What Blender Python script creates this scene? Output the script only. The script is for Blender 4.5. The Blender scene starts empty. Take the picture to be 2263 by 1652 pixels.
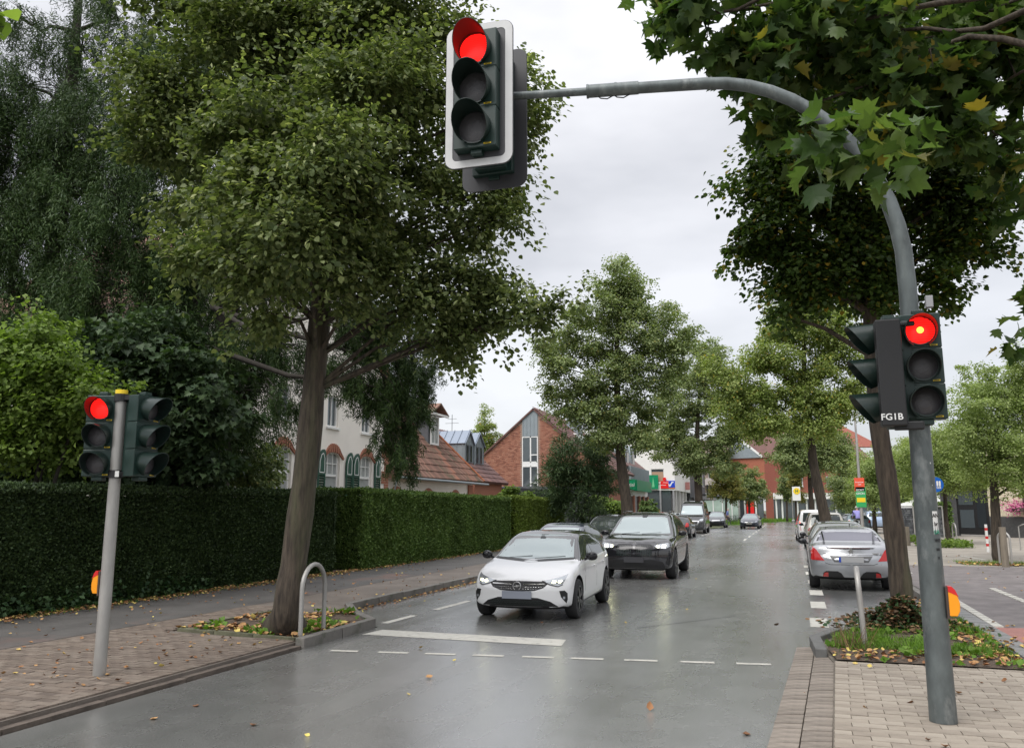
import bpy, math, random
import numpy as np
from mathutils import Vector, Matrix
from mathutils.bvhtree import BVHTree
from mathutils.geometry import delaunay_2d_cdt
random.seed(7); RNG = np.random.default_rng(7)
SC = bpy.context.scene; COL = SC.collection
R = math.radians; PI = math.pi
# ------------------------------------------------------------ camera
FPX, CX, CY, HOR, VPX, CH = 1792.0, 1131.0, 826.0, 1125.0, 1740.0, 1.72   # the photograph measured at 2262 px width
PITCH = math.atan((HOR-CY)/FPX); YAW = math.atan((VPX-CX)*math.cos(PITCH)/FPX)
cam_d = bpy.data.cameras.new('camera'); cam = bpy.data.objects.new('camera', cam_d); COL.objects.link(cam)
cam.location = (0, 0, CH); cam.rotation_euler = (PI/2+PITCH, 0, YAW)
cam_d.sensor_width = 36; cam_d.lens = 36*FPX/2262; cam_d.clip_end = 2000; cam_d.clip_start = .05
SC.camera = cam
# ------------------------------------------------------------ sky, sun, exposure
SUN_EL, SUN_AZ = R(52), R(200)
w = bpy.data.worlds.new('World'); SC.world = w; w.use_nodes = True
N = w.node_tree.nodes; LK = w.node_tree.links; N.clear()
def nd(t, **k):
    n = N.new(t)
    for a, v in k.items(): setattr(n, a, v)
    return n
out = nd('ShaderNodeOutputWorld'); bg = nd('ShaderNodeBackground'); bg2 = nd('ShaderNodeBackground'); add = nd('ShaderNodeAddShader')
sky = nd('ShaderNodeTexSky'); sky.sky_type = 'NISHITA'; sky.sun_disc = False; sky.sun_elevation = SUN_EL; sky.sun_rotation = SUN_AZ
LK.new(sky.outputs[0], bg.inputs[0]); bg.inputs[1].default_value = .05*.35          # the little blue that passes the cloud cover
tc = nd('ShaderNodeTexCoord'); mp = nd('ShaderNodeMapping'); mp.inputs['Scale'].default_value = (1, 1, 2.6)
n1 = nd('ShaderNodeTexNoise'); n1.inputs['Scale'].default_value = 2.1; n1.inputs['Detail'].default_value = 5; n1.inputs['Roughness'].default_value = .5
cr = nd('ShaderNodeValToRGB'); cr.color_ramp.elements[0].position = .36; cr.color_ramp.elements[1].position = .62
cr.color_ramp.elements[0].color = (.36, .36, .372, 1); cr.color_ramp.elements[1].color = (.535, .53, .54, 1)
sx = nd('ShaderNodeSeparateXYZ'); mr = nd('ShaderNodeMapRange'); mr.inputs['From Min'].default_value = 0; mr.inputs['From Max'].default_value = 1
mr.inputs['To Min'].default_value = 1.0; mr.inputs['To Max'].default_value = 3.0
LK.new(tc.outputs['Generated'], mp.inputs[0]); LK.new(mp.outputs[0], n1.inputs[0]); LK.new(n1.outputs[0], cr.inputs[0]); LK.new(cr.outputs[0], bg2.inputs[0])
pw = nd('ShaderNodeMath', operation='POWER'); pw.inputs[1].default_value = 3.5; mxz = nd('ShaderNodeMath', operation='MAXIMUM'); mxz.inputs[1].default_value = 0
LK.new(tc.outputs['Generated'], sx.inputs[0]); LK.new(sx.outputs[2], mxz.inputs[0]); LK.new(mxz.outputs[0], pw.inputs[0]); LK.new(pw.outputs[0], mr.inputs[0]); LK.new(mr.outputs[0], bg2.inputs[1])
LK.new(bg.outputs[0], add.inputs[0]); LK.new(bg2.outputs[0], add.inputs[1]); LK.new(add.outputs[0], out.inputs[0])
sd = bpy.data.lights.new('sun', 'SUN'); sd.energy = 1.5; sd.angle = R(40); sd.color = (1, .97, .93)
so = bpy.data.objects.new('sun', sd); COL.objects.link(so)
so.rotation_euler = (PI/2-SUN_EL, 0, PI-SUN_AZ)
SC.view_settings.view_transform = 'Standard'; SC.view_settings.look = 'None'; SC.view_settings.exposure = 0.68; SC.view_settings.gamma = 1
SC.view_settings.use_curve_mapping = False
SC.render.engine = 'CYCLES'; SC.cycles.max_bounces = 8; SC.cycles.transparent_max_bounces = 12

# ------------------------------------------------------------ helpers
_fw = Vector((-math.sin(YAW)*math.cos(PITCH), math.cos(YAW)*math.cos(PITCH), math.sin(PITCH)))
_rt = Vector((math.cos(YAW), math.sin(YAW), 0)); _up = _rt.cross(_fw); _C = Vector((0, 0, CH))
def ray(x, y): return _fw+_rt*((x-CX)/FPX)-_up*((y-CY)/FPX)
_hf = Vector((-math.sin(YAW), math.cos(YAW), 0))
def P(x, y, z): r = ray(x, y); return _C+r*(z/math.cos(PITCH)/r.dot(_hf))   # measured point at a level distance
def G(x, y, z=0.0):                                         # measured point on a level ground
    d = ray(x, y); return _C+d*((z-CH)/d.z)
def zd(p): return (Vector(p)-_C).dot(_fw)

WM = {}
def linkobj(o, parent=None, m=None):
    COL.objects.link(o)
    if parent is not None: o.parent = parent
    return o
def tag(o, label=None, cat=None, group=None, kind=None):
    if label: o['label'] = label
    if cat: o['category'] = cat
    if group: o['group'] = group
    if kind: o['kind'] = kind
    return o
def thing(name, label, cat, loc=(0, 0, 0), rz=0, group=None):
    o = bpy.data.objects.new(name, None); COL.objects.link(o); o.empty_display_size = .2
    o.location = loc; o.rotation_euler = (0, 0, rz)
    WM[o.name] = Matrix.Translation(Vector(loc)) @ Matrix.Rotation(rz, 4, 'Z')
    return tag(o, label, cat, group)
def wm(o):
    while o is not None and o.name not in WM: o = o.parent
    return WM[o.name] if o is not None else Matrix.Identity(4)
def mesh_np(name, V, F, mats, mi=None, smooth=False):
    """V (n,3) array, F list of index arrays of equal length or list of tuples"""
    me = bpy.data.meshes.new(name)
    if isinstance(F, np.ndarray):
        k = F.shape[1]; nf = F.shape[0]
        me.vertices.add(len(V)); me.vertices.foreach_set('co', np.asarray(V, np.float32).ravel())
        me.loops.add(nf*k); me.loops.foreach_set('vertex_index', F.astype(np.int32).ravel())
        me.polygons.add(nf); me.polygons.foreach_set('loop_start', np.arange(0, nf*k, k, dtype=np.int32))
        me.polygons.foreach_set('loop_total', np.full(nf, k, np.int32))
    else:
        me.from_pydata([tuple(v) for v in V], [], [tuple(f) for f in F])
    for m in (mats if isinstance(mats, (list, tuple)) else [mats]): me.materials.append(m)
    if mi is not None: me.polygons.foreach_set('material_index', np.asarray(mi, np.int32))
    if smooth: me.polygons.foreach_set('use_smooth', np.ones(len(me.polygons), bool))
    me.update(calc_edges=True); me.validate()
    return me
class MB:
    def __init__(s): s.v = []; s.f = []; s.m = []; s.cm = 0
    def q(s, *pts):
        n = len(s.v); s.v += [tuple(p) for p in pts]; s.f.append(tuple(range(n, n+len(pts)))); s.m.append(s.cm); return s
    def box(s, c, d, rz=0, M=None):
        cx, cy, cz = c; hx, hy, hz = d[0]/2, d[1]/2, d[2]/2; n = len(s.v); ca, sa = math.cos(rz), math.sin(rz)
        for z in (-hz, hz):
            for x, y in ((-hx, -hy), (hx, -hy), (hx, hy), (-hx, hy)):
                p = Vector((cx+x*ca-y*sa, cy+x*sa+y*ca, cz+z)) if M is None else M @ Vector((cx+x, cy+y, cz+z))
                s.v.append(tuple(p))
        for f in ((3, 2, 1, 0), (4, 5, 6, 7), (0, 1, 5, 4), (1, 2, 6, 5), (2, 3, 7, 6), (3, 0, 4, 7)):
            s.f.append(tuple(n+i for i in f)); s.m.append(s.cm)
        return s
    def bb(s, a, b): return s.box([(a[i]+b[i])/2 for i in range(3)], [abs(b[i]-a[i]) for i in range(3)])
    def bar(s, a, b, wd, ht, up=(0, 0, 1)):
        a = Vector(a); b = Vector(b); d = b-a; L = d.length; d.normalize(); u = Vector(up); r = d.cross(u)
        if r.length < 1e-4: r = d.cross(Vector((1, 0, 0)))
        r.normalize(); u = r.cross(d)
        M = Matrix((r, d, u)).transposed().to_4x4(); M.translation = (a+b)/2
        return s.box((0, 0, 0), (wd, L, ht), M=M)
    def tube(s, pts, rad, n=10, cap=True):
        pts = [Vector(p) for p in pts]; k = len(pts)
        if not hasattr(rad, '__len__'): rad = [rad]*k
        t0 = (pts[1]-pts[0]).normalized(); ref = Vector((0, 0, 1)) if abs(t0.z) < .9 else Vector((0, 1, 0))
        base = len(s.v); u = t0.cross(ref).normalized()
        for i in range(k):
            t = (pts[min(i+1, k-1)]-pts[max(i-1, 0)]).normalized()
            u = (u-t*u.dot(t)).normalized(); v = t.cross(u)
            for j in range(n):
                a = 2*PI*j/n; s.v.append(tuple(pts[i]+(u*math.cos(a)+v*math.sin(a))*rad[i]))
        for i in range(k-1):
            for j in range(n):
                a = base+i*n+j; b = base+i*n+(j+1) % n; s.f.append((a, b, b+n, a+n)); s.m.append(s.cm)
        if cap:
            s.f.append(tuple(base+j for j in range(n))[::-1]); s.m.append(s.cm)
            s.f.append(tuple(base+(k-1)*n+j for j in range(n))); s.m.append(s.cm)
        return s
    def prism(s, poly, a, b, M=None):
        """poly in the local x,z plane, extruded from y=a to y=b"""
        n = len(s.v); k = len(poly); M = M or Matrix.Identity(4)
        for y in (a, b): s.v += [tuple(M @ Vector((p[0], y, p[1]))) for p in poly]
        s.f.append(tuple(range(n, n+k))); s.m.append(s.cm); s.f.append(tuple(range(n+k, n+2*k))[::-1]); s.m.append(s.cm)
        for i in range(k):
            j = (i+1) % k; s.f.append((n+j, n+i, n+k+i, n+k+j)); s.m.append(s.cm)
        return s
    def lathe(s, prof, n=20, M=None, a0=0, a1=2*PI):
        """prof: list of (radius, axis) turned about local y"""
        M = M or Matrix.Identity(4); full = abs(a1-a0-2*PI) < 1e-6; base = len(s.v); k = len(prof); c = n if full else n+1
        for i in range(c):
            a = a0+(a1-a0)*i/n
            for r, y in prof: s.v.append(tuple(M @ Vector((r*math.cos(a), y, r*math.sin(a)))))
        for i in range(n):
            i2 = (i+1) % c if full else i+1
            for j in range(k-1):
                s.f.append((base+i*k+j, base+i*k+j+1, base+i2*k+j+1, base+i2*k+j)); s.m.append(s.cm)
        return s
    def build(s, name, mats, parent=None, world=False, smooth=False, auto=None, label=None, kind=None, bevel=0):
        V = s.v
        if world and parent is not None:
            Mi = wm(parent).inverted(); V = [tuple(Mi @ Vector(v)) for v in V]
        me = mesh_np(name, V, s.f, mats, s.m if isinstance(mats, (list, tuple)) else None)
        if smooth:
            me.polygons.foreach_set('use_smooth', np.ones(len(me.polygons), bool))
            me.set_sharp_from_angle(angle=R(auto or 40))
        o = bpy.data.objects.new(name, me); linkobj(o, parent)
        if bevel:
            b = o.modifiers.new('bevel', 'BEVEL'); b.width = bevel; b.segments = 2; b.limit_method = 'ANGLE'
        if label: o['label'] = label
        if kind: o['kind'] = kind
        return o
def newo(name, me, parent=None, M=None):
    o = bpy.data.objects.new(name, me); linkobj(o, parent)
    if M is not None: o.matrix_local = M
    return o
def evalmesh(o):
    dg = bpy.context.evaluated_depsgraph_get(); return bpy.data.meshes.new_from_object(o.evaluated_get(dg))
def catmull(pts, n):
    pts = [Vector(p) for p in pts]; outp = []
    e = [pts[0]*2-pts[1]]+pts+[pts[-1]*2-pts[-2]]
    for i in range(1, len(e)-2):
        for k in range(n):
            t = k/n; a, b, c, d = e[i-1], e[i], e[i+1], e[i+2]
            outp.append(.5*((2*b)+(c-a)*t+(2*a-5*b+4*c-d)*t*t+(3*b-a-3*c+d)*t**3))
    outp.append(pts[-1]); return outp

# ------------------------------------------------------------ materials
def mat(name, col=(.5, .5, .5), rough=.6, metal=0, spec=.5, var=0, vscale=4, bump=0, bscale=60, coat=0, emit=None, est=0, col2=None, island=None, transl=0, wet=None, dirt=None, stretch=None, alpha=None):
    m = bpy.data.materials.new(name); m.use_nodes = True; nt = m.node_tree; n = nt.nodes; l = nt.links; b = n['Principled BSDF']
    def s(k, v):
        if k in b.inputs: b.inputs[k].default_value = v
    s('Base Color', (*col, 1)); s('Roughness', rough); s('Metallic', metal); s('Specular IOR Level', spec); s('Coat Weight', coat); s('Coat Roughness', .04)
    if emit: s('Emission Color', (*emit, 1)); s('Emission Strength', est)
    co = n.new('ShaderNodeTexCoord'); src = co.outputs['Object']
    if stretch:
        mpn = n.new('ShaderNodeMapping'); mpn.inputs['Scale'].default_value = stretch; l.new(src, mpn.inputs[0]); src = mpn.outputs[0]
    last = None
    if island:
        g = n.new('ShaderNodeNewGeometry'); r = n.new('ShaderNodeValToRGB'); e = r.color_ramp.elements
        for i, (p, c) in enumerate(island):
            if i < 2: e[i].position = p; e[i].color = (*c, 1)
            else: q = e.new(p); q.color = (*c, 1)
        l.new(g.outputs['Random Per Island'], r.inputs[0]); last = r.outputs[0]
    if var or col2:
        t = n.new('ShaderNodeTexNoise'); t.inputs['Scale'].default_value = vscale; t.inputs['Detail'].default_value = 6; t.inputs['Roughness'].default_value = .6; l.new(src, t.inputs[0])
        rp = n.new('ShaderNodeMapRange'); rp.inputs['From Min'].default_value = .3; rp.inputs['From Max'].default_value = .7; l.new(t.outputs[0], rp.inputs[0])
        mx = n.new('ShaderNodeMix'); mx.data_type = 'RGBA'; l.new(rp.outputs[0], mx.inputs['Factor'])
        if last is None:
            c2 = col2 or tuple(c*(1-var) for c in col)
            mx.inputs['A'].default_value = (*(tuple(min(1, c*(1+var)) for c in col) if not col2 else col), 1); mx.inputs['B'].default_value = (*c2, 1)
            last = mx.outputs['Result']
        else:
            mx.blend_type = 'MULTIPLY'; mx.inputs['Factor'].default_value = 1; 
            mm = n.new('ShaderNodeMapRange'); mm.inputs['To Min'].default_value = 1-var; mm.inputs['To Max'].default_value = 1+var; l.new(rp.outputs[0], mm.inputs[0])
            vm = n.new('ShaderNodeVectorMath'); vm.operation = 'SCALE'; l.new(last, vm.inputs[0]); l.new(mm.outputs[0], vm.inputs['Scale']); last = vm.outputs[0]; n.remove(mx)
    if dirt:   # (colour, scale, threshold)
        t = n.new('ShaderNodeTexNoise'); t.inputs['Scale'].default_value = dirt[1]; t.inputs['Detail'].default_value = 8; t.inputs['Roughness'].default_value = .65; l.new(src, t.inputs[0])
        rp = n.new('ShaderNodeMapRange'); rp.inputs['From Min'].default_value = dirt[2]; rp.inputs['From Max'].default_value = dirt[2]+.15; l.new(t.outputs[0], rp.inputs[0])
        mx = n.new('ShaderNodeMix'); mx.data_type = 'RGBA'; l.new(rp.outputs[0], mx.inputs['Factor'])
        if last is not None: l.new(last, mx.inputs['A'])
        else: mx.inputs['A'].default_value = (*col, 1)
        mx.inputs['B'].default_value = (*dirt[0], 1); last = mx.outputs['Result']
    if last is not None: l.new(last, b.inputs['Base Color'])
    if wet:   # (rough lo, rough hi, scale)
        t = n.new('ShaderNodeTexNoise'); t.inputs['Scale'].default_value = wet[2]; t.inputs['Detail'].default_value = 4; l.new(src, t.inputs[0])
        rp = n.new('ShaderNodeMapRange'); rp.inputs['From Min'].default_value = .35; rp.inputs['From Max'].default_value = .65
        rp.inputs['To Min'].default_value = wet[0]; rp.inputs['To Max'].default_value = wet[1]; l.new(t.outputs[0], rp.inputs[0]); l.new(rp.outputs[0], b.inputs['Roughness'])
    if bump:
        t = n.new('ShaderNodeTexNoise'); t.inputs['Scale'].default_value = bscale; t.inputs['Detail'].default_value = 4; l.new(src, t.inputs[0])
        bp = n.new('ShaderNodeBump'); bp.inputs['Strength'].default_value = bump; bp.inputs['Distance'].default_value = .02; l.new(t.outputs[0], bp.inputs['Height']); l.new(bp.outputs[0], b.inputs['Normal'])
    if transl:
        tr = n.new('ShaderNodeBsdfTranslucent'); ms = n.new('ShaderNodeMixShader'); ms.inputs[0].default_value = transl
        if last is not None:
            vm = n.new('ShaderNodeVectorMath'); vm.operation = 'MULTIPLY'; vm.inputs[1].default_value = (1.5, 1.7, .7); l.new(last, vm.inputs[0]); l.new(vm.outputs[0], tr.inputs[0])
        l.new(b.outputs[0], ms.inputs[1]); l.new(tr.outputs[0], ms.inputs[2]); l.new(ms.outputs[0], n['Material Output'].inputs[0])
    return m
M = {}
M['asphalt_bed'] = mat('soil bed', (.06, .06, .05), .9, var=.3)
M['kerb'] = mat('kerb concrete', (.16, .15, .135), .8, var=.3, vscale=3, bump=.3, bscale=40, dirt=((.05, .065, .03), 2.5, .55))
M['marking'] = mat('road paint', (.52, .505, .45), .5, var=.1, vscale=8, bump=.2, bscale=80, dirt=((.22, .21, .19), 7, .56))
M['galv'] = mat('galvanised steel', (.115, .132, .132), .5, metal=.4, var=.35, vscale=7, bump=.08, bscale=40, stretch=(1, 1, .45), dirt=((.22, .235, .23), 6, .53))
M['galv2'] = mat('galvanised steel pale', (.36, .35, .33), .5, metal=.4, var=.2, vscale=6, stretch=(1, 1, .3), bump=.05)
M['housing'] = mat('dark green signal housing', (.010, .030, .024), .42, var=.2, vscale=6)
M['black'] = mat('black plastic', (.012, .012, .013), .5)
M['blackgloss'] = mat('black gloss', (.012, .012, .014), .12)
M['visor_in'] = mat('visor inside', (.006, .006, .006), .7)
M['white'] = mat('white paint', (.78, .78, .76), .5, var=.04)
M['plate_grey'] = mat('backing plate grey', (.30, .30, .31), .5, metal=.1, var=.12)
M['plate_dark'] = mat('backing plate dark', (.045, .045, .05), .45)
M['lens_red'] = mat('lit red lens', (.7, .01, .005), .3, emit=(1, .012, .01), est=2.0)
M['visor_red'] = mat('visor', (.03, .008, .008), .3)
M['amber'] = mat('glowing lamp core', (1, .4, .05), .3, emit=(1, .30, .03), est=3)
M['lens_dark'] = mat('unlit lens', (.075, .072, .078), .10, bump=.25, bscale=60, stretch=(1, 1, 3))
M['reflector'] = mat('lens highlight disc', (.45, .45, .46), .2, metal=.6)
M['yellow'] = mat('yellow plastic', (.85, .60, .02), .4)
M['orange'] = mat('orange plastic', (.90, .33, .01), .35)
M['red'] = mat('red plastic', (.6, .02, .02), .35)
M['pane'] = mat('window glass', (.10, .12, .13), .06, spec=.8, metal=.25)
M['pane_dark'] = mat('dark window glass', (.03, .035, .04), .05, spec=.7)
M['pane_curtain'] = mat('window with net curtain', (.34, .36, .35), .2, var=.15, vscale=3)
M['green_paint'] = mat('dark green shutter paint', (.015, .07, .045), .4, var=.15)
M['render'] = mat('white render', (.84, .79, .72), .85, var=.05, vscale=.8, bump=.1, bscale=30)
M['render2'] = mat('bank white render', (.80, .78, .75), .85, var=.05, vscale=.5)
M['brick'] = mat('red brick', (.30, .10, .055), .85, island=((0, (.20, .075, .05)), (.5, (.33, .135, .085)), (1, (.40, .19, .125))), var=.2, vscale=20)
M['brickdk'] = mat('dark red brick', (.24, .065, .045), .85, island=((0, (.2, .05, .035)), (.5, (.27, .08, .055)), (1, (.33, .11, .075))), var=.15, vscale=12)
M['mortar'] = mat('mortar', (.36, .29, .24), .95, var=.1)
M['tile_red'] = mat('old clay roof tile', (.26, .11, .07), .8, island=((0, (.13, .075, .055)), (.45, (.21, .11, .08)), (.8, (.27, .15, .11)), (1, (.31, .13, .08))), dirt=((.09, .085, .05), 1.2, .52), bump=.2, bscale=25)
M['tile_brown'] = mat('brown roof tile', (.12, .055, .045), .6, island=((0, (.10, .045, .04)), (1, (.16, .075, .06))), var=.2, vscale=1)
M['zinc'] = mat('zinc sheet', (.27, .31, .33), .5, metal=.35, var=.08, vscale=1.5)
M['slate'] = mat('black slate', (.035, .037, .045), .5, island=((0, (.025, .027, .035)), (1, (.05, .052, .06))))
M['slategrey'] = mat('grey slate', (.10, .105, .115), .6, var=.15, vscale=3)
M['wood'] = mat('weathered wood', (.20, .17, .13), .85, var=.3, vscale=10, stretch=(1, 1, .15), bump=.3)
M['timber'] = mat('dark timber', (.07, .05, .04), .8, var=.2)
M['bark'] = mat('lime bark', (.058, .045, .033), .9, var=.65, vscale=20, stretch=(1, 1, .14), bump=1.0, bscale=30, dirt=((.085, .09, .045), 1.1, .58))
M['bark2'] = mat('dark bark', (.032, .027, .021), .9, var=.3, vscale=12, stretch=(1, 1, .2), bump=.8, bscale=20)
M['soil'] = mat('soil', (.095, .068, .048), .95, var=.4, vscale=14, bump=.8, bscale=50)
def leafm(name, a, b, c, tr=.3, var=.35, vs=1.2, rough=.5, extra=()):
    return mat(name, b, rough, spec=.22, island=((0, a), (.5, b), (.93, c))+tuple(extra), var=var, vscale=vs, transl=tr)
M['lf_lime'] = leafm('lime leaves', (.055, .080, .030), (.115, .148, .055), (.20, .235, .10), extra=((1, (.20, .22, .09)),))
M['lf_bract'] = leafm('pale bracts', (.24, .28, .11), (.32, .36, .16), (.42, .44, .22), tr=.35)  # pale yellow-green is the bracts' own colour
M['lf_spruce'] = leafm('spruce needles', (.022, .046, .014), (.042, .080, .022), (.08, .125, .038), tr=.06)
M['lf_maple_dk'] = leafm('dark maple leaves', (.025, .045, .022), (.045, .078, .034), (.08, .12, .055), tr=.2)
M['lf_hazel'] = leafm('bright shrub leaves', (.075, .12, .025), (.135, .20, .045), (.22, .30, .075), tr=.35)
M['lf_yew'] = leafm('yew hedge needles', (.020, .036, .015), (.040, .066, .025), (.070, .108, .038), tr=.08, vs=.8)
M['lf_yew2'] = leafm('trimmed hedge needles', (.05, .09, .022), (.09, .15, .038), (.15, .22, .062), tr=.12, vs=.9)
M['lf_yew3'] = leafm('light hedge needles', (.07, .11, .018), (.12, .17, .03), (.18, .24, .05), tr=.15, vs=.9)
M['lf_right'] = leafm('backlit lime leaves', (.025, .05, .012), (.05, .085, .02), (.085, .13, .03), tr=.35, extra=((1, (.30, .2, .03)),))
M['lf_plane'] = leafm('plane leaves', (.03, .060, .018), (.065, .11, .032), (.12, .17, .055), tr=.4, rough=.42, var=.2, extra=((1, (.30, .22, .04)),))
M['lf_street'] = leafm('street tree leaves', (.13, .175, .075), (.20, .25, .11), (.30, .345, .16), tr=.3, extra=((1, (.26, .22, .05)),))
M['lf_street2'] = leafm('lighter street tree leaves', (.15, .20, .06), (.23, .285, .09), (.32, .37, .14), tr=.35, extra=((1, (.40, .28, .05)),))
M['lf_robinia'] = leafm('pale green leaves', (.16, .21, .075), (.24, .30, .11), (.33, .39, .16), tr=.35)
M['lf_dkshrub'] = leafm('conifer shrub', (.035, .065, .028), (.065, .11, .045), (.11, .16, .07), tr=.1)
M['lf_autumn'] = leafm('autumn tree leaves', (.10, .12, .03), (.16, .16, .045), (.26, .22, .06), tr=.3)
M['grass'] = leafm('grass', (.06, .13, .015), (.11, .21, .025), (.18, .30, .05), tr=.25)
M['ivy'] = leafm('ivy', (.02, .05, .02), (.04, .08, .03), (.07, .12, .05), tr=.15)
M['fallen'] = mat('fallen leaves', (.3, .15, .05), .7, island=((0, (.16, .075, .035)), (.35, (.32, .15, .06)), (.7, (.48, .29, .12)), (1, (.62, .52, .13))))
M['deadleaf'] = mat('withered leaves', (.14, .08, .04), .8, island=((0, (.06, .04, .022)), (.5, (.15, .09, .045)), (1, (.26, .15, .07))))
M['pink'] = mat('pink flowers', (.6, .12, .3), .7, island=((0, (.5, .08, .22)), (1, (.7, .25, .42))))
from mathutils import noise as mn
# ------------------------------------------------------------ leaf and crown generators
LT = {
 'leaf': (np.array([[0, 0, 0], [.42, .5, .10], [0, 1, -.10], [-.42, .5, .10]], float), [[0, 1, 2], [0, 2, 3]]),
 'heart': (np.array([[0, 0, 0], [.40, .18, .06], [.42, .55, .05], [0, 1, -.12], [-.42, .55, .05], [-.40, .18, .06]], float), [[0, 1, 2], [0, 2, 3], [0, 3, 4], [0, 4, 5]]),
 'needle': (np.array([[-.10, 0, 0], [.10, 0, 0], [.03, 1, -.05], [-.03, 1, -.05]], float), [[0, 1, 2], [0, 2, 3]]),
 'bract': (np.array([[-.08, 0, 0], [.08, 0, 0], [.14, .5, .12], [-.14, .5, .12], [0, 1, -.05]], float), [[0, 1, 2], [0, 2, 3], [3, 2, 4]]),
 'stem': (np.array([[-.012, 0, 0], [.012, 0, 0], [0, 1, .2]], float), [[0, 1, 2]]),
 'blade': (np.array([[-.05, 0, 0], [.05, 0, 0], [0, 1, .25]], float), [[0, 1, 2]]),
 'plane': (np.array([[0, .02, 0], [.22, .0, .05], [.50, .10, .16], [.38, .26, .07], [.62, .48, .20], [.36, .50, .05], [.34, .72, .02], [.18, .66, -.04], [0, 1.02, -.25],
                     [-.18, .66, -.04], [-.34, .72, .02], [-.36, .50, .05], [-.62, .48, .20], [-.38, .26, .07], [-.50, .10, .16], [-.22, .0, .05], [0, .4, -.06]], float),
           [[16, i, (i+1) % 16] for i in range(16)]),
 'curl': (np.array([[0, 0, .1], [.4, .3, .28], [.3, .7, .2], [0, 1, .3], [-.3, .7, .25], [-.4, .3, .2], [0, .5, 0]], float), [[6, i, (i+1) % 6] for i in range(6)]),
}
def norm(a): return a/np.maximum(np.linalg.norm(a, axis=1, keepdims=True), 1e-9)
def leaf_mesh(name, C, D, U, size, shape, m, mi=None, mats=None):
    """C centres, D growth directions, U normals, size per leaf"""
    T, F = LT[shape]; n = len(C); D = norm(D); X = norm(np.cross(D, U)); Z = np.cross(X, D)
    s = size.reshape(-1, 1, 1)
    V = C[:, None, :]+s*(T[None, :, 0:1]*X[:, None, :]+T[None, :, 1:2]*D[:, None, :]+T[None, :, 2:3]*Z[:, None, :])
    k = len(T); FF = (np.array(F)[None]+(np.arange(n)*k)[:, None, None]).reshape(-1, 3)
    me = mesh_np(name, V.reshape(-1, 3), FF, mats or m)
    if mi is not None: me.polygons.foreach_set('material_index', np.repeat(mi, len(F)).astype(np.int32)); me.update()
    return me
def rnd(n, k=3): return np.clip(RNG.normal(size=(n, k)), -1.9, 1.9)
def crown(blobs, n, size, style='lime', cl=.34, flat=.55, shell=.55, var=.3, per=None, void=.0):
    """blobs: list of (centre, (rx,ry,rz)); returns leaf arrays and clump centres"""
    vol = np.array([r[0]*r[1]*r[2] for c, r in blobs])**.72; vol /= vol.sum()
    Cs, Ds, Us, clumps = [], [], [], []
    for (c, r), f in zip(blobs, vol):
        m_ = max(6, int(n*f)); per_ = per or 90; k = max(3, m_//per_)
        d = norm(rnd(k)); rad = (RNG.random((k, 1))**(1/3.))*(1-shell)+shell*np.cbrt(RNG.random((k, 1)))**.3
        cc = np.array(c)+d*rad*np.array(r)*.95
        keep = np.array([mn.noise(Vector(q)*(1.0/(2.3*cl))) > void-.25*RNG.random() for q in cc]); keep[:2] = True
        cc = cc[keep]; d = d[keep]; k = len(cc); clumps.append(cc)
        idx = RNG.integers(0, k, m_); cs = cl*(.6+.8*RNG.random((k, 1)))
        if style == 'spruce':
            tt = RNG.random((m_, 1)); sw = rnd(k)*np.array([.5, .5, 0]); off = np.concatenate([sw[idx][:, :2]*tt*cs[idx], -tt*cs[idx]*1.7], 1)+rnd(m_)*cs[idx]*.16
        else:
            ax = norm(d+rnd(k)*.55+np.array([0, 0, .12])); tt = RNG.random((m_, 1))*2-1
            off = ax[idx]*tt*cs[idx]*1.25+rnd(m_)*np.array([1, 1, flat])*cs[idx]*.42*(1.15-.5*np.abs(tt)); off[:, 2:3] -= (tt**2)*cs[idx]*.3
        p = cc[idx]+off
        outw = norm(off+d[idx]*.5*cl)
        if style == 'spruce':
            dd = norm(outw*np.array([.5, .5, .15])+np.array([0, 0, -.55])+rnd(m_)*.55); uu = norm(rnd(m_))
        elif style == 'lime':
            dd = norm(outw*np.array([1, 1, .3])+np.array([0, 0, -.45])+rnd(m_)*.4); uu = norm(np.array([0, 0, 1])+rnd(m_)*.45)
        else:
            dd = norm(outw+rnd(m_)*.6); uu = norm(np.array([0, 0, .8])+rnd(m_)*.6)
        Cs.append(p); Ds.append(dd); Us.append(uu)
    Cs = np.concatenate(Cs); sz = size*(1+var*(RNG.random(len(Cs))*2-1))
    return Cs, np.concatenate(Ds), np.concatenate(Us), sz, np.concatenate(clumps)
def add_leaves(name, parent, arr, shape, m, M0=None):
    C_, D_, U_, s_, _ = arr; o0 = np.array(wm(parent).translation) if parent else np.zeros(3)
    me = leaf_mesh(name, C_-o0, D_, U_, s_, shape, m); o = bpy.data.objects.new(name, me); linkobj(o, parent); return o
def limbs(mb, spine, clumps, blobs, r0, n=5, twigs=.35):
    """limbs from the trunk spine into every blob, twigs to a share of the clumps"""
    sp = [Vector(p) for p in spine]
    for c, r in blobs:
        c = Vector(c); z = c.z-(abs((c-sp[0]).x)+abs((c-sp[0]).y))*.45; best = min(sp, key=lambda q: abs(q.z-z))
        mid = best.lerp(c, .5)+Vector((random.uniform(-.15, .15), random.uniform(-.15, .15), random.uniform(.0, .3)))
        mb.tube([best, mid, c], [r0, r0*.65, r0*.3], n=n, cap=False)
    bc = np.array([np.array(c) for c, r in blobs])
    for q in clumps:
        if RNG.random() > twigs: continue
        j = np.argmin(((bc-q)**2).sum(1)); a = Vector(bc[j]); b = Vector(q)
        mb.tube([a, a.lerp(b, .55)+Vector((0, 0, .12)), b], [r0*.22, r0*.15, r0*.07], n=3, cap=False)
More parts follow.
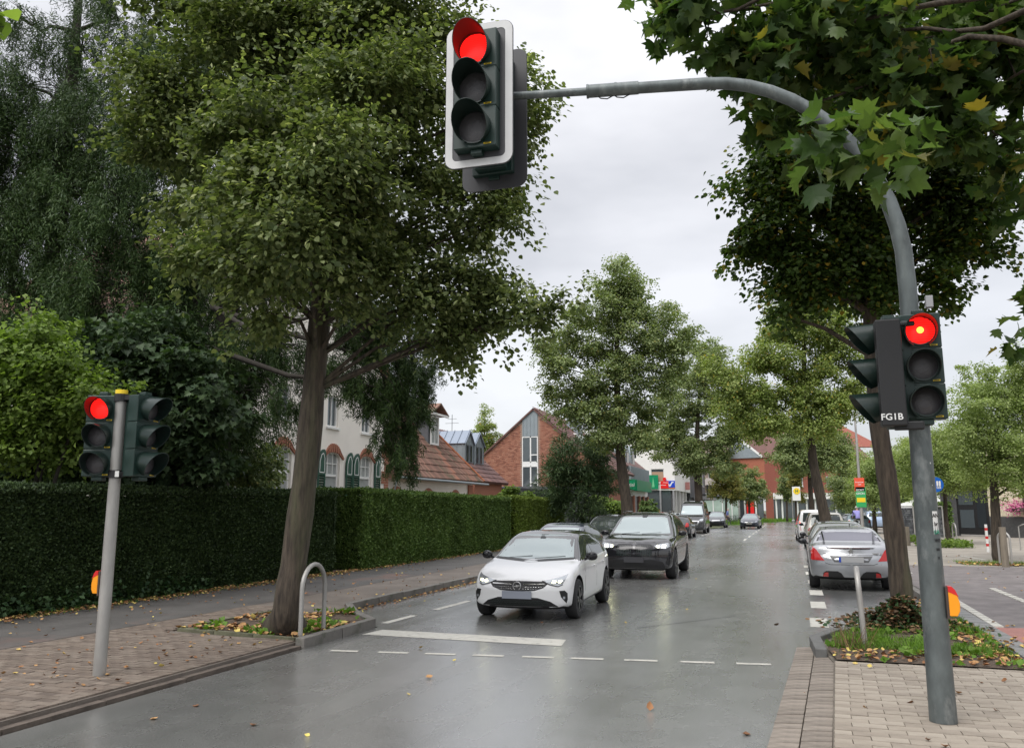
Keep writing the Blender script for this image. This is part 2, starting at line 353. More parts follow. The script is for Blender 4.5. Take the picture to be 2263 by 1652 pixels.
def tree(name, label, base, spine, rad, blobs, nleaf, lsize, leafmat, style='lime', shape='leaf', bark='bark', group=None, cl=.34, flat=.55, shell=.55,
         twigs=.35, limb=.07, per=None, void=.0, extra=None, cat='tree', lean=1, nseg=12):
    t = thing(name, label, cat, base, 0, group)
    b = MB(); sp = catmull(spine, 4); k = len(sp); rr = np.interp(np.linspace(0, 1, k), np.linspace(0, 1, len(rad)), rad)
    rr = [r*(1+.05*math.sin(i*2.1)) for i, r in enumerate(rr)]
    b.tube(sp, rr, n=nseg)
    b.build('trunk', M[bark], t, world=True, smooth=True, auto=180)
    arr = crown(blobs, nleaf, lsize, style, cl, flat, shell, per=per, void=void)
    lb = MB(); limbs(lb, sp[int(k*.45):], arr[4], blobs, limb, twigs=twigs); lb.build('branches', M[bark], t, world=True, smooth=True, auto=180)
    add_leaves('crown', t, arr, shape, M[leafmat])
    if extra: extra(t, arr)
    return t
def BL(lst, zc, dz=None):
    """crown lobes measured in the photograph (x, y, rx, ry[, depth shift[, depth radius]]) set at their own distance"""
    o = []
    for e in lst:
        x, y, rx, ry = e[:4]; ds = e[4] if len(e) > 4 else 0; z = zc+ds
        rX, rZ = rx/FPX*z, ry/FPX*z; rY = e[5] if len(e) > 5 else (dz or min(rX, rZ)*1.0+.2)
        o.append((tuple(P(x, y, z)), (rX, rY, rZ)))
    return o

# ------------------------------------------------------------ the ground
def sheet(name, poly, z, m, parent=None, kind='structure', thick=None, grid=None):
    v = [(p[0], p[1], z) for p in poly]
    if thick:
        b = MB(); n = len(poly); b.v = v+[(p[0], p[1], z-thick) for p in poly]; b.f = [tuple(range(n)), tuple(range(2*n-1, n-1, -1))]+[(i, i+n, (i+1) % n+n, (i+1) % n) for i in range(n)]; b.m = [0]*len(b.f)
        o = b.build(name, m)
    else:
        me = mesh_np(name, v, [tuple(range(len(v)))], m); o = newo(name, me)
    if parent: o.parent = parent
    if kind and not parent: o['kind'] = kind
    return o
gm = mat('far ground', (.09, .10, .05), .95, var=.4, vscale=.3)
sheet('ground', [(-600, -200), (600, -200), (600, 1200), (-600, 1200)], -.10, gm)
def road_material():
    m = mat('wet asphalt', (.05, .051, .052), .3); n = m.node_tree.nodes; l = m.node_tree.links; b = n['Principled BSDF']
    co = n.new('ShaderNodeTexCoord')
    def noise(sc, det, ro=.6, stretch=None):
        t = n.new('ShaderNodeTexNoise'); t.inputs['Scale'].default_value = sc; t.inputs['Detail'].default_value = det; t.inputs['Roughness'].default_value = ro
        if stretch:
            q = n.new('ShaderNodeMapping'); q.inputs['Scale'].default_value = stretch; l.new(co.outputs['Object'], q.inputs[0]); l.new(q.outputs[0], t.inputs[0])
        else: l.new(co.outputs['Object'], t.inputs[0])
        return t.outputs[0]
    def mr_(s, a, b_, c, d):
        q = n.new('ShaderNodeMapRange'); q.inputs['From Min'].default_value = a; q.inputs['From Max'].default_value = b_; q.inputs['To Min'].default_value = c; q.inputs['To Max'].default_value = d; l.new(s, q.inputs[0]); return q.outputs[0]
    def math_(op, a, b_):
        q = n.new('ShaderNodeMath'); q.operation = op
        for i, v in enumerate((a, b_)):
            if isinstance(v, (int, float)): q.inputs[i].default_value = v
            else: l.new(v, q.inputs[i])
        return q.outputs[0]
    big = noise(.35, 4, .5, (1, .45, 1)); mid = noise(2.2, 6, .65); agg = noise(95, 3, .7); track = noise(1.1, 3, .5, (1.6, .05, 1))
    c1 = n.new('ShaderNodeMix'); c1.data_type = 'RGBA'; c1.inputs['A'].default_value = (.055, .056, .054, 1); c1.inputs['B'].default_value = (.34, .34, .325, 1)
    f = math_('ADD', mr_(agg, .35, .68, 0, .75), mr_(mid, .3, .7, .0, .12)); l.new(f, c1.inputs['Factor'])
    l.new(c1.outputs['Result'], b.inputs['Base Color'])
    wetn = math_('ADD', mr_(big, .36, .62, .0, .22), mr_(track, .35, .65, -.05, .07))
    rg = math_('ADD', math_('SUBTRACT', .40, wetn), mr_(mid, .3, .7, -.02, .02)); l.new(rg, b.inputs['Roughness'])
    b.inputs['Specular IOR Level'].default_value = .8
    bp = n.new('ShaderNodeBump'); bp.inputs['Strength'].default_value = .5; bp.inputs['Distance'].default_value = .005
    b.inputs['Coat IOR'].default_value = 1.40; l.new(math_('MULTIPLY', mr_(big, .33, .60, .82, 1.0), mr_(agg, .3, .62, .84, 1.0)), b.inputs['Coat Weight']); l.new(math_('ADD', mr_(mid, .3, .7, .19, .25), mr_(track, .35, .65, -.04, .08)), b.inputs['Coat Roughness'])
    cb = n.new('ShaderNodeBump'); cb.inputs['Strength'].default_value = .08; cb.inputs['Distance'].default_value = .005; l.new(noise(60, 3, .6), cb.inputs['Height']); l.new(cb.outputs[0], b.inputs['Coat Normal'])
    l.new(noise(70, 3, .7), bp.inputs['Height']); l.new(bp.outputs[0], b.inputs['Normal'])
    return m
M['road'] = road_material()
# the carriageway: left kerb at X=-5.8, parking bays from Y=11.5 on, right kerb at X=0 near, bays from Y=14
roadp = [(-5.84, -12), (-5.84, 9.2), (-5.86, 11.2), (-6.6, 11.9), (-7.22, 12.8), (-7.22, 74), (-6.2, 77), (-6.2, 104), (-30, 112), (-30, 122), (30, 122), (30, 110), (3.4, 104), (2.5, 90), (2.3, 16.5), (2.0, 14.6), (1.2, 13.4), (.55, 12.1), (.3, 11.4), (.3, 9.9), (.2, 8), (.2, 6.4), (.1, 4), (0, -12)]
road = sheet('road', roadp, 0, M['road'])
def mark(name, pts, z=.004, m=None): return sheet(name, pts, z, m or M['marking'], parent=road)
def qd(a, b, wd):
    a = Vector(a); b = Vector(b); d = (b-a).normalized(); nn = Vector((-d.y, d.x))*wd/2
    return [a+nn, a-nn, b-nn, b+nn]
mark('stop_line', [(-5.72, 10.48), (-2.83, 10.42), (-2.90, 10.93), (-5.66, 10.98)])
a0 = Vector((-5.45, 9.2)); a1 = Vector((-.05, 10.0))
xs = [0, .62, 1.21, 1.80, 2.40, 2.98, 3.60, 4.24, 4.86]
for i, x in enumerate(xs):
    u = (a1-a0).normalized(); mark('dashed_line', qd(a0+u*x, a0+u*(x+(.38 if i else .36)), .10))
for (x, y) in ((.36, 13.25), (.43, 15.75), (.47, 18.1), (.5, 20.8), (.5, 23.6), (.5, 26.4)):
    mark('parking_mark', [(x-.13, y), (x+.13, y), (x+.14, y+1.1), (x-.12, y+1.1)])
for (y0, y1) in ((11.6, 12.6), (13.4, 14.9), (15.8, 17.2), (18.2, 19.4), (20.6, 21.8)):
    mark('parking_mark', qd((-5.95+(y0-11.6)*.03, y0), (-5.95+(y1-11.6)*.03, y1), .13))
for y in np.arange(48, 100, 6.0): mark('centre_line', qd((-2.4, y), (-2.45, y+3), .12))
for y in np.arange(56, 80, 2.2): mark('bay_mark', qd((-5.5, y), (-5.5, y+1.2), .14))
mark('slip_line', [(-6.6, -2), (-4.0, 2.6), (-4.25, 2.75), (-6.9, -1.6)])
patch = mat('worn asphalt patch', (.036, .036, .037), .5, var=.3, vscale=5, bump=.4, bscale=60)
mark('tarred_joint', qd((-2.2, 12.3), (-.9, 14.2), .02), .003, patch)
# pavements
pl_m = mat('trodden concrete paving', (.155, .132, .112), .75, var=.22, vscale=1.3, bump=.5, bscale=45, dirt=((.115, .095, .078), .7, .5))
asph = mat('pavement asphalt', (.095, .09, .084), .7, var=.25, vscale=1.2, bump=.5, bscale=80, dirt=((.17, .11, .09), .45, .56))
LZ = .07
left = sheet('pavement', [(-14, -12), (-5.97, -12), (-5.97, 9.2), (-5.99, 11.1), (-6.7, 11.98), (-7.36, 12.9), (-7.36, 74), (-14, 74)], LZ, pl_m, thick=.2)
sheet('asphalt_strip', [(-11.45, -12), (-9.2, -12), (-9.0, 9.3), (-8.95, 14), (-9.3, 74), (-11.45, 74)], LZ+.004, asph, parent=left)
soilstrip = sheet('planting_soil', [(-16, -12), (-11.35, -12), (-11.3, 20), (-11.0, 45), (-16, 45)], LZ+.01, M['soil'])
# kerb stones, one by one
def kerb_run(name, pts, parent, wd=.13, z=.09, dep=.25, step=1.0, m=None, jit=.006, skew=0):
    sh = {}
    for a, b in zip(pts[:-1], pts[1:]):
        a = Vector(a); b = Vector(b); L = (b-a).length; n = max(1, round(L/step)); d = (b-a)/n; ang = math.atan2(d.y, d.x)
        key = round(d.length, 3)
        if key not in sh:
            q = MB(); q.box((0, 0, -dep/2), (d.length-.012, wd, dep)); sh[key] = q
            o = q.build(name, m or M['kerb'], parent, bevel=.012); sh[key] = o.data; o.location = (*(a+d*.5), z); o.rotation_euler = (0, 0, ang); rng = range(1, n)
        else: rng = range(n)
        for i in rng:
            o = newo(name, sh[key], parent); c = a+d*(i+.5); o.location = (c.x, c.y, z+random.uniform(-jit, jit)); o.rotation_euler = (random.uniform(-.01, .01), 0, ang+random.uniform(-.006, .006))
kerb = thing('kerb', None, None); kerb['kind'] = 'structure'
kerb_run('kerb_stone', [(-5.92, 3), (-5.92, 9.2)], kerb, z=.038, wd=.09, m=mat('worn dark kerb', (.115, .092, .075), .85, var=.35, vscale=5, bump=.6, bscale=30))
kerb_run('kerb_stone', [(-5.90, 9.2), (-5.93, 11.15), (-6.66, 11.93), (-7.29, 12.85), (-7.29, 40)], kerb, z=.13)
kerb_run('kerb_stone', [(-7.29, 40), (-7.29, 74)], kerb, z=.13, step=2)
# paving of the left pavement: small concrete blocks near, the rest one mesh
def pave(name, parent, xr, yr, bw, bh, z, mats_, ang=0, limit=300, near=None, skip=None, joint=.008, tilt=.012, hj=.004, runx=True, thick=.05):
    nx = int((xr[1]-xr[0])/bw)+2; ny = int((yr[1]-yr[0])/bh)+1; cells = []; part = []
    for j in range(ny):
        for i in range(nx):
            x = xr[0]+(i+(.5 if j % 2 else 0))*bw; y = yr[0]+(j+.5)*bh
            if x-bw/2 < xr[0]-.001 or x+bw/2 > xr[1]+.001:
                x0_, x1_ = max(xr[0], x-bw/2), min(xr[1], x+bw/2)
                if x1_-x0_ > .02 and not (skip and skip(x, y)): part.append(((x0_+x1_)/2, y, x1_-x0_))
                continue
            if skip and skip(x, y): continue
            cells.append((x, y))
    if near: cells.sort(key=lambda c: (c[0]-near[0])**2+(c[1]-near[1])**2)
    vr = []
    for m_ in mats_:
        q = MB(); q.box((0, 0, -thick/2), (bw-joint, bh-joint, thick)); me = mesh_np(name, q.v, q.f, m_); vr.append(me)
    st = MB()
    for k, (x, y) in enumerate(cells):
        dz = z+random.uniform(-hj, hj); v = random.randrange(len(vr))
        if k < limit:
            o = newo(name, vr[v], parent); o.location = (x, y, dz); o.rotation_euler = (random.uniform(-tilt, tilt), random.uniform(-tilt, tilt), random.uniform(-.012, .012))
        else: st.cm = v; st.box((x, y, dz-thick/2), (bw-joint, bh-joint, thick), random.uniform(-.012, .012))
    for x, y, wd_ in part: st.cm = random.randrange(len(vr)); st.box((x, y, z-thick/2), (wd_-joint, bh-joint, thick))
    if st.v: st.build(name+'s_far', list(mats_), parent, kind='stuff')
    return len(cells)
PB = [mat('paving block', (.165, .130, .102), .8, var=.3, vscale=6, bump=.4, bscale=50), mat('paving block', (.145, .113, .090), .8, var=.3, vscale=6, bump=.4, bscale=50), mat('paving block', (.185, .15, .12), .8, var=.25, vscale=7, bump=.4, bscale=50)]
pitL = lambda x, y: (-8.15 < x < -5.8 and y > 9.3-(x+5.9)*.02)
pave('paving_stone', left, (-8.9, -6.0), (4.2, 12.4), .20, .10, LZ+.016, PB, near=(-6.6, 8.6), skip=pitL, tilt=.014, hj=.003, joint=.006)
# gutter and pavement right, foreground
right = sheet('footway', [(-.2, -12), (14, -12), (14, 112), (2.75, 112), (2.45, 90), (2.42, 16.4), (2.1, 14.5), (1.3, 13.3), (.65, 12.0), (.25, 11.4), (.39, 9.9), (.29, 8), (.21, 6.4), (.08, 4), (-.2, -2)], .075, mat('sand bed', (.16, .14, .115), .95, var=.3, vscale=10, bump=.5), thick=.3)
RB = [mat('concrete block', (.315, .272, .22), .75, var=.14, vscale=5, bump=.35, bscale=60), mat('concrete block', (.275, .235, .19), .75, var=.16, vscale=5, bump=.35, bscale=60), mat('concrete block', (.345, .30, .245), .75, var=.12, vscale=5, bump=.35, bscale=60)]
def brick_rows():
    bw, bh = .25, .125; me = []; cut = {}
    for m_ in RB: q = MB(); q.box((0, 0, -.025), (bw-.006, bh-.006, .05)); me.append(mesh_np('paving_brick', q.v, q.f, m_))
    j = 0; y = 9.80; cnt = 0; far = MB()
    while y > 4.6:
        x = .40-.053*(9.8-y); off = [.5, 1.0][j % 2]*bw; first = True
        while x < 4.0:
            wd = off if first else bw; c = x+wd/2; z = .10+random.uniform(-.003, .003); v = random.randrange(3)
            if x < 2.9 and cnt < 300 and y > 5.6:
                if wd < bw-.001:
                    if v not in cut: q = MB(); q.box((0, 0, -.025), (wd-.006, bh-.006, .05)); cut[v] = mesh_np('paving_brick', q.v, q.f, RB[v])
                    o = newo('paving_brick', cut[v], right)
                else: o = newo('paving_brick', me[v], right)
                o.location = (c, y, z); o.rotation_euler = (random.uniform(-.010, .010), random.uniform(-.010, .010), random.uniform(-.01, .01)); cnt += 1
            else: far.cm = v; far.box((c, y, z-.025), (wd-.006, bh-.006, .05))
            x += wd; first = False
        y -= bh; j += 1
    far.build('paving_bricks_far', RB, right, kind='stuff')
brick_rows()
GB = [mat('gutter block', (.25, .215, .18), .8, var=.3, vscale=6, bump=.5, bscale=50), mat('gutter block', (.21, .18, .15), .8, var=.3, vscale=6, bump=.5, bscale=50)]
gbed = sheet('gutter_bed', [(-.80, -6), (-.1, -6), (.08, 4), (.22, 6.4), (.40, 9.9), (.5, 11.2), (.05, 11.2), (-.05, 9.9), (-.13, 8), (-.22, 6.4), (-.35, 4)], .008, mat('gutter mortar', (.12, .105, .09), .9, var=.3, vscale=8))
gq = []
for m_ in GB:
    q = MB(); q.box((0, 0, -.03), (.215, .145, .06)); gq.append(mesh_np('gutter_brick', q.v, q.f, m_))
for row in range(2):
    y = 4.6
    while y < 11.2:
        xk = -.06-.053*(9.8-y)
        o = newo('gutter_brick', random.choice(gq), right); o.location = (xk+.11+row*.228, y, .024+row*.030+random.uniform(-.003, .003)); o.rotation_euler = (random.uniform(-.02, .02), -.07+random.uniform(-.015, .015), -.053+random.uniform(-.02, .02)); y += .152
# tree pit right: soil, kerb
pitpoly = [(.42, 9.868), (.36, 10.6), (.45, 11.5), (.75, 12.3), (1.2, 13.0), (1.75, 13.9), (2.30, 14.2), (2.35, 12.6), (2.30, 11.2), (2.28, 9.868)]
sheet('pit_soil', pitpoly, .112, M['soil'])
kerb_run('kerb_stone', [(.28, 10.3), (.24, 11.3), (.55, 12.15)], kerb, z=.15, wd=.13, step=.55, m=mat('dark kerb', (.12, .12, .115), .7, var=.2))
kerb_run('kerb_stone', [(.55, 12.15), (1.2, 13.35), (2.05, 14.55), (2.36, 16.4), (2.37, 40)], kerb, z=.13, wd=.13)
kerb_run('kerb_stone', [(2.37, 40), (2.5, 90)], kerb, z=.13, step=2.5)
# cycle path, dark pavers with white block edge
cyc = mat('dark violet pavers', (.16, .142, .138), .75, var=.25, vscale=3, bump=.4, bscale=60, dirt=((.11, .10, .095), 1.3, .55))
redp = mat('red pavers', (.33, .155, .13), .8, var=.15, vscale=5, bump=.4)
sand = mat('pale paving', (.30, .27, .23), .8, var=.15, vscale=1.2, bump=.4, dirt=((.22, .195, .165), .5, .5))
slab = mat('grey slabs', (.20, .20, .195), .75, var=.2, vscale=3, bump=.3)
sheet('slab_strip', [(2.36, 9.0), (2.62, 9.0), (2.62, 18.5), (2.46, 18.5), (2.42, 14.6), (2.36, 14.2)], .105, slab, parent=right)
sheet('cycle_path', [(2.62, 13.3), (14, 13.3), (14, 27), (2.5, 27), (2.5, 18.5), (2.62, 18.5)], .101, cyc, parent=right)
sheet('red_path', [(2.62, 9.0), (14, 9.0), (14, 13.3), (2.62, 13.3)], .101, redp, parent=right)
sheet('pale_path', [(2.48, 27), (14, 27), (14, 110), (2.75, 110), (2.48, 90)], .103, sand, parent=right)
for j in range(22):    # rows of dark slabs beside the pit
    o = MB(); o.box((0, 0, -.02), (.24, .30, .04)); o.build('slab', slab, right).location = (2.49, 9.3+j*.31, .128+random.uniform(-.003, .003))
wb = MB(); wb.box((0, 0, -.02), (.13, .27, .04)); wbm = mesh_np('edge_block', wb.v, wb.f, M['marking'])
for j in range(14):
    o = newo('edge_block', wbm, right); o.location = (2.70+j*.006, 13.4+j*.33, .118)
for j in range(12):
    o = newo('edge_block', wbm, right); o.location = (3.88+j*.004, 15.0+j*.40, .118)
sheet('white_line', qd((2.9, 23.5), (2.8, 29), .12), .109, M['marking'], parent=right); sheet('white_line', qd((6.0, 30.5), (5.7, 33), .12), .109, M['marking'], parent=right)
# left tree pit
pitl = [(-8.05, 9.55), (-5.99, 9.3), (-6.0, 11.1), (-6.7, 11.9), (-7.9, 11.6)]
sheet('pit_soil', pitl, LZ+.03, M['soil'])
edge = thing('pit_edging', 'low mossy concrete edging around the soil of the leaning lime', 'edging', (-7, 10, LZ))
kb = mat('mossy edging', (.12, .12, .075), .9, var=.4, vscale=5, bump=.5)
kerb_run('edging_stone', [(-8.05+7, 9.55-10), (-6.0+7, 9.28-10)], edge, wd=.07, z=.05, dep=.1, step=.7, m=kb)
kerb_run('edging_stone', [(-8.05+7, 9.55-10), (-7.95+7, 11.6-10)], edge, wd=.07, z=.05, dep=.1, step=.7, m=kb)

# ------------------------------------------------------------ ground cover, fallen leaves
def scatter(name, pts, size, shape, m, kind='stuff', up=1.0, var=.35, z=0):
    n = len(pts); pts = np.array(pts, float)
    if shape in ('blade', 'stem'): D = norm(np.array([0, 0, 1])+rnd(n)*.45); U = norm(rnd(n)*np.array([1, 1, .1]))
    elif shape == 'curl': D = norm(rnd(n)*np.array([1, 1, .12])); U = norm(np.array([0, 0, 1])+rnd(n)*.35)
    else: D = norm(rnd(n)*np.array([1, 1, .5])+np.array([0, 0, .5])); U = norm(np.array([0, 0, 1])+rnd(n)*.6)
    me = leaf_mesh(name, pts, D, U, size*(1+var*(RNG.random(n)*2-1)), shape, m)
    return tag(newo(name, me), kind=kind)
def inpoly(x, y, poly):
    c = False; j = len(poly)-1
    for i in range(len(poly)):
        if (poly[i][1] > y) != (poly[j][1] > y) and x < (poly[j][0]-poly[i][0])*(y-poly[i][1])/(poly[j][1]-poly[i][1])+poly[i][0]: c = not c
        j = i
    return c
def fillpoly(poly, n, z, cond=None):
    xs_ = [p[0] for p in poly]; ys_ = [p[1] for p in poly]; o = []
    while len(o) < n:
        x, y = random.uniform(min(xs_), max(xs_)), random.uniform(min(ys_), max(ys_))
        if inpoly(x, y, poly) and (cond is None or cond(x, y)): o.append((x, y, z))
    return o
gn = lambda s, t, o=0: (lambda x, y: mn.noise(Vector((x*s+o, y*s, 0)))+random.uniform(-.15, .15) > t)
scatter('grass', fillpoly(pitpoly, 4200, .11, lambda x, y: gn(1.8, .10)(x, y) and y > 10.15+random.random()*.3 and ((x > 1.5 and y < 13.5) or y > 10.7 or x < .8)), .10, 'blade', M['grass'])
scatter('pit_weeds', fillpoly(pitpoly, 500, .13, gn(3, .12, 5)), .07, 'leaf', M['grass'])
scatter('pit_leaves', fillpoly(pitpoly, 420, .125, lambda x, y: y < 10.6 or x > 1.9), .06, 'curl', M['fallen'])
# withered ivy heap round the right trunk
pts = []
for i in range(2600):
    a = random.uniform(0, 2*PI); r = abs(random.gauss(0, .33)); x = 1.42+math.cos(a)*r*1.35; y = 12.75+math.sin(a)*r
    pts.append((x, y, .13+max(0, .30*math.exp(-(r/.40)**2)+.10*mn.noise(Vector((x*4, y*4, 0))))*random.uniform(.2, 1.2)))
scatter('ivy_heap', pts[:1500], .075, 'curl', M['deadleaf']); scatter('ivy_leaves', pts[1500:], .065, 'leaf', M['ivy'])
scatter('dry_weeds', [(.62+random.gauss(0, .08), 10.7+random.gauss(0, .1), .13) for _ in range(90)], .30, 'stem', M['deadleaf'])
scatter('pit_leaves', fillpoly(pitl, 420, LZ+.05, gn(1.5, -.1)), .075, 'curl', M['fallen'])
scatter('pit_weeds', fillpoly(pitl, 380, LZ+.04, lambda x, y: gn(2, .22)(x, y) or (-6.6 < x < -6.05 and 9.5 < y < 10.6)), .09, 'leaf', M['grass'])
lv = []
for i in range(330): lv.append((random.uniform(-11.2, -6), random.uniform(4, 22), LZ+.02))
for i in range(4600):
    y = random.uniform(5, 42); lv.append((-11.42+abs(random.gauss(0, .27))*(1 if y > 9 else .8), y, LZ+.02+random.uniform(0, .02)))
for i in range(700):
    y = random.uniform(12.8, 34); lv.append((-7.2+abs(random.gauss(0, .10)), y, .012))
for i in range(60): lv.append((random.uniform(-8, -6.2), random.uniform(6, 9.2), LZ+.025))
scatter('fallen_leaves', lv, .05, 'curl', M['fallen'])
rl = [(random.uniform(.45, 3.4), random.uniform(6, 9.8), .105) for _ in range(26)]+[(random.uniform(2.5, 9), random.uniform(10, 33), .112) for _ in range(220)]+[(random.uniform(2.1, 2.36), random.uniform(14.6, 22), .01) for _ in range(60)]+[(random.uniform(2.0, 2.7), random.uniform(9.9, 12.2), .13) for _ in range(90)]
rl += [tuple(G(x, y)) for x, y in ((905, 1535), (685, 1625), (1658, 1622), (1780, 1538), (430, 1558), (330, 1590), (560, 1600), (1200, 1375), (1385, 1375), (1435, 1570))]+[(random.uniform(-5.5, 0), random.uniform(8, 30), .008) for _ in range(16)]
scatter('fallen_leaves', rl, .06, 'curl', M['fallen'])
scatter('verge_grass', [(-11.3+abs(random.gauss(0, .12)), random.uniform(9.7, 42), LZ) for _ in range(1500)], .09, 'blade', M['grass'])
scatter('hedge_ivy', [(-11.40+random.gauss(0, .06), random.uniform(6, 14.5), LZ+abs(random.gauss(0, .16))) for _ in range(1300)], .085, 'leaf', M['ivy'])

# ------------------------------------------------------------ clipped hedges
def hedge(label, x0, x1, y0, y1, h0, h1, m, n, size=.05):
    t = thing('hedge', label, 'hedge', ((x0+x1)/2, (y0+y1)/2, LZ), 0, 'clipped hedges along the left pavement')
    b = MB(); ins = .16
    b.v = [(x0+ins, y0+ins, LZ), (x1-ins, y0+ins, LZ), (x1-ins, y1-ins, LZ), (x0+ins, y1-ins, LZ), (x0+ins, y0+ins, h0-ins), (x1-ins, y0+ins, h0-ins), (x1-ins, y1-ins, h1-ins), (x0+ins, y1-ins, h1-ins)]
    b.f = [(3, 2, 1, 0), (4, 5, 6, 7), (0, 1, 5, 4), (1, 2, 6, 5), (2, 3, 7, 6), (3, 0, 4, 7)]; b.m = [0]*6
    b.build('branches', mat('hedge inner shade', (.008, .010, .005), .95), t, world=True)  # solid core, not branches; shade between the leaves put into its colour
    L = y1-y0; A = [L*h0, L*(x1-x0), (x1-x0)*h0*2]; tot = sum(A); nf = [int(n*a/tot) for a in A]
    nf[0] = int(nf[0]*1.1); pts = []; nr = []
    def wob(a, b_): return .07*mn.noise(Vector((a*.8, b_*.9, 3)))+.03*mn.noise(Vector((a*4, b_*4, 1)))
    for i in range(nf[0]):
        y = random.uniform(y0, y1); hh = h0+(h1-h0)*(y-y0)/L; z = random.uniform(LZ, hh); e = max(0, z-(hh-.18)); pts.append((x1-.05-e*e*2+wob(y, z)-abs(random.gauss(0, .05)), y, z)); nr.append((1, 0, .15+e*3))
    for i in range(nf[1]):
        y = random.uniform(y0, y1); hh = h0+(h1-h0)*(y-y0)/L; x = random.uniform(x0, x1); e = max(0, x-(x1-.18)); pts.append((x, y, hh-.03-e*e*2+wob(x*2, y)*.6+random.gauss(0, .025))); nr.append((.1, 0, 1))
    for i in range(nf[2]):
        s = random.choice((0, 1)); hh = h1 if s else h0; z = random.uniform(LZ, hh); x = random.uniform(x0, x1); e = max(0, x-(x1-.2)); yy = (y1-.05-e*e*3) if s else (y0+.05+e*e*3)
        pts.append((x, yy+wob(x*2, z), z)); nr.append((0, 1 if s else -1, .2))
    pts = np.array(pts); nr = np.array(nr, float); k = len(pts)
    D = norm(nr+rnd(k)*.7+np.array([0, 0, .25])); U = norm(np.cross(D, rnd(k)))
    me = leaf_mesh('foliage', pts-np.array(t.location), D, U, size*(.6+.8*RNG.random(k)), 'leaf', M[m]); linkobj(bpy.data.objects.new('foliage', me), t)
    return t
hedge('long dark yew hedge nearest the camera, behind the left traffic light', -12.7, -11.45, 4.0, 19.45, 2.07, 2.17, 'lf_yew', 270000, .046)
hedge('mid green clipped hedge beginning just right of the leaning tree trunk', -12.9, -11.15, 20.3, 33.2, 2.27, 2.20, 'lf_yew2', 150000, .06)
hedge('short lighter green hedge at the far end beside the conifer bush', -12.4, -11.0, 33.5, 41.5, 2.26, 2.24, 'lf_yew3', 50000, .07)
# ------------------------------------------------------------ trees
ST = 'lime trees standing in pits along the street'
# big leaning lime on the left pavement
Z1 = 10.9
b1 = G(628, 1393, LZ); sp1 = [tuple(b1), tuple(P(633, 1362, Z1)), tuple(P(648, 1250, Z1)), tuple(P(680, 1000, Z1)), tuple(P(705, 720, Z1)), tuple(P(735, 420, Z1)), tuple(P(752, 150, Z1)), tuple(P(755, -120, Z1)), tuple(P(750, -420, Z1))]
bl1 = BL([(700, 40, 190, 110), (900, 40, 120, 90), (985, 70, 55, 60), (560, 90, 170, 110), (430, 230, 130, 80), (560, 260, 150, 100, -1.2), (820, 190, 140, 110, -1.), (700, 350, 150, 90, -1.8), (930, 240, 100, 110), (1120, 140, 50, 50),
    (1140, 215, 52, 42), (1090, 260, 60, 60), (1150, 290, 34, 30), (1080, 420, 60, 40), (1130, 385, 30, 25), (1050, 330, 50, 60), (960, 400, 90, 70), (1030, 500, 75, 50), (1110, 480, 30, 30), (890, 520, 80, 50), (820, 330, 110, 90, -1), (540, 420, 150, 70, -1.4), (380, 310, 110, 55), (350, 170, 90, 50), (470, 540, 130, 50, -.8),
    (640, 510, 130, 75, -1.8), (800, 480, 90, 70, -1.), (860, 610, 90, 60, -.6), (990, 590, 70, 55), (1090, 620, 70, 45), (1170, 690, 75, 32), (1240, 670, 24, 14), (1060, 700, 80, 42), (980, 745, 60, 50), (930, 680, 60, 50), (745, 590, 80, 50, -1), (560, 600, 110, 55, -.9), (590, 690, 80, 30, -.5),
    (760, 665, 45, 22, -.6), (420, 430, 80, 45), (660, -180, 260, 130), (950, -150, 150, 110), (420, -60, 150, 100), (1010, 640, 60, 40), (640, 200, 130, 90, 1.8), (800, 60, 120, 100, 1.6)], Z1, None)
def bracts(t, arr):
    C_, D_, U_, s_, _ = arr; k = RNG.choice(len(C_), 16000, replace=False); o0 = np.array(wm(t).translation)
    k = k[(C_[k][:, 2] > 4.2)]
    me = leaf_mesh('bracts', C_[k]-o0+np.array([0, 0, .03]), norm(D_[k]+rnd(len(k))*.3), U_[k], .10+0*s_[k], 'bract', M['lf_bract']); 
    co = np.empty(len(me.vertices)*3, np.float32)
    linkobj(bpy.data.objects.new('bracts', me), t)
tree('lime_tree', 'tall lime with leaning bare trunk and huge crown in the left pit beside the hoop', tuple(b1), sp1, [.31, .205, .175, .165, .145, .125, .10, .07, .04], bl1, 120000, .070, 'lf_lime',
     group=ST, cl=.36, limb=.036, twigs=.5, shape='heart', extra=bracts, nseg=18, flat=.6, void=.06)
# spruces behind the hedge
ZS = 19.0
bs = G(470, 1225, LZ); bs = P(470, 1190, ZS); bs.z = LZ
sps = [tuple(bs), (bs.x, bs.y, 4), (bs.x+.05, bs.y, 9), (bs.x, bs.y, 15), (bs.x, bs.y, 19)]
bls = BL([(470, 760, 150, 110), (300, 640, 160, 110), (530, 860, 80, 70), (420, 930, 130, 70), (600, 760, 80, 70), (640, 560, 110, 80), (460, 560, 170, 90), (280, 480, 150, 80), (420, 380, 170, 80), (300, 260, 130, 60), (460, 180, 160, 70), (350, 60, 110, 60), (560, 60, 150, 70), (650, 300, 130, 120),
    (700, 180, 120, 90), (300, 800, 130, 80), (250, 930, 100, 60), (740, 450, 110, 80)], ZS, 2.4)
blr = BL([(790, 740, 70, 45), (860, 780, 65, 40), (930, 800, 45, 32), (830, 860, 65, 45), (900, 900, 50, 48), (760, 820, 50, 40), (870, 960, 45, 40), (810, 690, 70, 40), (905, 850, 60, 35), (860, 690, 80, 35), (920, 730, 50, 25), (640, 880, 35, 30), (880, 1005, 25, 22)], 15.2, .8)
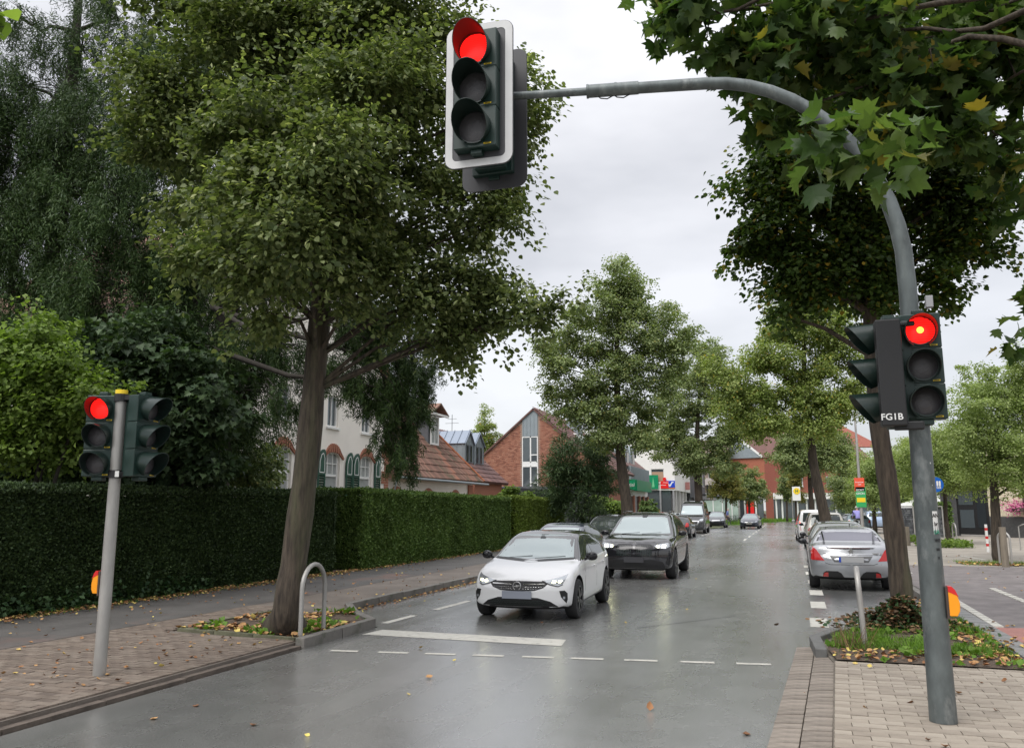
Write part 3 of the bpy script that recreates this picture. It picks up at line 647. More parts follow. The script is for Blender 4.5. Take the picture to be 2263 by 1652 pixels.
tspr = tree('spruce_tree', 'dark spruce with drooping branches reaching in front of the white house with green shutters', tuple(bs), sps, [.34, .30, .25, .14, .04], bls, 300000, .10, 'lf_spruce', style='spruce', shape='needle', bark='bark2', cl=.5, flat=.35, shell=.5, twigs=.4, limb=.07)
arr = crown(blr, 80000, .070, 'spruce', .22, .7, .3, void=.0); add_leaves('drooping_sprays', tspr, arr, 'needle', M['lf_spruce'])
br = MB()
s0 = Vector(sps[1])+Vector((0, 0, 1.5))
for px, py, dx, dy in ((650, 740, 850, 830), (560, 735, 720, 690), (620, 660, 900, 790), (640, 830, 900, 870)):
    br.tube([P(470, py-60, 17.5), P(px, py, 15.5), P(px+120, (py+dy)/2-10, 15.2), P(dx, dy, 15)], [.07, .05, .035, .012], n=5, cap=False)
for q in arr[4][::2]:
    q = Vector(q); br.tube([q+Vector((-.25, .1, .18)), q, q+Vector((.1, 0, -.25))], [.010, .008, .003], n=3, cap=False)
br.build('bough', M['bark2'], tspr, world=True, smooth=True, auto=180)
bs2 = P(60, 1190, 20); bs2.z = LZ
tree('spruce_tree', 'second dark spruce at the left edge, its tips against the sky above the bright shrub', tuple(bs2), [tuple(bs2), (bs2.x, bs2.y, 6), (bs2.x, bs2.y, 12), (bs2.x, bs2.y, 17)], [.32, .28, .18, .05],
     BL([(60, 350, 140, 110), (200, 420, 130, 90), (90, 520, 170, 90), (60, 650, 150, 90), (180, 740, 140, 80), (60, 190, 90, 60), (230, 300, 110, 60), (180, 110, 80, 45), (90, 70, 60, 40), (260, 40, 70, 35), (10, 280, 90, 80), (240, 580, 120, 80), (-80, 400, 120, 300), (150, 215, 70, 50)], 20, 2.2), 240000, .10, 'lf_spruce', style='spruce', shape='needle', bark='bark2', cl=.5, flat=.35, shell=.45, twigs=.4)
# shrubs behind the hedge
def shrub(name, label, px, py, z, blobs, n, size, m, style='lime', shape='leaf', cl=.3, bark='bark2', stems=5, dz=None, cat='shrub', flat=.6, shell=.5, group=None, twigs=.25):
    b = P(px, py, z); b.z = LZ; t = thing(name, label, cat, tuple(b), 0, group); bb = BL(blobs, z, dz)
    arr = crown(bb, n, size, style, cl, flat, shell); s = MB()
    for i in range(stems):
        c = Vector(random.choice(bb)[0]); s.tube([b+Vector((random.uniform(-.2, .2), random.uniform(-.2, .2), 0)), b.lerp(c, .5)+Vector((0, 0, .25)), c], [.05, .035, .015], n=5, cap=False)
    for q in arr[4]:
        if random.random() < twigs:
            q = Vector(q); s.tube([q.lerp(Vector(min(bb, key=lambda c: (Vector(c[0])-q).length)[0]), .8), q], [.012, .005], n=3, cap=False)
    s.build('stems', M[bark], t, world=True, smooth=True, auto=180); add_leaves('foliage', t, arr, shape, M[m]); return t
shrub('maple_bush', 'dark broad-leaved bush in the shade between the spruce and the left traffic light', 330, 1180, 16.6, [(300, 760, 120, 60), (400, 840, 120, 70), (270, 880, 100, 70), (360, 950, 130, 70), (200, 1000, 120, 60), (480, 900, 90, 60), (420, 1030, 120, 40), (60, 1030, 120, 50), (120, 930, 100, 60), (300, 1040, 90, 30)], 26000, .13, 'lf_maple_dk', shape='plane', cl=.45, dz=1.0)
shrub('hazel_shrub', 'bright yellow-green shrub at the left edge, rising above the dark hedge', 60, 1180, 14.2, [(60, 730, 80, 40), (20, 800, 110, 60), (120, 790, 70, 45), (90, 860, 110, 50), (190, 850, 45, 30), (40, 920, 120, 50), (150, 920, 60, 40), (60, 980, 110, 40), (215, 920, 30, 45), (100, 1000, 60, 40), (235, 880, 25, 18), (-60, 850, 90, 140)], 20000, .095, 'lf_hazel', cl=.3, dz=.8, twigs=.5)
shrub('laurel_shrub', 'loose light green shrub left of the shuttered windows, above the hedge', 500, 1180, 21, [(500, 990, 60, 50), (560, 1020, 50, 40), (450, 1030, 60, 40), (520, 1060, 80, 22), (575, 1050, 30, 30), (470, 950, 40, 30), (400, 1055, 60, 22)], 13000, .10, 'lf_street', cl=.3, dz=.8)
shrub('conifer_bush', 'dark green conifer bush in front of the brick gable and zinc bay', 1285, 1175, 40, [(1270, 1020, 55, 35), (1300, 990, 40, 22), (1240, 1050, 40, 35), (1320, 1030, 35, 40), (1280, 1080, 60, 50), (1230, 1090, 35, 30), (1290, 1130, 45, 35), (1330, 1075, 28, 35), (1255, 985, 30, 18), (1320, 1000, 25, 20)], 26000, .19, 'lf_dkshrub', style='x', shape='needle', cl=.5, dz=1.2)
shrub('garden_shrub', 'fresh green shrub between the conifer bush and the street tree trunk', 1335, 1165, 46, [(1330, 1110, 22, 16), (1350, 1120, 22, 12), (1325, 1130, 25, 12), (1362, 1126, 12, 8)], 5000, .14, 'lf_hazel', cl=.3, dz=.8)
shrub('ball_bush', 'round clipped bush in front of the green shop sign', 1433, 1160, 56, [(1433, 1119, 18, 14), (1433, 1128, 20, 12)], 6500, .09, 'lf_yew2', cl=.18, dz=.6, shell=.8)
shrub('sapling', 'tip of a light shrub poking up above the middle hedge before the slate wall', 1135, 1180, 38, [(1128, 1078, 8, 8), (1140, 1086, 26, 6), (1165, 1088, 8, 6), (1105, 1090, 8, 5)], 900, .13, 'lf_hazel', cl=.18, dz=.3)
# street trees further down
def street(label, px, pz, spx, rad, blobs, n, ls, m, dz=None, cl=.42, group=ST, limb=.05, bark='bark', name='street_tree', per=None, shape='leaf', flat=.6, twigs=.3, shell=.5):
    b = P(px, 1130, pz); b.z = .10; sp = [tuple(b)]+[tuple(P(x, y, pz)) for x, y in spx]
    return tree(name, label, tuple(b), sp, rad, BL(blobs, pz, dz), int(n*1.35), ls*.80, m, void=.07, bark=bark, group=group, cl=cl, limb=limb, per=per, shape=shape, flat=flat, twigs=twigs, shell=shell)
street('tall street tree with a bare top shoot, right of the conifer bush', 1388, 36, [(1385, 1120), (1372, 1020), (1366, 930), (1362, 800), (1365, 680), (1362, 600)], [.34, .26, .22, .18, .13, .08, .03],
    [(1362, 590, 20, 18), (1390, 615, 22, 14), (1345, 640, 40, 26), (1400, 650, 45, 26), (1350, 690, 60, 34), (1430, 690, 40, 22), (1290, 700, 36, 26), (1400, 730, 60, 34), (1470, 690, 30, 16), (1250, 740, 38, 22), (1210, 770, 36, 14), (1330, 770, 60, 34), (1450, 760, 50, 32), (1500, 760, 36, 24), (1240, 810, 44, 26),
     (1300, 840, 56, 34), (1390, 820, 60, 40), (1470, 830, 50, 36), (1240, 860, 38, 22), (1260, 900, 50, 18), (1340, 900, 52, 34), (1420, 890, 50, 36), (1370, 950, 48, 30), (1410, 980, 35, 24), (1340, 970, 30, 22), (1300, 920, 30, 20), (1520, 735, 22, 14), (1205, 765, 14, 8)], 62000, .13, 'lf_street', dz=1.5)
street('darker street tree whose trunk stands before the grey slate house, behind the van', 1545, 68, [(1544, 1110), (1541, 1040), (1540, 960), (1545, 860), (1550, 780)], [.42, .34, .28, .2, .12, .05],
    [(1550, 790, 50, 26), (1590, 820, 50, 30), (1510, 830, 45, 32), (1560, 880, 60, 40), (1620, 880, 50, 34), (1490, 900, 50, 36), (1450, 960, 48, 34), (1520, 950, 55, 38), (1590, 950, 55, 38), (1500, 1000, 50, 26), (1560, 1010, 50, 28), (1600, 1020, 40, 24), (1640, 950, 34, 30), (1530, 1035, 35, 12), (1660, 900, 30, 24), (1575, 770, 18, 14)], 56000, .19, 'lf_street', dz=2.4, cl=.6)
street('light green street tree with a bent trunk right of the road', 1830, 34, [(1822, 1140), (1800, 1040), (1786, 940), (1778, 850), (1775, 760), (1770, 690)], [.27, .23, .19, .16, .12, .08, .03],
    [(1720, 690, 40, 18), (1770, 690, 50, 26), (1830, 690, 50, 18), (1700, 730, 30, 18), (1770, 740, 60, 32), (1840, 740, 40, 34), (1670, 800, 34, 26), (1730, 800, 52, 34), (1800, 810, 60, 38), (1870, 800, 40, 34), (1630, 850, 30, 30), (1690, 870, 46, 34), (1760, 870, 56, 36), (1830, 880, 50, 34), (1620, 910, 36, 24), (1660, 940, 36, 22), (1730, 930, 50, 30), (1800, 940, 50, 28), (1860, 910, 36, 30), (1600, 830, 22, 22), (1880, 860, 30, 30), (1575, 810, 18, 16)], 52000, .13, 'lf_street2', dz=1.5)
street('smaller street tree behind the bent trunk, its lower crown before the far brick house', 1793, 66, [(1792, 1110), (1789, 1060), (1786, 1010), (1785, 960)], [.26, .2, .17, .12, .05],
    [(1760, 970, 50, 24), (1810, 960, 50, 26), (1740, 1005, 38, 22), (1790, 1000, 50, 24), (1840, 990, 40, 26), (1770, 1028, 34, 12), (1830, 1020, 36, 14), (1860, 1000, 22, 18)], 26000, .20, 'lf_street', dz=2.4, cl=.6)
# lime right foreground
b2 = G(1998, 1372, .14); Z2 = 11.7
tree('lime_tree', 'dark lime rising from the withered ivy heap, behind the curved signal mast', tuple(b2), [tuple(b2), tuple(P(1994, 1335, Z2)), tuple(P(1985, 1250, Z2)), tuple(P(1963, 1080, Z2)), tuple(P(1940, 930, Z2)), tuple(P(1925, 740, Z2)), tuple(P(1918, 560, Z2)), tuple(P(1915, 380, Z2)), tuple(P(1912, 200, Z2))],
    [.24, .16, .145, .135, .125, .11, .095, .07, .03], BL([(1700, 370, 60, 40), (1720, 440, 80, 50), (1700, 520, 70, 50), (1760, 560, 90, 50), (1830, 480, 90, 60), (1800, 400, 90, 50), (1900, 560, 90, 60), (1960, 480, 90, 60), (2040, 440, 80, 60), (2100, 400, 80, 50), (2150, 460, 70, 50), (2100, 530, 80, 40), (2000, 590, 90, 50),
    (1860, 630, 90, 40), (1780, 630, 60, 34), (1940, 660, 70, 26), (2060, 610, 60, 36), (2170, 530, 40, 28), (1720, 320, 50, 26), (2200, 400, 40, 40), (1660, 430, 30, 20), (2060, 655, 40, 18), (1850, 330, 100, 50), (2000, 330, 100, 60), (1720, 690, 34, 16), (1790, 240, 80, 60), (1950, 180, 150, 110), (1665, 545, 30, 24), (1760, 300, 30, 30)], Z2),
    62000, .075, 'lf_right', group=ST, cl=.34, limb=.05, shape='heart', twigs=.5, flat=.7, nseg=16, void=.08)
shrub_sprig = None
# plane tree whose boughs hang in from the top right
bp_ = Vector((6.6, 7.4, .1)); tp = thing('plane_tree', 'plane tree at the right edge whose large lobed leaves overhang the signal mast', 'tree', tuple(bp_))
tm = MB(); tm.tube([bp_, bp_+Vector((.05, 0, 2.5)), bp_+Vector((-.2, .1, 5)), bp_+Vector((-.6, .3, 8)), bp_+Vector((-1, .4, 11))], [.38, .32, .28, .2, .1], n=14); tm.build('trunk', M['bark'], tp, world=True, smooth=True, auto=180)
blp = BL([(1530, 30, 60, 40), (1620, 60, 70, 50), (1560, 90, 40, 20), (1720, 70, 90, 60), (1690, 150, 60, 40), (1830, 60, 90, 70), (1800, 170, 60, 40, .5), (1950, 80, 90, 80), (1900, 190, 80, 50), (2070, 80, 100, 80), (2180, 90, 90, 90), (2030, 200, 90, 60), (2150, 220, 90, 70), (2250, 200, 70, 90), (1680, 220, 40, 30, .8), (1700, 260, 50, 26, .8),
    (2240, 330, 50, 40), (2170, 310, 70, 30), (2060, 290, 60, 40), (2300, 60, 100, 100), (2262, 430, 20, 40), (2272, 700, 10, 36), (1470, 20, 22, 16), (1560, -60, 120, 60), (1850, -80, 200, 80), (2150, -90, 200, 90), (1760, 300, 30, 20, .8)], 9.3, .8)
arrp = crown(blp, 5400, .20, 'x', .30, .8, .2, per=20, void=.06)
blq = BL([(1830, 270, 24, 20), (1820, 310, 24, 20), (1880, 300, 40, 24), (1940, 300, 50, 26), (1990, 330, 36, 26), (1950, 390, 24, 24), (1900, 360, 24, 18), (1790, 350, 24, 16, .3)], 5.4, .22)
arrq = crown(blq, 80, .175, 'lime', .16, .8, .2, per=12)
add_leaves('crown', tp, tuple(np.concatenate([a, b]) for a, b in zip(arrp, arrq)), 'plane', M['lf_plane'])
lm = MB(); hub = bp_+Vector((-.3, .1, 5.4)); bough = []
for tg in (0, 3, 6, 9, 12, 15, 17, 20, 22, 24):
    q = Vector(blp[tg][0]); L_ = (q-hub).length; r_ = random.Random(tg)
    mid = [hub.lerp(q, t)+Vector((r_.uniform(-.3, .3), r_.uniform(-.3, .3), .55*math.sin(PI*t)+r_.uniform(-.25, .25))) for t in (.22, .45, .68, .86)]
    cc_ = catmull([hub+Vector((0, 0, r_.uniform(-1, 1.5)))]+mid+[q], 3); bough += cc_; lm.tube(cc_, list(np.linspace(.07, .008, len(cc_))), n=6, cap=False)
for q in [Vector(c) for c, r in blp+blq]+[Vector(c) for c in arrp[4][::2]]+[Vector(c) for c in arrq[4]]:
    a = min(bough, key=lambda p: (p-q).length+.3*abs(p.z-q.z)); 
    if (a-q).length < 2.6: lm.tube([a, a.lerp(q, .5)+Vector((random.uniform(-.08, .08), random.uniform(-.08, .08), .10)), q], [.013, .008, .003], n=4, cap=False)
lm.build('branches', M['bark'], tp, world=True, smooth=True, auto=180)
# sprig of a tree at the upper left corner
sg = thing('maple_tree', 'young maple whose large pale leaves reach in at the top left corner', 'tree', (-6.9, 4.2, LZ))
s = MB(); s.tube([(-6.9, 4.2, LZ), (-6.85, 4.2, 3), (-6.7, 4.3, 6)], [.07, .06, .02], n=8); s.tube([(-6.85, 4.2, 3), P(-60, 60, 6.4), P(8, 60, 6.2)], [.03, .015, .004], n=4); s.build('trunk', M['bark'], sg, world=True, smooth=True, auto=180)
arr = crown(BL([(-4, 20, 16, 26), (-6, 110, 10, 34), (-70, 60, 60, 80)], 6.2, .3), 60, .16, 'lime', .12, .8, .1, per=8); add_leaves('crown', sg, arr, 'heart', M['lf_hazel'])
# trees right of the road, beyond the pavement
RG = 'feathery light green trees on the right pavement'
street('feathery tree whose thick trunk stands beside the wooden post', 2206, 26, [(2204, 1225), (2200, 1150), (2196, 1080), (2190, 1000)], [.24, .17, .145, .12, .06],
    [(2180, 850, 60, 30), (2230, 860, 50, 34), (2140, 900, 46, 30), (2200, 920, 60, 36), (2260, 920, 50, 40), (2130, 960, 44, 32), (2190, 980, 60, 34), (2250, 1000, 60, 40), (2150, 1020, 44, 26), (2210, 1045, 60, 22), (2265, 1060, 40, 24), (2160, 820, 30, 16), (2290, 830, 60, 40), (2240, 800, 40, 18)], 36000, .085, 'lf_robinia', dz=1.5, group=RG, name='robinia_tree', shape='needle' if 0 else 'leaf', cl=.4, flat=.45)
street('slim feathery tree in the small planted bed before the dark entrance door', 2092, 39, [(2090, 1150), (2088, 1105), (2086, 1085)], [.13, .10, .09, .06],
    [(2080, 1000, 46, 24), (2050, 1030, 40, 22), (2110, 1030, 36, 24), (2150, 1060, 34, 20), (2030, 1060, 40, 18), (2080, 1060, 46, 18), (2120, 960, 30, 22), (2020, 1000, 30, 22), (2065, 960, 22, 16)], 26000, .11, 'lf_robinia', dz=1.6, group=RG, name='robinia_tree', cl=.45, flat=.45)
for i, (lab, px, z, bl, m, n) in enumerate([
    ('round green tree just left of the lamp post with the posters', 1880, 74, [(1880, 1030, 30, 22), (1860, 1060, 30, 24), (1885, 1080, 36, 22), (1870, 1105, 30, 14)], 'lf_street', 14000),
    ('low tree with overhanging crown between the lamp post and the right lime trunk', 1930, 56, [(1920, 1020, 30, 26), (1960, 1010, 36, 30), (1920, 1065, 36, 26), (1960, 1070, 36, 26), (1895, 1085, 24, 18), (1935, 1100, 36, 16), (1995, 1040, 40, 40), (2010, 1090, 40, 24)], 'lf_robinia', 24000),
    ('narrow dark tree beside the parked blue car on the right', 1868, 92, [(1868, 1090, 16, 20), (1866, 1070, 14, 20), (1868, 1112, 13, 10)], 'lf_dkshrub', 6000),
    ('yellowing tree beside the bus stop sign', 1758, 104, [(1762, 1062, 15, 20), (1757, 1085, 17, 18), (1765, 1040, 12, 12)], 'lf_autumn', 6000),
    ('slender grey-green tree at the corner of the far brick house', 1738, 112, [(1738, 1060, 13, 20), (1738, 1085, 14, 16)], 'lf_street', 5000),
    ('yellow-brown small tree at the left kerb beside the walking man', 1604, 96, [(1600, 1060, 24, 18), (1585, 1080, 20, 14), (1615, 1075, 24, 20), (1600, 1045, 22, 14), (1612, 1095, 24, 10)], 'lf_autumn', 9000),
    ('dark green small tree left of the oncoming car, with yellow tips', 1655, 104, [(1650, 1050, 24, 14), (1668, 1070, 26, 18), (1645, 1075, 20, 20), (1685, 1080, 14, 14), (1655, 1095, 22, 10)], 'lf_street', 9000),
    ('tree crown filling the gap behind the low feathery tree on the right', 2010, 84, [(1990, 1000, 60, 24), (2040, 990, 50, 30), (2100, 1000, 60, 40), (2180, 1010, 80, 50), (2050, 1050, 60, 40), (2130, 1070, 60, 30), (1960, 1060, 40, 40)], 'lf_street2', 20000),
    ]):
    y1 = max(b[1]+b[3]*.5 for b in bl)
    street(lab, px, z, [(px, (1130+y1)/2), (px, y1), (px-1, y1-30)], [.16, .13, .11, .05], bl, n, .0019*z+.03, m, dz=2.0, group='small trees far down the street', name='small_tree', cl=.55, twigs=.15)
street('pale spindly tree behind the zinc dormers and left of the brick gable', 1072, 70, [(1072, 1060), (1071, 1000), (1070, 940), (1069, 910)], [.18, .14, .1, .06, .02],
    [(1069, 908, 7, 10), (1055, 938, 18, 4), (1085, 945, 18, 5), (1068, 940, 10, 14), (1050, 960, 20, 5), (1090, 965, 16, 7), (1070, 970, 24, 14), (1045, 980, 18, 8), (1090, 985, 18, 10)], 5000, .18, 'lf_street2', dz=1.5, group=None, name='small_tree', cl=.4)
# ------------------------------------------------------------ buildings
def wallgrid(mb, p0, p1, z0, z1, th, ops):
    """wall along p0->p1 (outer face), thickness th to its left side, with openings (s0,s1,z0,z1)"""
    p0 = Vector(p0); p1 = Vector(p1); L = (p1-p0).length; d = (p1-p0)/L; nn = Vector((-d.y, d.x))
    ss = sorted({0, L}|{o[0] for o in ops}|{o[1] for o in ops}); zs = sorted({z0, z1}|{o[2] for o in ops}|{o[3] for o in ops})
    ang = math.atan2(d.y, d.x)
    for i in range(len(ss)-1):
        run = None
        for j in range(len(zs)-1):
            sm, zm = (ss[i]+ss[i+1])/2, (zs[j]+zs[j+1])/2
            if any(o[0] < sm < o[1] and o[2] < zm < o[3] for o in ops): continue
            c = p0+d*sm+nn*th/2; mb.box((c.x, c.y, zm), (ss[i+1]-ss[i], th, zs[j+1]-zs[j]), ang)
    return d, nn, ang
def window(parent, c, d, nn, ang, wd, z0, z1, bars=(1, 1), frame='white', pane='pane', rec=.10, fw=.06, label=None, sill=None, split=None):
    """c: point on the wall face at the window centre"""
    b = MB(); zc = (z0+z1)/2; q = Vector(c)+nn*rec
    def bx(s, z, w_, h, dep, off=0): p = q+d*s+nn*off; b.box((p.x, p.y, z), (w_, dep, h), ang)
    bx(-wd/2+fw/2, zc, fw, z1-z0, .07); bx(wd/2-fw/2, zc, fw, z1-z0, .07); bx(0, z0+fw/2, wd-2*fw, fw, .07); bx(0, z1-fw/2, wd-2*fw, fw, .07)
    nx, nz = bars; zs0 = split or z0
    if split: bx(0, split, wd-2*fw, fw*1.3, .075)
    for i in range(1, nx): bx(-wd/2+wd*i/nx, (zs0+z1)/2, fw*.55, z1-zs0-2*fw, .05)
    for j in range(1, nz): bx(0, zs0+(z1-zs0)*j/nz, wd-2*fw, fw*.5, .048)
    if sill: bx(0, z0-.05, wd+.16, .08, .22, -rec+.02)
    w_ = b.build('window', M[frame], parent, world=True, label=label)
    g = MB(); p = q+nn*.035; g.box((p.x, p.y, zc), (wd-.02, .01, z1-z0-.02), ang); g.build('pane', M[pane], w_, world=True)
    bk = MB(); p = q+nn*.45; 
    return w_
def bricks(parent, p0, d, z0, z1, L, inside, bw=.25, bh=.083, m='brick', limit=300, out=(0, 0), proud=.012):
    """courses of single bricks on a wall face; p0 left foot, d direction, out = outward normal"""
    cells = []; j = 0; z = z0
    while z < z1:
        s = -(bw/2 if j % 2 else 0)
        while s < L:
            a, b_ = max(0, s), min(L, s+bw); 
            if b_-a > .05 and inside((a+b_)/2, z+bh/2) and inside(a+.01, z+bh/2) and inside(b_-.01, z+bh/2): cells.append((a, b_, z))
            s += bw
        z += bh; j += 1
    random.shuffle(cells); ang = math.atan2(d[1], d[0]); st = MB(); me = None
    full = [c for c in cells if abs(c[1]-c[0]-bw) < 1e-6][:limit]; fs = set(full)
    Mi = wm(parent).inverted() if parent else Matrix.Identity(4)
    if full:
        q = MB(); q.box((0, 0, 0), (bw-.014, .05, bh-.014)); me = mesh_np('brick', q.v, q.f, M[m])
    pos = lambda a, b_, z: (p0[0]+d[0]*(a+b_)/2+out[0]*(proud-.025), p0[1]+d[1]*(a+b_)/2+out[1]*(proud-.025), z+bh/2)
    for c in full:
        o = newo('brick', me, parent); o.matrix_local = Mi @ Matrix.Translation(pos(*c)) @ Matrix.Rotation(ang, 4, 'Z')
    for c in cells:
        if c not in fs: st.box(pos(*c), (c[1]-c[0]-.014, .05, bh-.014), ang)
    if st.v: st.build('brickwork', M[m], parent, world=True, kind='stuff')
def tilefield(parent, A, B, D, C_, rows, m, tw=.24, clip=None, name='tile_course', th=.03):
    """roof plane: A,B eave ends; D,C ridge ends. Every course its own part, tiles stepped"""
    A, B, C_, D = map(Vector, (A, B, C_, D)); nrm = (B-A).cross(D-A).normalized(); nrm = nrm if nrm.z > 0 else -nrm
    for r in range(rows):
        mb = MB(); t0, t1 = r/rows, (r+1)/rows+.02
        a0, b0 = A.lerp(D, t0), B.lerp(C_, t0); a1, b1 = A.lerp(D, t1), B.lerp(C_, t1); L = (b0-a0).length; n = max(1, int(L/tw)); u = (b0-a0)/L; u1 = (b1-a1).normalized()
        for i in range(n):
            s0, s1 = i/n, (i+1)/n; e = random.uniform(0, .012)
            p = [a0.lerp(b0, s0), a0.lerp(b0, (s0+s1)/2), a0.lerp(b0, s1-.04/n)]; q = [a1.lerp(b1, s0), a1.lerp(b1, (s0+s1)/2), a1.lerp(b1, s1-.04/n)]
            k = len(mb.v); h = (.055+e, .085+e, .05+e)
            for x, hh in zip(p, h): mb.v.append(tuple(x+nrm*hh))
            for x, hh in zip(q, h): mb.v.append(tuple(x+nrm*(hh-.045)))
            for x in p: mb.v.append(tuple(x+nrm*.005))
            mb.f += [(k, k+1, k+4, k+3), (k+1, k+2, k+5, k+4), (k+6, k+7, k+1, k), (k+7, k+8, k+2, k+1)]; mb.m += [0]*4
        mb.build(name, M[m], parent, world=True)
def plank(mb, A, B, C_, D, th):
    A, B, C_, D = map(Vector, (A, B, C_, D)); n = (B-A).cross(D-A).normalized(); n = n if n.z > 0 else -n; k = len(mb.v)
    mb.v += [tuple(x) for x in (A, B, C_, D)]+[tuple(x-n*th) for x in (A, B, C_, D)]
    mb.f += [(k, k+1, k+2, k+3), (k+7, k+6, k+5, k+4), (k, k+4, k+5, k+1), (k+1, k+5, k+6, k+2), (k+2, k+6, k+7, k+3), (k+3, k+7, k+4, k)]; mb.m += [mb.cm]*6
# --- white house with arched windows and green shutters, facade on X=-17 (faces +X)
XF = -17.0
H1 = thing('white_house', 'white rendered house with red brick window arches and green louvred shutters behind the hedge', 'house', (-20, 28, 0))
dY = Vector((0, 1)); nIn = Vector((-1, 0)); dv = Vector((0, -1))
wins = [24.95, 28.35, 31.05]; wz0, wz1 = 1.5, 3.97; ww = 1.12
wb_ = MB(); ops = [(33.1-(y+ww/2), 33.1-(y-ww/2), wz0, wz1) for y in wins]+[(33.1-(y+.45), 33.1-(y-.45), 4.85, 6.35) for y in (25.2, 28.5, 31.2)]
# direction p0(33.1) -> p1(18): d=(0,-1), left normal = (1,0)... thickness must go inward, so run the other way
ops = [(o[0], o[1], o[2], o[3]) for o in [(y-ww/2-18, y+ww/2-18, wz0, wz1) for y in wins]+[(y-.4-18, y+.4-18, 4.95, 6.2) for y in (28.25, 31.0, 24.9)]]
d_, n_, a_ = wallgrid(wb_, (XF, 18), (XF, 33.1), 0, 7.2, .35, ops)
wb_.bb((XF-.35, 32.75, 0), (-25, 33.1, 7.2)); wb_.bb((XF-.35, 18, 0), (-25, 18.35, 7.2))
# gable facing the road above the eaves
wb_.prism([(18.0, 7.2), (33.1, 7.2), (25.5, 12.4)], XF-.35, XF, Matrix(((0, 1, 0, 0), (1, 0, 0, 0), (0, 0, 1, 0), (0, 0, 0, 1))))
wb_.build('wall', M['render'], H1, world=True)
rf = MB(); plank(rf, (XF+.4, 17.5, 6.9), (XF+.4, 25.5, 12.75), (-26, 25.5, 12.75), (-26, 17.5, 6.9), .15); plank(rf, (XF+.4, 33.6, 6.9), (XF+.4, 25.5, 12.75), (-26, 25.5, 12.75), (-26, 33.6, 6.9), .15); rf.build('roof', M['tile_red'], H1, world=True)
inn = MB(); inn.bb((XF-1.6, 18.4, 0), (XF-1.5, 32.7, 7)); inn.build('room_back_wall', mat('dim room', (.25, .24, .22), .9), H1, world=True)
def arcp(w_, h, n=10, s=1.0):
    return [(s*w_/2*math.cos(PI*(1-i/n)), h*math.sin(PI*i/n)) for i in range(n+1)]
for y in wins:
    c = Vector((XF, y))
    wdn = window(H1, c, Vector((0, 1)), nIn, PI/2, ww, wz0, wz1, bars=(3, 2), pane='pane_curtain', rec=.14, fw=.07, split=3.05, sill=True)
    # brick voussoirs, one by one
    n = 13; R0 = .62
    sh = None
    for i in range(n):
        a = PI*(.10+.80*i/(n-1)); M4 = Matrix.Translation((XF+.02, y-math.cos(a)*.66, 3.67+math.sin(a)*.46)) @ Matrix.Rotation(-(a-PI/2)*-.8, 4, 'X')
        if sh is None:
            q = MB(); q.box((0, 0, 0), (.10, .085, .34)); sh = mesh_np('brick', q.v, q.f, M['brick'])
        newo('brick', sh, H1, wm(H1).inverted() @ M4)
    # corner infill that makes the opening arched
    for sgn in (-1, 1):
        q = MB(); pts_ = [(y+sgn*ww/2, 3.97), (y+sgn*ww/2, 3.67)]+[(y+sgn*ww/2*math.cos(t), 3.67+.30*math.sin(t)) for t in (R(20), R(40), R(60), R(80), R(90))]
        q.prism(pts_, XF-.13, XF-.003, Matrix(((0, 1, 0, 0), (1, 0, 0, 0), (0, 0, 1, 0), (0, 0, 0, 1)))); q.build('arch_infill', M['render'], H1, world=True)
for y in (28.25, 31.0, 24.9): window(H1, Vector((XF, y)), Vector((0, 1)), nIn, PI/2, .8, 4.95, 6.2, bars=(2, 1), pane='pane', sill=True)
def shutter(y, w_=.52, lean=0):
    s_ = MB(); z0, z1 = 1.5, 3.60; X = XF+.07
    TM = Matrix(((0, 1, 0, X), (1, 0, 0, y), (0, 0, 1, 0), (0, 0, 0, 1)))
    top = [(-w_/2, z1)]+[(-w_/2+w_*i/6, z1+.42*math.sin(PI/2*min(1, (i+1)/5))) for i in range(1, 6)]+[(w_/2, z1+.30)]
    s_.prism([(-w_/2, 3.05), ]+top+[(w_/2, 3.05)], -.02, .02, TM)
    for a in (-w_/2+.035, w_/2-.035): s_.box((X, y+a, (z0+3.05)/2), (.045, .07, 3.05-z0))
    s_.box((X, y, z0+.04), (.045, w_-.14, .08)); s_.box((X, y, 2.2), (.045, w_-.14, .07))
    so_ = s_.build('shutter', M['green_paint'], H1, world=True)
    q = MB(); q.box((0, 0, 0), (.012, w_-.15, .085)); sl = mesh_np('slat', q.v, q.f, M['green_paint'])
    for k in range(15):
        z = z0+.13+k*.098
        if abs(z-2.2) < .05: continue
        newo('slat', sl, so_, Matrix.Translation((X-wm(H1).translation.x, y-wm(H1).translation.y, z)) @ Matrix.Rotation(R(32), 4, 'Y'))
    fr = MB()
    for a in range(5): pass
    pts3 = [(X+.026, y-w_*.32, 3.13), (X+.026, y-w_*.32, 3.55), (X+.026, y-w_*.12, 3.81), (X+.026, y+w_*.12, 3.87), (X+.026, y+w_*.32, 3.67), (X+.026, y+w_*.32, 3.13), (X+.026, y-w_*.32, 3.13)]
    for a, b_ in zip(pts3[:-1], pts3[1:]): fr.bar(a, b_, .03, .006, up=(1, 0, 0))
    fr.build('white_edging', M['white'], so_, world=True)
for y in (23.95, 27.45, 29.55, 30.12, 32.0): shutter(y)
# brick quoins at the corner
for k in range(44):
    z = .1+k*.083*1.35; w_ = .62 if (k//5) % 2 else .36
    for i in range(int(w_/.24)+1):
        a = i*.25; b_ = min(w_, a+.24)
        if b_-a > .05:
            q = MB(); q.box((XF+.012, 33.1-(a+b_)/2, z), (.05, b_-a, .098)); q.build('brick', M['brick'], H1, world=True)
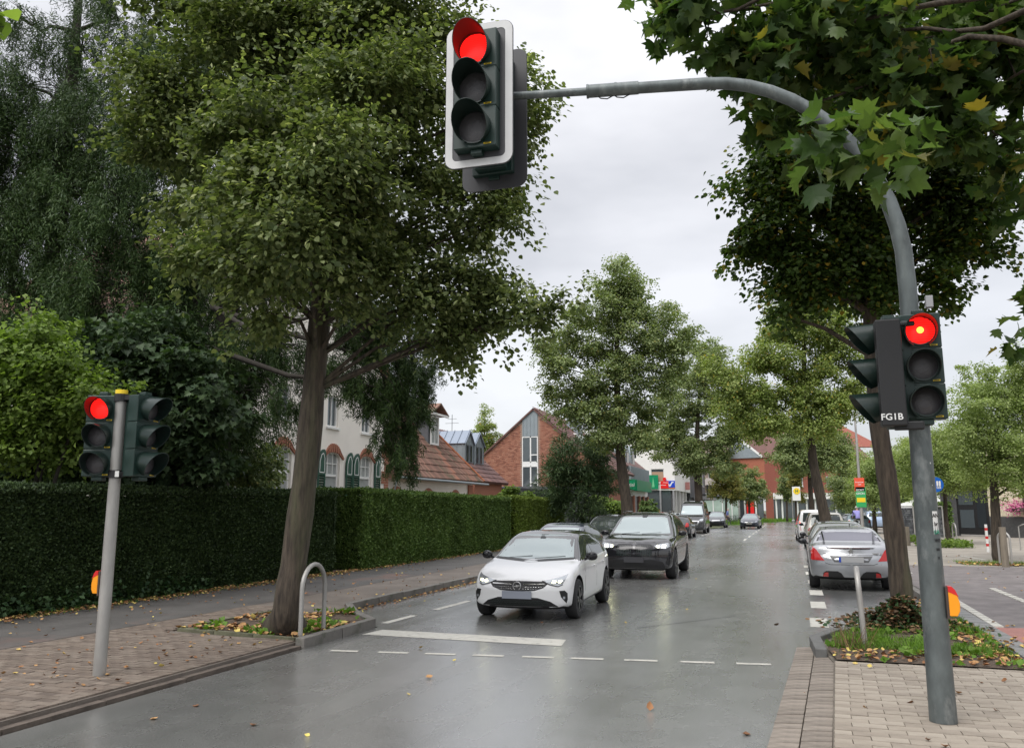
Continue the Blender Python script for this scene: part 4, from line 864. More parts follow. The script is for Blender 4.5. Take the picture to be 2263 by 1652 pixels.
# --- low wing with the old clay tile roof and dormer
W1 = thing('house_wing', 'low wing with moss-stained clay tile roof, half-round windows and a small dormer', 'house', (-20, 39, 0))
q = MB(); q.bb((-17.6, 33.2, 0), (-17.3, 44.4, 3.15)); q.bb((-17.6, 44.1, 0), (-25, 44.4, 3.15)); q.build('wall', M['render'], W1, world=True)
E0, E1, R1, R0_ = (-16.7, 33.3, 3.22), (-16.9, 45.1, 3.30), (-20.3, 40.7, 7.9), (-20.3, 33.3, 7.9)
q = MB(); plank(q, E0, E1, R1, R0_, .10); plank(q, E1, (-24, 45.1, 3.30), R1, R1, .10); q.build('roof', M['tile_red'], W1, world=True)
tilefield(W1, E0, E1, R0_, R1, 13, 'tile_red', .25)
q = MB(); 
for i in range(16):
    a = Vector(E1).lerp(Vector(R1), i/16)+Vector((0, 0, .06)); b_ = Vector(E1).lerp(Vector(R1), (i+1.1)/16)+Vector((0, 0, .07)); q.tube([a, b_], [.12, .09], n=8)
q.build('hip_tiles', mat('orange hip tile', (.42, .15, .07), .8, var=.3, vscale=4), W1, world=True)
q = MB(); q.tube([(-16.62, 33.3, 3.16), (-16.62, 45.2, 3.16)], .06, n=8); q.tube([(-16.62, 33.3, 3.16), (-16.7, 33.25, 2.6), (-17.1, 33.3, 2.2), (-17.1, 33.3, 0)], .04, n=8); q.build('gutter', M['zinc'], W1, world=True, smooth=True)
q = MB(); q.bb((-17.28, 43.6, 0), (-17.2, 44.2, 3.1)); q.build('corner_bricks', M['brick'], W1, world=True)
for y in (34.6, 38.2, 41.8):
    q = MB(); TM = Matrix(((0, 1, 0, 0), (1, 0, 0, y), (0, 0, 1, 0), (0, 0, 0, 1)))
    q.prism([(-.8, 2.05)]+[(-.8*math.cos(PI*i/10), 2.05+.75*math.sin(PI*i/10)) for i in range(1, 10)]+[(.8, 2.05)], -17.31, -17.27, TM); q.build('brick_arch', M['brick'], W1, world=True)
    q = MB(); q.prism([(-.55, 1.3), (-.55, 2.05)]+[(-.55*math.cos(PI*i/10), 2.05+.5*math.sin(PI*i/10)) for i in range(1, 10)]+[(.55, 2.05), (.55, 1.3)], -17.27, -17.24, TM); q.build('half_round_window', M['pane_dark'], W1, world=True)
# dormer on the tiled roof
q = MB(); q.bb((-18.25, 40.1, 5.0), (-20.4, 41.6, 6.95)); dm = q.build('dormer', M['slategrey'], W1, world=True)
window(W1, Vector((-18.23, 40.85)), Vector((0, 1)), nIn, PI/2, 1.05, 5.2, 6.8, bars=(2, 1), pane='pane_curtain', rec=-.05, fw=.10)
q = MB(); plank(q, (-17.8, 39.7, 6.9), (-17.8, 40.85, 7.5), (-20.8, 40.85, 7.5), (-20.8, 39.7, 6.9), .08); plank(q, (-17.8, 42.0, 6.9), (-17.8, 40.85, 7.5), (-20.8, 40.85, 7.5), (-20.8, 42.0, 6.9), .08); q.build('dormer_roof', M['tile_red'], W1, world=True)
q = MB(); q.bb((-17.8, 39.75, 6.78), (-17.92, 41.95, 6.89)); q.build('white_soffit', M['white'], W1, world=True)
# aerial
q = MB(); q.tube([(0, 0, 0), (0, 0, 2.2)], .02, n=5); q.tube([(-.5, 0, 1.6), (.5, 0, 1.6)], .012, n=4); q.tube([(-.35, 0, 1.9), (.35, 0, 1.9)], .012, n=4); q.tube([(-.6, 0, .9), (.9, 0, .9)], .012, n=4)
an = thing('roof_aerial', 'thin television aerial standing on the roof left of the zinc dormers', 'aerial', tuple(P(998, 985, 56))); q.build('mast', M['plate_dark'], an)
# --- house with twin zinc dormers
Z1h = thing('dormer_house', 'brown-tiled house with two gabled blue-grey zinc dormers', 'house', (-20, 48, 0))
q = MB(); q.bb((-17.6, 45.5, 0), (-24, 50.4, 3.3)); q.build('wall', M['brick'], Z1h, world=True)
ZE0, ZE1, ZR0, ZR1 = (-17.2, 45.3, 3.35), (-17.2, 50.6, 3.35), (-21.0, 45.3, 6.75), (-21.0, 50.6, 6.75)
q = MB(); plank(q, ZE0, ZE1, ZR1, ZR0, .12); plank(q, (-24.8, 45.3, 3.35), (-24.8, 50.6, 3.35), ZR1, ZR0, .12); q.build('roof', M['tile_brown'], Z1h, world=True)
tilefield(Z1h, ZE0, ZE1, ZR0, ZR1, 12, 'tile_brown', .3)
for k, (y0, y1) in enumerate(((45.95, 47.45), (47.6, 49.25))):
    x = -18.45; q = MB(); q.bb((x, y0, 4.1), (-20.6, y1, 5.75)); TM = Matrix(((0, 1, 0, 0), (1, 0, 0, 0), (0, 0, 1, 0), (0, 0, 0, 1))); ym = (y0+y1)/2; q.prism([(y0, 5.75), (y1, 5.75), (ym, 6.5)], -20.5, x, TM)
    dmz = q.build('dormer', M['zinc'], Z1h, world=True); s_ = MB()
    for i in range(5): yy = y0+.02+i*(y1-y0-.07)/4; s_.bb((x, yy, 4.1), (x+.025, yy+.03, 5.75+.75*(1-abs(yy-ym)/((y1-y0)/2))))
    for i in range(5): s_.bb((x-.1-i*.4, y0-.03, 4.2+i*.35), (x-.13-i*.4, y0, 5.75))
    s_.build('standing_seam', M['zinc'], dmz, world=True)
    r_ = MB(); plank(r_, (x+.12, y0-.1, 5.7), (x+.12, ym, 6.55), (-20.9, ym, 6.55), (-20.9, y0-.1, 5.7), .05); plank(r_, (x+.12, y1+.05, 5.7), (x+.12, ym, 6.55), (-20.9, ym, 6.55), (-20.9, y1+.05, 5.7), .05)
    for i in range(5): r_.bar((x+.05-i*.5, y0-.1, 5.74), (x+.05-i*.5, ym, 6.6), .03, .03)
    r_.build('dormer_roof', mat('zinc roof', (.24, .28, .34), .45, metal=.4, var=.06), dmz, world=True)
    for f in (.30, .70):
        g = MB(); yy = y0+(y1-y0)*f; g.bb((x+.005, yy-.19, 4.55), (x+.03, yy+.19, 5.65)); wd_ = g.build('window', M['slategrey'], Z1h, world=True)
        g = MB(); g.bb((x+.03, yy-.13, 4.62), (x+.035, yy+.13, 5.58)); g.build('pane', M['pane_dark'], wd_, world=True)
q = MB(); q.tube([(-18.4, 47.52, 5.8), (-18.4, 47.52, 4.2), (-18.1, 47.52, 4.05)], .05, n=7); q.build('downpipe', M['zinc'], Z1h, world=True)
# --- flat slate-clad building
S1 = thing('slate_annex', 'low flat-roofed annex clad in black slate below the brick gable', 'building', (-15.5, 54, 0))
q = MB(); q.bb((-20, 55, 0), (-12.3, 58.9, 3.1)); q.bb((-20.2, 50.5, 0), (-16.4, 55, 3.1)); q.build('wall', M['slate'], S1, world=True)
q = MB(); q.bb((-20.3, 54.85, 3.1), (-12.2, 58.95, 3.32)); q.build('roof_edge', M['slategrey'], S1, world=True)
sl = MB(); sl.box((0, 0, 0), (.48, .03, .17)); slm = mesh_np('slate', sl.v, sl.f, M['slate'])
k = 0
for j in range(11):
    for i in range(16):
        if k < 290:
            o = newo('slate', slm, S1, wm(S1).inverted() @ Matrix.Translation((-19.7+i*.49+(j % 2)*.24, 54.985+random.uniform(-.006, .004), 1.35+j*.165)) @ Matrix.Rotation(R(-6), 4, 'X')); k += 1
# --- brick gable house, gable at Y=60
YG = 60.0; BG = thing('gable_house', 'red brick gable house with a tall narrow window strip and brown roof', 'house', (-17.5, 70, 0))
gx0, gx1, gxa, zl, zr, za = -23.2, -13.2, -18.35, 5.3, 4.9, 9.35
inside = lambda s, z: (z < zl+(za-zl)*s/(gxa-gx0) if s < gxa-gx0 else z < zr+(za-zr)*(gx1-gx0-s)/(gx1-gxa)) and not (3.93 < s < 5.22 and z > 3.15)
q = MB(); q.prism([(gx0, 0), (gx1, 0), (gx1, zr), (gxa, za), (gx0, zl)], YG+.02, YG+.35); q.build('wall', M['mortar'], BG, world=True); q = MB(); q.bb((gx1-.3, YG+.36, 0), (gx1, 72, zr)); q.build('side_wall', M['brick'], BG, world=True)
bricks(BG, (gx0, YG), (1, 0), 2.9, 9.4, gx1-gx0, inside, m='brick', out=(0, -1), proud=.0)
q = MB(); q.prism([(-19.25, 7.3), (-18.02, 7.3), (-18.02, za-.20), (-18.35, za-.02), (-19.25, 8.66)], YG-.035, YG+.02); zp = q.build('zinc_panel', M['zinc'], BG, world=True)
for i in range(4): s_ = MB(); s_.bb((-19.2+i*.29, YG-.06, 7.3), (-19.17+i*.29, YG-.03, 8.6+i*.12)); s_.build('standing_seam', M['zinc'], zp, world=True)
for z0, z1 in ((3.15, 5.02), (5.28, 7.28)):
    fr = MB(); fr.bb((-19.27, YG-.05, z0), (-19.21, YG+.01, z1)); fr.bb((-18.64, YG-.05, z0), (-18.54, YG+.01, z1)); fr.bb((-18.07, YG-.05, z0), (-18.0, YG+.01, z1)); fr.bb((-19.21, YG-.05, z0), (-18.07, YG+.005, z0+.08)); fr.bb((-19.21, YG-.05, z1-.07), (-18.07, YG+.005, z1))
    fr.bb((-18.54, YG-.045, z0+.55), (-18.07, YG+.004, z0+.63)); f_ = fr.build('window', M['white'], BG, world=True)
    g = MB(); g.bb((-19.21, YG-.02, z0+.08), (-18.07, YG-.01, z1-.07)); g.build('pane', M['pane'], f_, world=True)
q = MB(); q.bb((-19.27, YG-.045, 5.02), (-18.0, YG+.01, 5.28)); q.build('spandrel', M['white'], BG, world=True)
q = MB(); q.bb((-21.75, YG-.04, 4.55), (-21.55, YG, 4.75)); q.build('vent', M['white'], BG, world=True)
q = MB(); plank(q, (gx1+.5, YG-.15, zr-.25), (gxa, YG-.15, za+.15), (gxa, 72, za+.15), (gx1+.5, 72, zr-.25), .12); plank(q, (gx0-.4, YG-.15, zl-.25), (gxa, YG-.15, za+.15), (gxa, 72, za+.15), (gx0-.4, 72, zl-.25), .12); q.build('roof', M['tile_brown'], BG, world=True)
tilefield(BG, (gx1+.5, YG-.1, zr-.25), (gx1+.5, 72, zr-.25), (gxa, YG-.1, za+.15), (gxa, 72, za+.15), 18, 'tile_brown', .32)
q = MB(); q.bb((-17.4, 66.4, 7.9), (-16.4, 68.0, 10.0)); ch = q.build('chimney', M['zinc'], BG, world=True)
q = MB(); q.bb((-17.5, 66.3, 10.0), (-16.3, 68.1, 10.12)); q.build('chimney_cap', M['slategrey'], ch, world=True)
for (y, s) in ((64.5, .45), (66.5, .45), (69.6, .42)):   # roof windows
    t0 = s; X0, Zz0 = gx1+.5+(gxa-gx1-.5)*t0, zr-.25+(za+.15-zr+.25)*t0; X1, Zz1 = gx1+.5+(gxa-gx1-.5)*(t0+.2), zr-.25+(za+.15-zr+.25)*(t0+.2)
    f_ = MB(); nn_ = Vector((.60, 0, .8))*.12
    A_, B_, C2, D2 = (Vector(v)+nn_ for v in ((X0, y, Zz0), (X0, y+1.0, Zz0), (X1, y+1.0, Zz1), (X1, y, Zz1))); plank(f_, A_, B_, C2, D2, .1); fo = f_.build('roof_window', M['white'], BG, world=True)
    g = MB(); e = .12; plank(g, A_.lerp(C2, e)+nn_*.1, B_.lerp(D2, e)+nn_*.1, C2.lerp(A_, e)+nn_*.1, D2.lerp(B_, e)+nn_*.1, .02); g.build('pane', M['pane'], fo, world=True)
# --- shop with zinc upper storey and green sign
_T = Matrix.Translation((-3.0, -3.2, 0))
SH = thing('zinc_fronted_shop', 'shop with zinc-clad bay and dormers, white fascia and green sign', 'shop', (-11.5, 84, 0)); SH_loc = 1
q = MB(); q.bb((-13.5, 76, 0), (-10.6, 88.5, .4)); q.bb((-13.5, 76, 2.95), (-10.9, 88.5, 3.6)); q.build('wall', M['render2'], SH, world=True)
q = MB(); q.bb((-12.6, 78, 3.6), (-10.6, 88.5, 5.7)); q.build('zinc_bay', M['zinc'], SH, world=True)
for i in range(26): q = MB(); q.bb((-12.6+.4*(i % 5) if i < 5 else -10.6, 77.96 if i < 5 else 78.2+(i-5)*.5, 3.6), (-12.57+.4*(i % 5) if i < 5 else -10.57, 78.0 if i < 5 else 78.24+(i-5)*.5, 5.7)); q.build('standing_seam', M['zinc'], SH, world=True)
for y in (79.2, 82.2):
    q = MB(); q.bb((-13.2, y, 5.7), (-11.3, y+1.8, 7.2)); TM = Matrix(((0, 1, 0, 0), (1, 0, 0, 0), (0, 0, 1, 0), (0, 0, 0, 1))); q.prism([(y, 7.2), (y+1.8, 7.2), (y+.9, 7.9)], -13.2, -11.3, TM); dz_ = q.build('dormer', M['zinc'], SH, world=True)
    q = MB(); q.bb((-11.29, y+.35, 5.9), (-11.26, y+1.45, 7.1)); q.build('pane', M['pane_dark'], dz_, world=True)
q = MB(); plank(q, (-10.8, 77.5, 5.7), (-10.8, 88.4, 5.7), (-14, 88.4, 8.4), (-14, 77.5, 8.4), .1); q.build('roof', M['tile_brown'], SH, world=True)
for i, x in enumerate((-13.4, -12.7, -12.0, -11.3)):
    q = MB(); q.bb((x, 75.93, .4), (x+.08, 76.0, 2.95)); q.build('window_post', M['white'], SH, world=True)
q = MB(); q.bb((-13.4, 76.0, .4), (-10.95, 76.05, 2.95)); q.bb((-10.75, 76, .4), (-10.7, 88, 2.95)); q.build('pane', M['pane'], SH, world=True)
for y in (79, 82, 84.5, 87): q = MB(); q.bb((-10.72, y, .0), (-10.55, y+.5, 3.0)); q.build('brick_pier', M['brick'], SH, world=True)
SH.location = (-14.4, 80.8, 0)
# --- white bank building
BK = thing('bank_building', 'white rendered bank building with red and blue logo signs above the shop window', 'building', (-15, 97, 0))
YB = 89.0; xb0, xb1 = -24.0, -11.35
q = MB(); d_, n_, a_ = wallgrid(q, (xb0, YB), (xb1, YB), 3.75, 10.6, .35, [(5.4, 6.9, 7.2, 8.5), (7.1, 8.6, 7.2, 8.5), (10.1, 11.5, 4.6, 6.05)]); q.build('wall', M['render2'], BK, world=True)
window(BK, Vector((xb0+6.15, YB)), Vector((1, 0)), Vector((0, 1)), 0, 1.5, 7.2, 8.5, pane='pane_dark'); window(BK, Vector((xb0+7.85, YB)), Vector((1, 0)), Vector((0, 1)), 0, 1.5, 7.2, 8.5, bars=(2, 1), pane='pane_dark')
w_ = window(BK, Vector((xb0+10.8, YB)), Vector((1, 0)), Vector((0, 1)), 0, 1.4, 4.6, 6.05, pane='pane', sill=True)
q = MB(); q.bb((-13.82, YB+.11, 4.7), (-12.58, YB+.125, 5.75)); q.build('blind', mat('tan blind', (.42, .27, .18), .7), w_, world=True)
ops = [(y, y+.55, 5.6, 7.3) for y in (1.2, 2.6, 3.9, 6.6, 7.9, 9.9, 11.2)]
q = MB(); wallgrid(q, (xb1, YB+.001), (xb1, YB+14.5), 3.75, 8.4, .35, ops); q.build('wall', M['render2'], BK, world=True)
for o in ops:
    window(BK, Vector((xb1, YB+o[0]+.28)), Vector((0, 1)), nIn, PI/2, .55, 5.6, 7.3, pane='pane_curtain', rec=.08, sill=True)
q = MB(); q.bb((xb0, YB+.4, 0), (xb1-.4, YB+14, 3.7)); q.bb((xb0, YB+.36, 3.75), (xb1-.36, YB+14, 8.3)); q.build('core', M['plate_grey'], BK, world=True)
q = MB(); q.bb((xb0, YB+.15, .15), (xb1-.5, YB+.2, 3.75)); q.build('shop_window', M['pane'], BK, world=True)
for x in (-16, -14.4, -12.95, -11.55): q = MB(); q.bb((x-.09, YB, 0), (x+.09, YB+.14, 3.75)); q.build('column', M['plate_grey'], BK, world=True)
for y in (90.5, 93.5, 96.5, 99.5): q = MB(); q.bb((xb1-.35, y, 0), (xb1-.05, y+.3, 3.75)); q.build('column', M['render2'], BK, world=True)
q = MB(); q.bb((xb1-.38, YB+.3, .1), (xb1-.36, YB+14, 3.7)); q.build('shop_window', M['pane_dark'], BK, world=True)
q = MB(); q.bb((-13.75, YB+.1, .9), (-12.95, YB+.13, 1.7)); q.build('red_poster', M['red'], BK, world=True)
q = MB(); q.bb((xb0, YB-.1, 10.6), (xb1+.1, YB+14.6, 10.75)); q.build('roof', M['slategrey'], BK, world=True)
def logo(name, label, loc, M0, parts, cat='sign'):
    t = thing(name, label, cat, loc)
    for nm, mb, m in parts: mb.build(nm, m if not isinstance(m, str) else M[m], t)
    return t
def flat(polys, y0, y1):
    q = MB()
    for p in polys: q.prism(p, y0, y1)
    return q
circ = lambda cx, cz, r, n=14: [(cx+r*math.cos(2*PI*i/n), cz+r*math.sin(2*PI*i/n)) for i in range(n)]
red_s = mat('sign red', (.75, .012, .01), .4); blue = mat('sign blue', (.01, .06, .55), .4); orange_s = mat('sign orange', (.8, .2, .02), .4); green_s = mat('sign green', (.0, .24, .10), .4)
S_ = flat([circ(.0, 1.0, .19), [(-.42, .0), (.42, .0), (.42, .80), (-.42, .80)]], -.10, 0)
sS = logo('savings_bank_sign', 'red dotted letter S sign left of the blue sign on the white wall', tuple(P(1472, 1090, zd((-12.3, YB-.02, 4)))), None, [('letter', S_, red_s)])
q = flat([[(-.15, .60), (.42, .60), (.42, .64), (-.15, .64)], [(-.42, .34), (.15, .34), (.15, .38), (-.42, .38)]], -.104, -.10); q.build('letter_gap', M['white'], sS)
pV = P(1484.5, 1090, zd((-11.6, YB, 4))); sV = thing('cooperative_bank_sign', 'blue sign with a white winged V mark on the white bank wall', 'sign', (-11.95+.05, YB-.02, 4.05)); sS.location = (-12.45, YB-.02, 3.95); 
flat([[(-.55, 0), (.55, 0), (.55, .72), (-.55, .72)]], -.08, 0).build('panel', blue, sV)
flat([[(-.42, .62), (-.22, .62), (0, .26), (.22, .62), (.42, .62), (.42, .50), (.30, .50), (.07, .10), (-.07, .10), (-.30, .50), (-.42, .50)]], -.085, -.08).build('v_mark', M['white'], sV); flat([[(-.55, -.10), (.55, -.10), (.55, -.03), (-.55, -.03)]], -.07, 0).build('orange_line', orange_s, sV)
def text(s, size, m, parent, loc, rot=(PI/2, 0, 0), name='lettering', ext=.004, bold=False, world=False, sx=1):
    c = bpy.data.curves.new(name, 'FONT'); c.body = s; c.size = size; c.extrude = ext; c.align_x = 'CENTER'; c.align_y = 'CENTER'; c.offset = size*.015 if bold else 0
    o = bpy.data.objects.new(name, c); COL.objects.link(o); me = bpy.data.meshes.new_from_object(o.evaluated_get(bpy.context.evaluated_depsgraph_get())); bpy.data.objects.remove(o)
    me.materials.clear(); me.materials.append(m if not isinstance(m, str) else M[m]); n = newo(name, me, parent)
    mm = Matrix.Translation(Vector(loc)) @ Matrix.Rotation(rot[2], 4, 'Z') @ Matrix.Rotation(rot[0], 4, 'X') @ Matrix.Diagonal((sx, 1, 1, 1))
    n.matrix_local = (wm(parent).inverted() @ mm) if world else mm; return n
sgp = thing('green_sign', 'green box sign with white lettering on the zinc bay', 'sign', (-13.5, 80.3, 3.45))
q = MB(); q.bb((.02, -4.5, 0), (.35, 4, 1.0)); q.bb((-1.4, -5.6, .05), (.35, -5.5, 1.0)); q.build('panel', green_s, sgp); text('Provinzial', .45, 'white', sgp, (-.55, -5.62, .5))
sg2 = thing('green_banner', 'square green banner with pale drawing between zinc bay and white wall', 'sign', (-13.2, 88.85, 3.9))
q = MB(); q.bb((-1.55, -.06, 0), (.1, 0, 1.5)); q.build('panel', green_s, sg2); flat([[(-1.0, .2), (-.75, .2), (-.9, 1.2)], [(-.6, .2), (-.3, .2), (-.45, 1.3)]], -.07, -.06).build('drawing', mat('pale green', (.15, .5, .25), .5), sg2)
q = MB(); q.bb((.0, 0, 0), (.5, .25, .9)); rs = thing('projecting_sign', 'small red and white sign projecting from the street side of the bank', 'sign', (-11.3, 98, 4.0)); q.build('panel', mat('faded red', (.5, .22, .2), .5), rs)
# --- grey slate house with letters
SG = thing('grey_slate_house', 'narrow grey slate-hung house with tall windows between bank and balconies', 'house', (-14, 113, 0))
q = MB(); d_, n_, a_ = wallgrid(q, (-11.4, 103.7), (-11.4, 124), 3.2, 9.5, .3, [(7, 8.3, 5, 8.2), (10, 10.9, 6.4, 8.2), (12, 12.9, 5.4, 8.2), (16.5, 17.8, 5, 8.2)]); q.bb((-22, 103.7, 0), (-11.7, 104, 11)); q.bb((-11.75, 104, 0), (-11.6, 124, 3.2)); q.build('wall', M['slategrey'], SG, world=True)
for s0, s1, z0, z1 in [(7, 8.3, 5, 8.2), (10, 10.9, 6.4, 8.2), (12, 12.9, 5.4, 8.2), (16.5, 17.8, 5, 8.2)]: window(SG, Vector((-11.4, 103.7+(s0+s1)/2)), Vector((0, 1)), nIn, PI/2, s1-s0, z0, z1, sill=True, pane='pane_dark', rec=.08, fw=.12)
q = MB(); q.bb((-11.4, 109, 0), (-10.4, 124, .2)); q.bb((-11.4, 108, 3.0), (-9.9, 124, 3.35)); q.build('canopy', M['plate_grey'], SG, world=True)
text('LIL', 2.0, mat('letter black', (.02, .02, .02), .4), SG, (-9.8, 109.5, 4.1), rot=(PI/2, 0, R(12)), ext=.05, bold=True, world=True)
# --- apartment block with balconies
AP = thing('balcony_block', 'apartment block with balconies over a glass-fronted ground floor', 'building', (-12, 132, 0))
q = MB(); q.bb((-24, 131, 3.8), (-8.2, 140, 12.5)); q.build('wall', mat('beige wall', (.42, .33, .28), .8), AP, world=True)
for z in (5.4, 8.2):
    q = MB(); q.bb((-12.5, 129.5, z), (-8.4, 131, z+.15)); q.bb((-12.5, 129.5, z+.15), (-8.4, 129.55, z+1.1)); q.build('balcony', mat('balcony front', (.45, .40, .38), .7), AP, world=True)
    w_ = window(AP, Vector((-10.6, 130.95)), Vector((1, 0)), Vector((0, 1)), 0, 1.8, z+.2, z+2.3, bars=(2, 1), rec=-.03)
q = MB(); q.bb((-12.5, 130.9, 0), (-7.2, 131, 3.8)); q.build('shop_window', mat('green tinted shop window', (.38, .48, .42), .2, var=.2, vscale=.6), AP, world=True)
for x in (-11, -9.6, -8.2): q = MB(); q.bb((x, 130.8, 0), (x+.14, 130.9, 3.8)); q.build('window_post', M['white'], AP, world=True)
q = MB(); q.bb((-13, 130.4, 3.75), (-7.0, 131, 4.3)); q.build('fascia', M['plate_grey'], AP, world=True)
# --- far red brick corner house
FR = thing('corner_brick_house', 'red brick corner house at the end of the street with zinc gable and shop canopy', 'building', (-1, 140, 0))
c0 = Vector((-3.05, 131)); dL = Vector((-1, .42)).normalized(); dR = Vector((1, .30)).normalized()
def seg(mb, a, d, s0, s1, z0, z1, th=.3, off=0): p = a+d*(s0+s1)/2+Vector((-d.y, d.x))*(th/2+off)*(1 if d.x > 0 else -1); mb.box((p.x, p.y, (z0+z1)/2), (s1-s0, th, z1-z0), math.atan2(d.y, d.x))
mL = mat('lit brick', (.36, .125, .075), .85, var=.1, vscale=6); mR = mat('red brick wall', (.27, .085, .06), .85, var=.1, vscale=6)  # one brick in two tones; light on the left face put into colour
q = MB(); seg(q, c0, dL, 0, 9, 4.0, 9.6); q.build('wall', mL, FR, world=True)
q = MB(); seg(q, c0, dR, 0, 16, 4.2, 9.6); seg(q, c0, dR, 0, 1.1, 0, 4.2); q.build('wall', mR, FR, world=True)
core = MB(); core.v = []; 
pts_ = [c0+dL*9, c0+Vector((0, .5)), c0+dR*16]; q = MB(); q.cm = 0; q.prism([(0, 0)], 0, 0) if 0 else None
for z, s in ((5.2, 3.4), (5.2, 5.3), (5.2, 7.2), (5.2, 9.6), (5.2, 12), (7.9, 3.4), (7.9, 7.2), (7.9, 9.6), (7.9, 12)):
    p = c0+dR*s+Vector((dR.y, -dR.x))*.04; window(FR, p, dR, Vector((-dR.y, dR.x)), math.atan2(dR.y, dR.x), .75, z, z+1.5, bars=(2, 1), rec=-.02, sill=True)
zc_ = MB(); a3 = c0+dL*9; 
TMl = Matrix(((-dL.x, -dL.y, 0, 0), (-dL.y, dL.x, 0, 0), (0, 0, 1, 0), (0, 0, 0, 1)))
for s0, s1, z0, z1, z2 in ((0, 9, 9.6, 9.75, 12.6),):
    v = [c0+dL*0, c0+dL*9]; zc_.v = [(v[0].x, v[0].y, 9.6), (v[1].x, v[1].y, 9.6), (v[1].x, v[1].y, 12.9), (v[0].x*.45+v[1].x*.55, v[0].y*.45+v[1].y*.55, 12.9), (v[0].x, v[0].y+.3, 9.6)]
    k = Vector((dL.y, -dL.x))*-.3; zc_.v += [(a[0]+k.x, a[1]+k.y, a[2]) for a in zc_.v]; zc_.f = [(0, 1, 2, 3), (8, 7, 6, 5), (0, 3, 8, 5), (3, 2, 7, 8), (1, 0, 5, 6), (2, 1, 6, 7)]; zc_.m = [0]*6
zc_.build('zinc_gable', M['zinc'], FR, world=True)
q = MB(); g0 = c0+dL*4.9; plank(q, (c0.x-.2, c0.y-.2, 9.6), (c0.x+dR.x*16, c0.y+dR.y*16-.2, 9.6), (g0.x+dR.x*17, g0.y+dR.y*17+2, 14.2), (g0.x, g0.y, 13.4), .15); q.build('roof', M['tile_brown'], FR, world=True)
q = MB(); q.bar((c0.x-.25, c0.y-.3, 9.7), (g0.x, g0.y-.1, 13.5), .1, .3); q.bar((c0.x+3.0, c0.y+4, 12.6), (g0.x+4.2, g0.y+4.5, 15.3), .1, .25); q.build('verge_board', M['white'], FR, world=True)
q = MB(); plank(q, (c0.x+2.2, c0.y+6, 11.6), (c0.x+18, c0.y+11, 11.6), (c0.x+12, c0.y+15, 15.8), (c0.x-1.6, c0.y+11, 15.6), .15); q.build('rear_roof', mat('orange tile', (.26, .075, .05), .7, var=.2), FR, world=True)
q = MB(); seg(q, c0, dR, 1.3, 16, 3.3, 4.2, .5, -.5); seg(q, c0, dL, .2, 9, 3.4, 4.0, .3, -.1); q.build('canopy', M['render2'], FR, world=True)
q = MB(); seg(q, c0, dR, 1.2, 16, .2, 3.3, .05, .3); seg(q, c0, dL, .6, 9, .2, 3.4, .05, .3); q.build('shop_window', M['pane'], FR, world=True)
for s in (1.4, 2.3, 4.6, 6.0, 7.3, 8.6, 10.4, 12.4): q = MB(); seg(q, c0, dR, s, s+.22, .1, 3.3, .2, 0); q.build('column', M['white'], FR, world=True)
for s in (1.6, 3.4, 4.4, 6.2, 8.6): q = MB(); seg(q, c0, dL, s, s+.22, .1, 3.4, .2, 0); q.build('column', M['white'], FR, world=True)
text('A', .9, red_s, FR, (c0.x+dR.x*3.6, c0.y+dR.y*3.6-.75, 3.75), rot=(PI/2, 0, R(16)), ext=.03, bold=True, world=True)
for s, z0, z1, m in ((1.9, .9, 3.0, red_s), (7.4, 1.2, 2.6, blue)): q = MB(); seg(q, c0, dL, s, s+1.2, z0, z1, .08, -.25); q.build('shop_poster', m, FR, world=True)
# --- buildings behind the trees on the right far side
RB2 = thing('yellow_sign_shop', 'low glass-fronted shop with bright yellow sign seen behind the bent trunk', 'shop', (14, 136, 0))
q = MB(); q.bb((6.5, 137, 0), (34, 150, 6.5)); q.build('wall', mat('grey shop wall', (.26, .27, .25), .8, var=.2, vscale=.5), RB2, world=True)
for i in range(10): q = MB(); q.bb((7+i*2.6, 136.9, .3), (9.2+i*2.6, 137, 3.3)); q.build('pane', M['pane'], RB2, world=True)
q = MB(); q.bb((7.0, 136.6, 3.4), (10.6, 136.8, 4.8)); q.build('sign_panel', mat('yellow sign', (.75, .75, .02), .5), RB2, world=True)
# --- pale yellow tiled building right
YB_ = thing('yellow_brick_building', 'pale yellow clinker building with dark glazed entrance door at the right edge', 'building', (14, 56, 0))
yb = mat('pale clinker', (.68, .60, .45), .8, var=.08, vscale=6); dkt = mat('dark tile plinth', (.07, .07, .07), .5, var=.2, vscale=8)
# walls: entrance face and long face measured from the door and the corner
def gx(x, y): g = G(x, y, .12); return Vector((g.x, g.y))
cA, cB = Vector((9.6, 58)), Vector((11.7, 56.6)); cC = Vector((22, 42.5))
q = MB(); dE = (cB-cA).normalized(); L1 = (cB-cA).length
q.bar((cB.x, cB.y, 3.6), (cC.x, cC.y, 3.6), .3, 4.6); q.build('wall', yb, YB_, world=True)
q = MB(); q.bar((cB.x, cB.y, .65), (cC.x, cC.y, .65), .36, 1.3); q.build('plinth', dkt, YB_, world=True)
dF = (cC-cB).normalized(); outF = Vector((dF.y, -dF.x)); ins2 = lambda s, z: True
bricks(YB_, (cB.x+outF.x*.16, cB.y+outF.y*.16), (dF.x, dF.y), 1.35, 5.8, 9.0, ins2, bw=.30, bh=.11, m=None or 'brick_pale' if 0 else 'marking' if 0 else 'ybrick', limit=300, out=(outF.x, outF.y), proud=.012) if M.setdefault('ybrick', mat('yellow clinker', (.50, .42, .29), .75, island=((0, (.60, .52, .38)), (.5, (.70, .62, .46)), (1, (.76, .69, .54))))) else None
q = MB(); q.bar((cA.x-.3, cA.y+.2, 1.75), (cA.x+.5, cA.y-.33, 1.75), .3, 3.3); q.build('dark_pier', dkt, YB_, world=True)
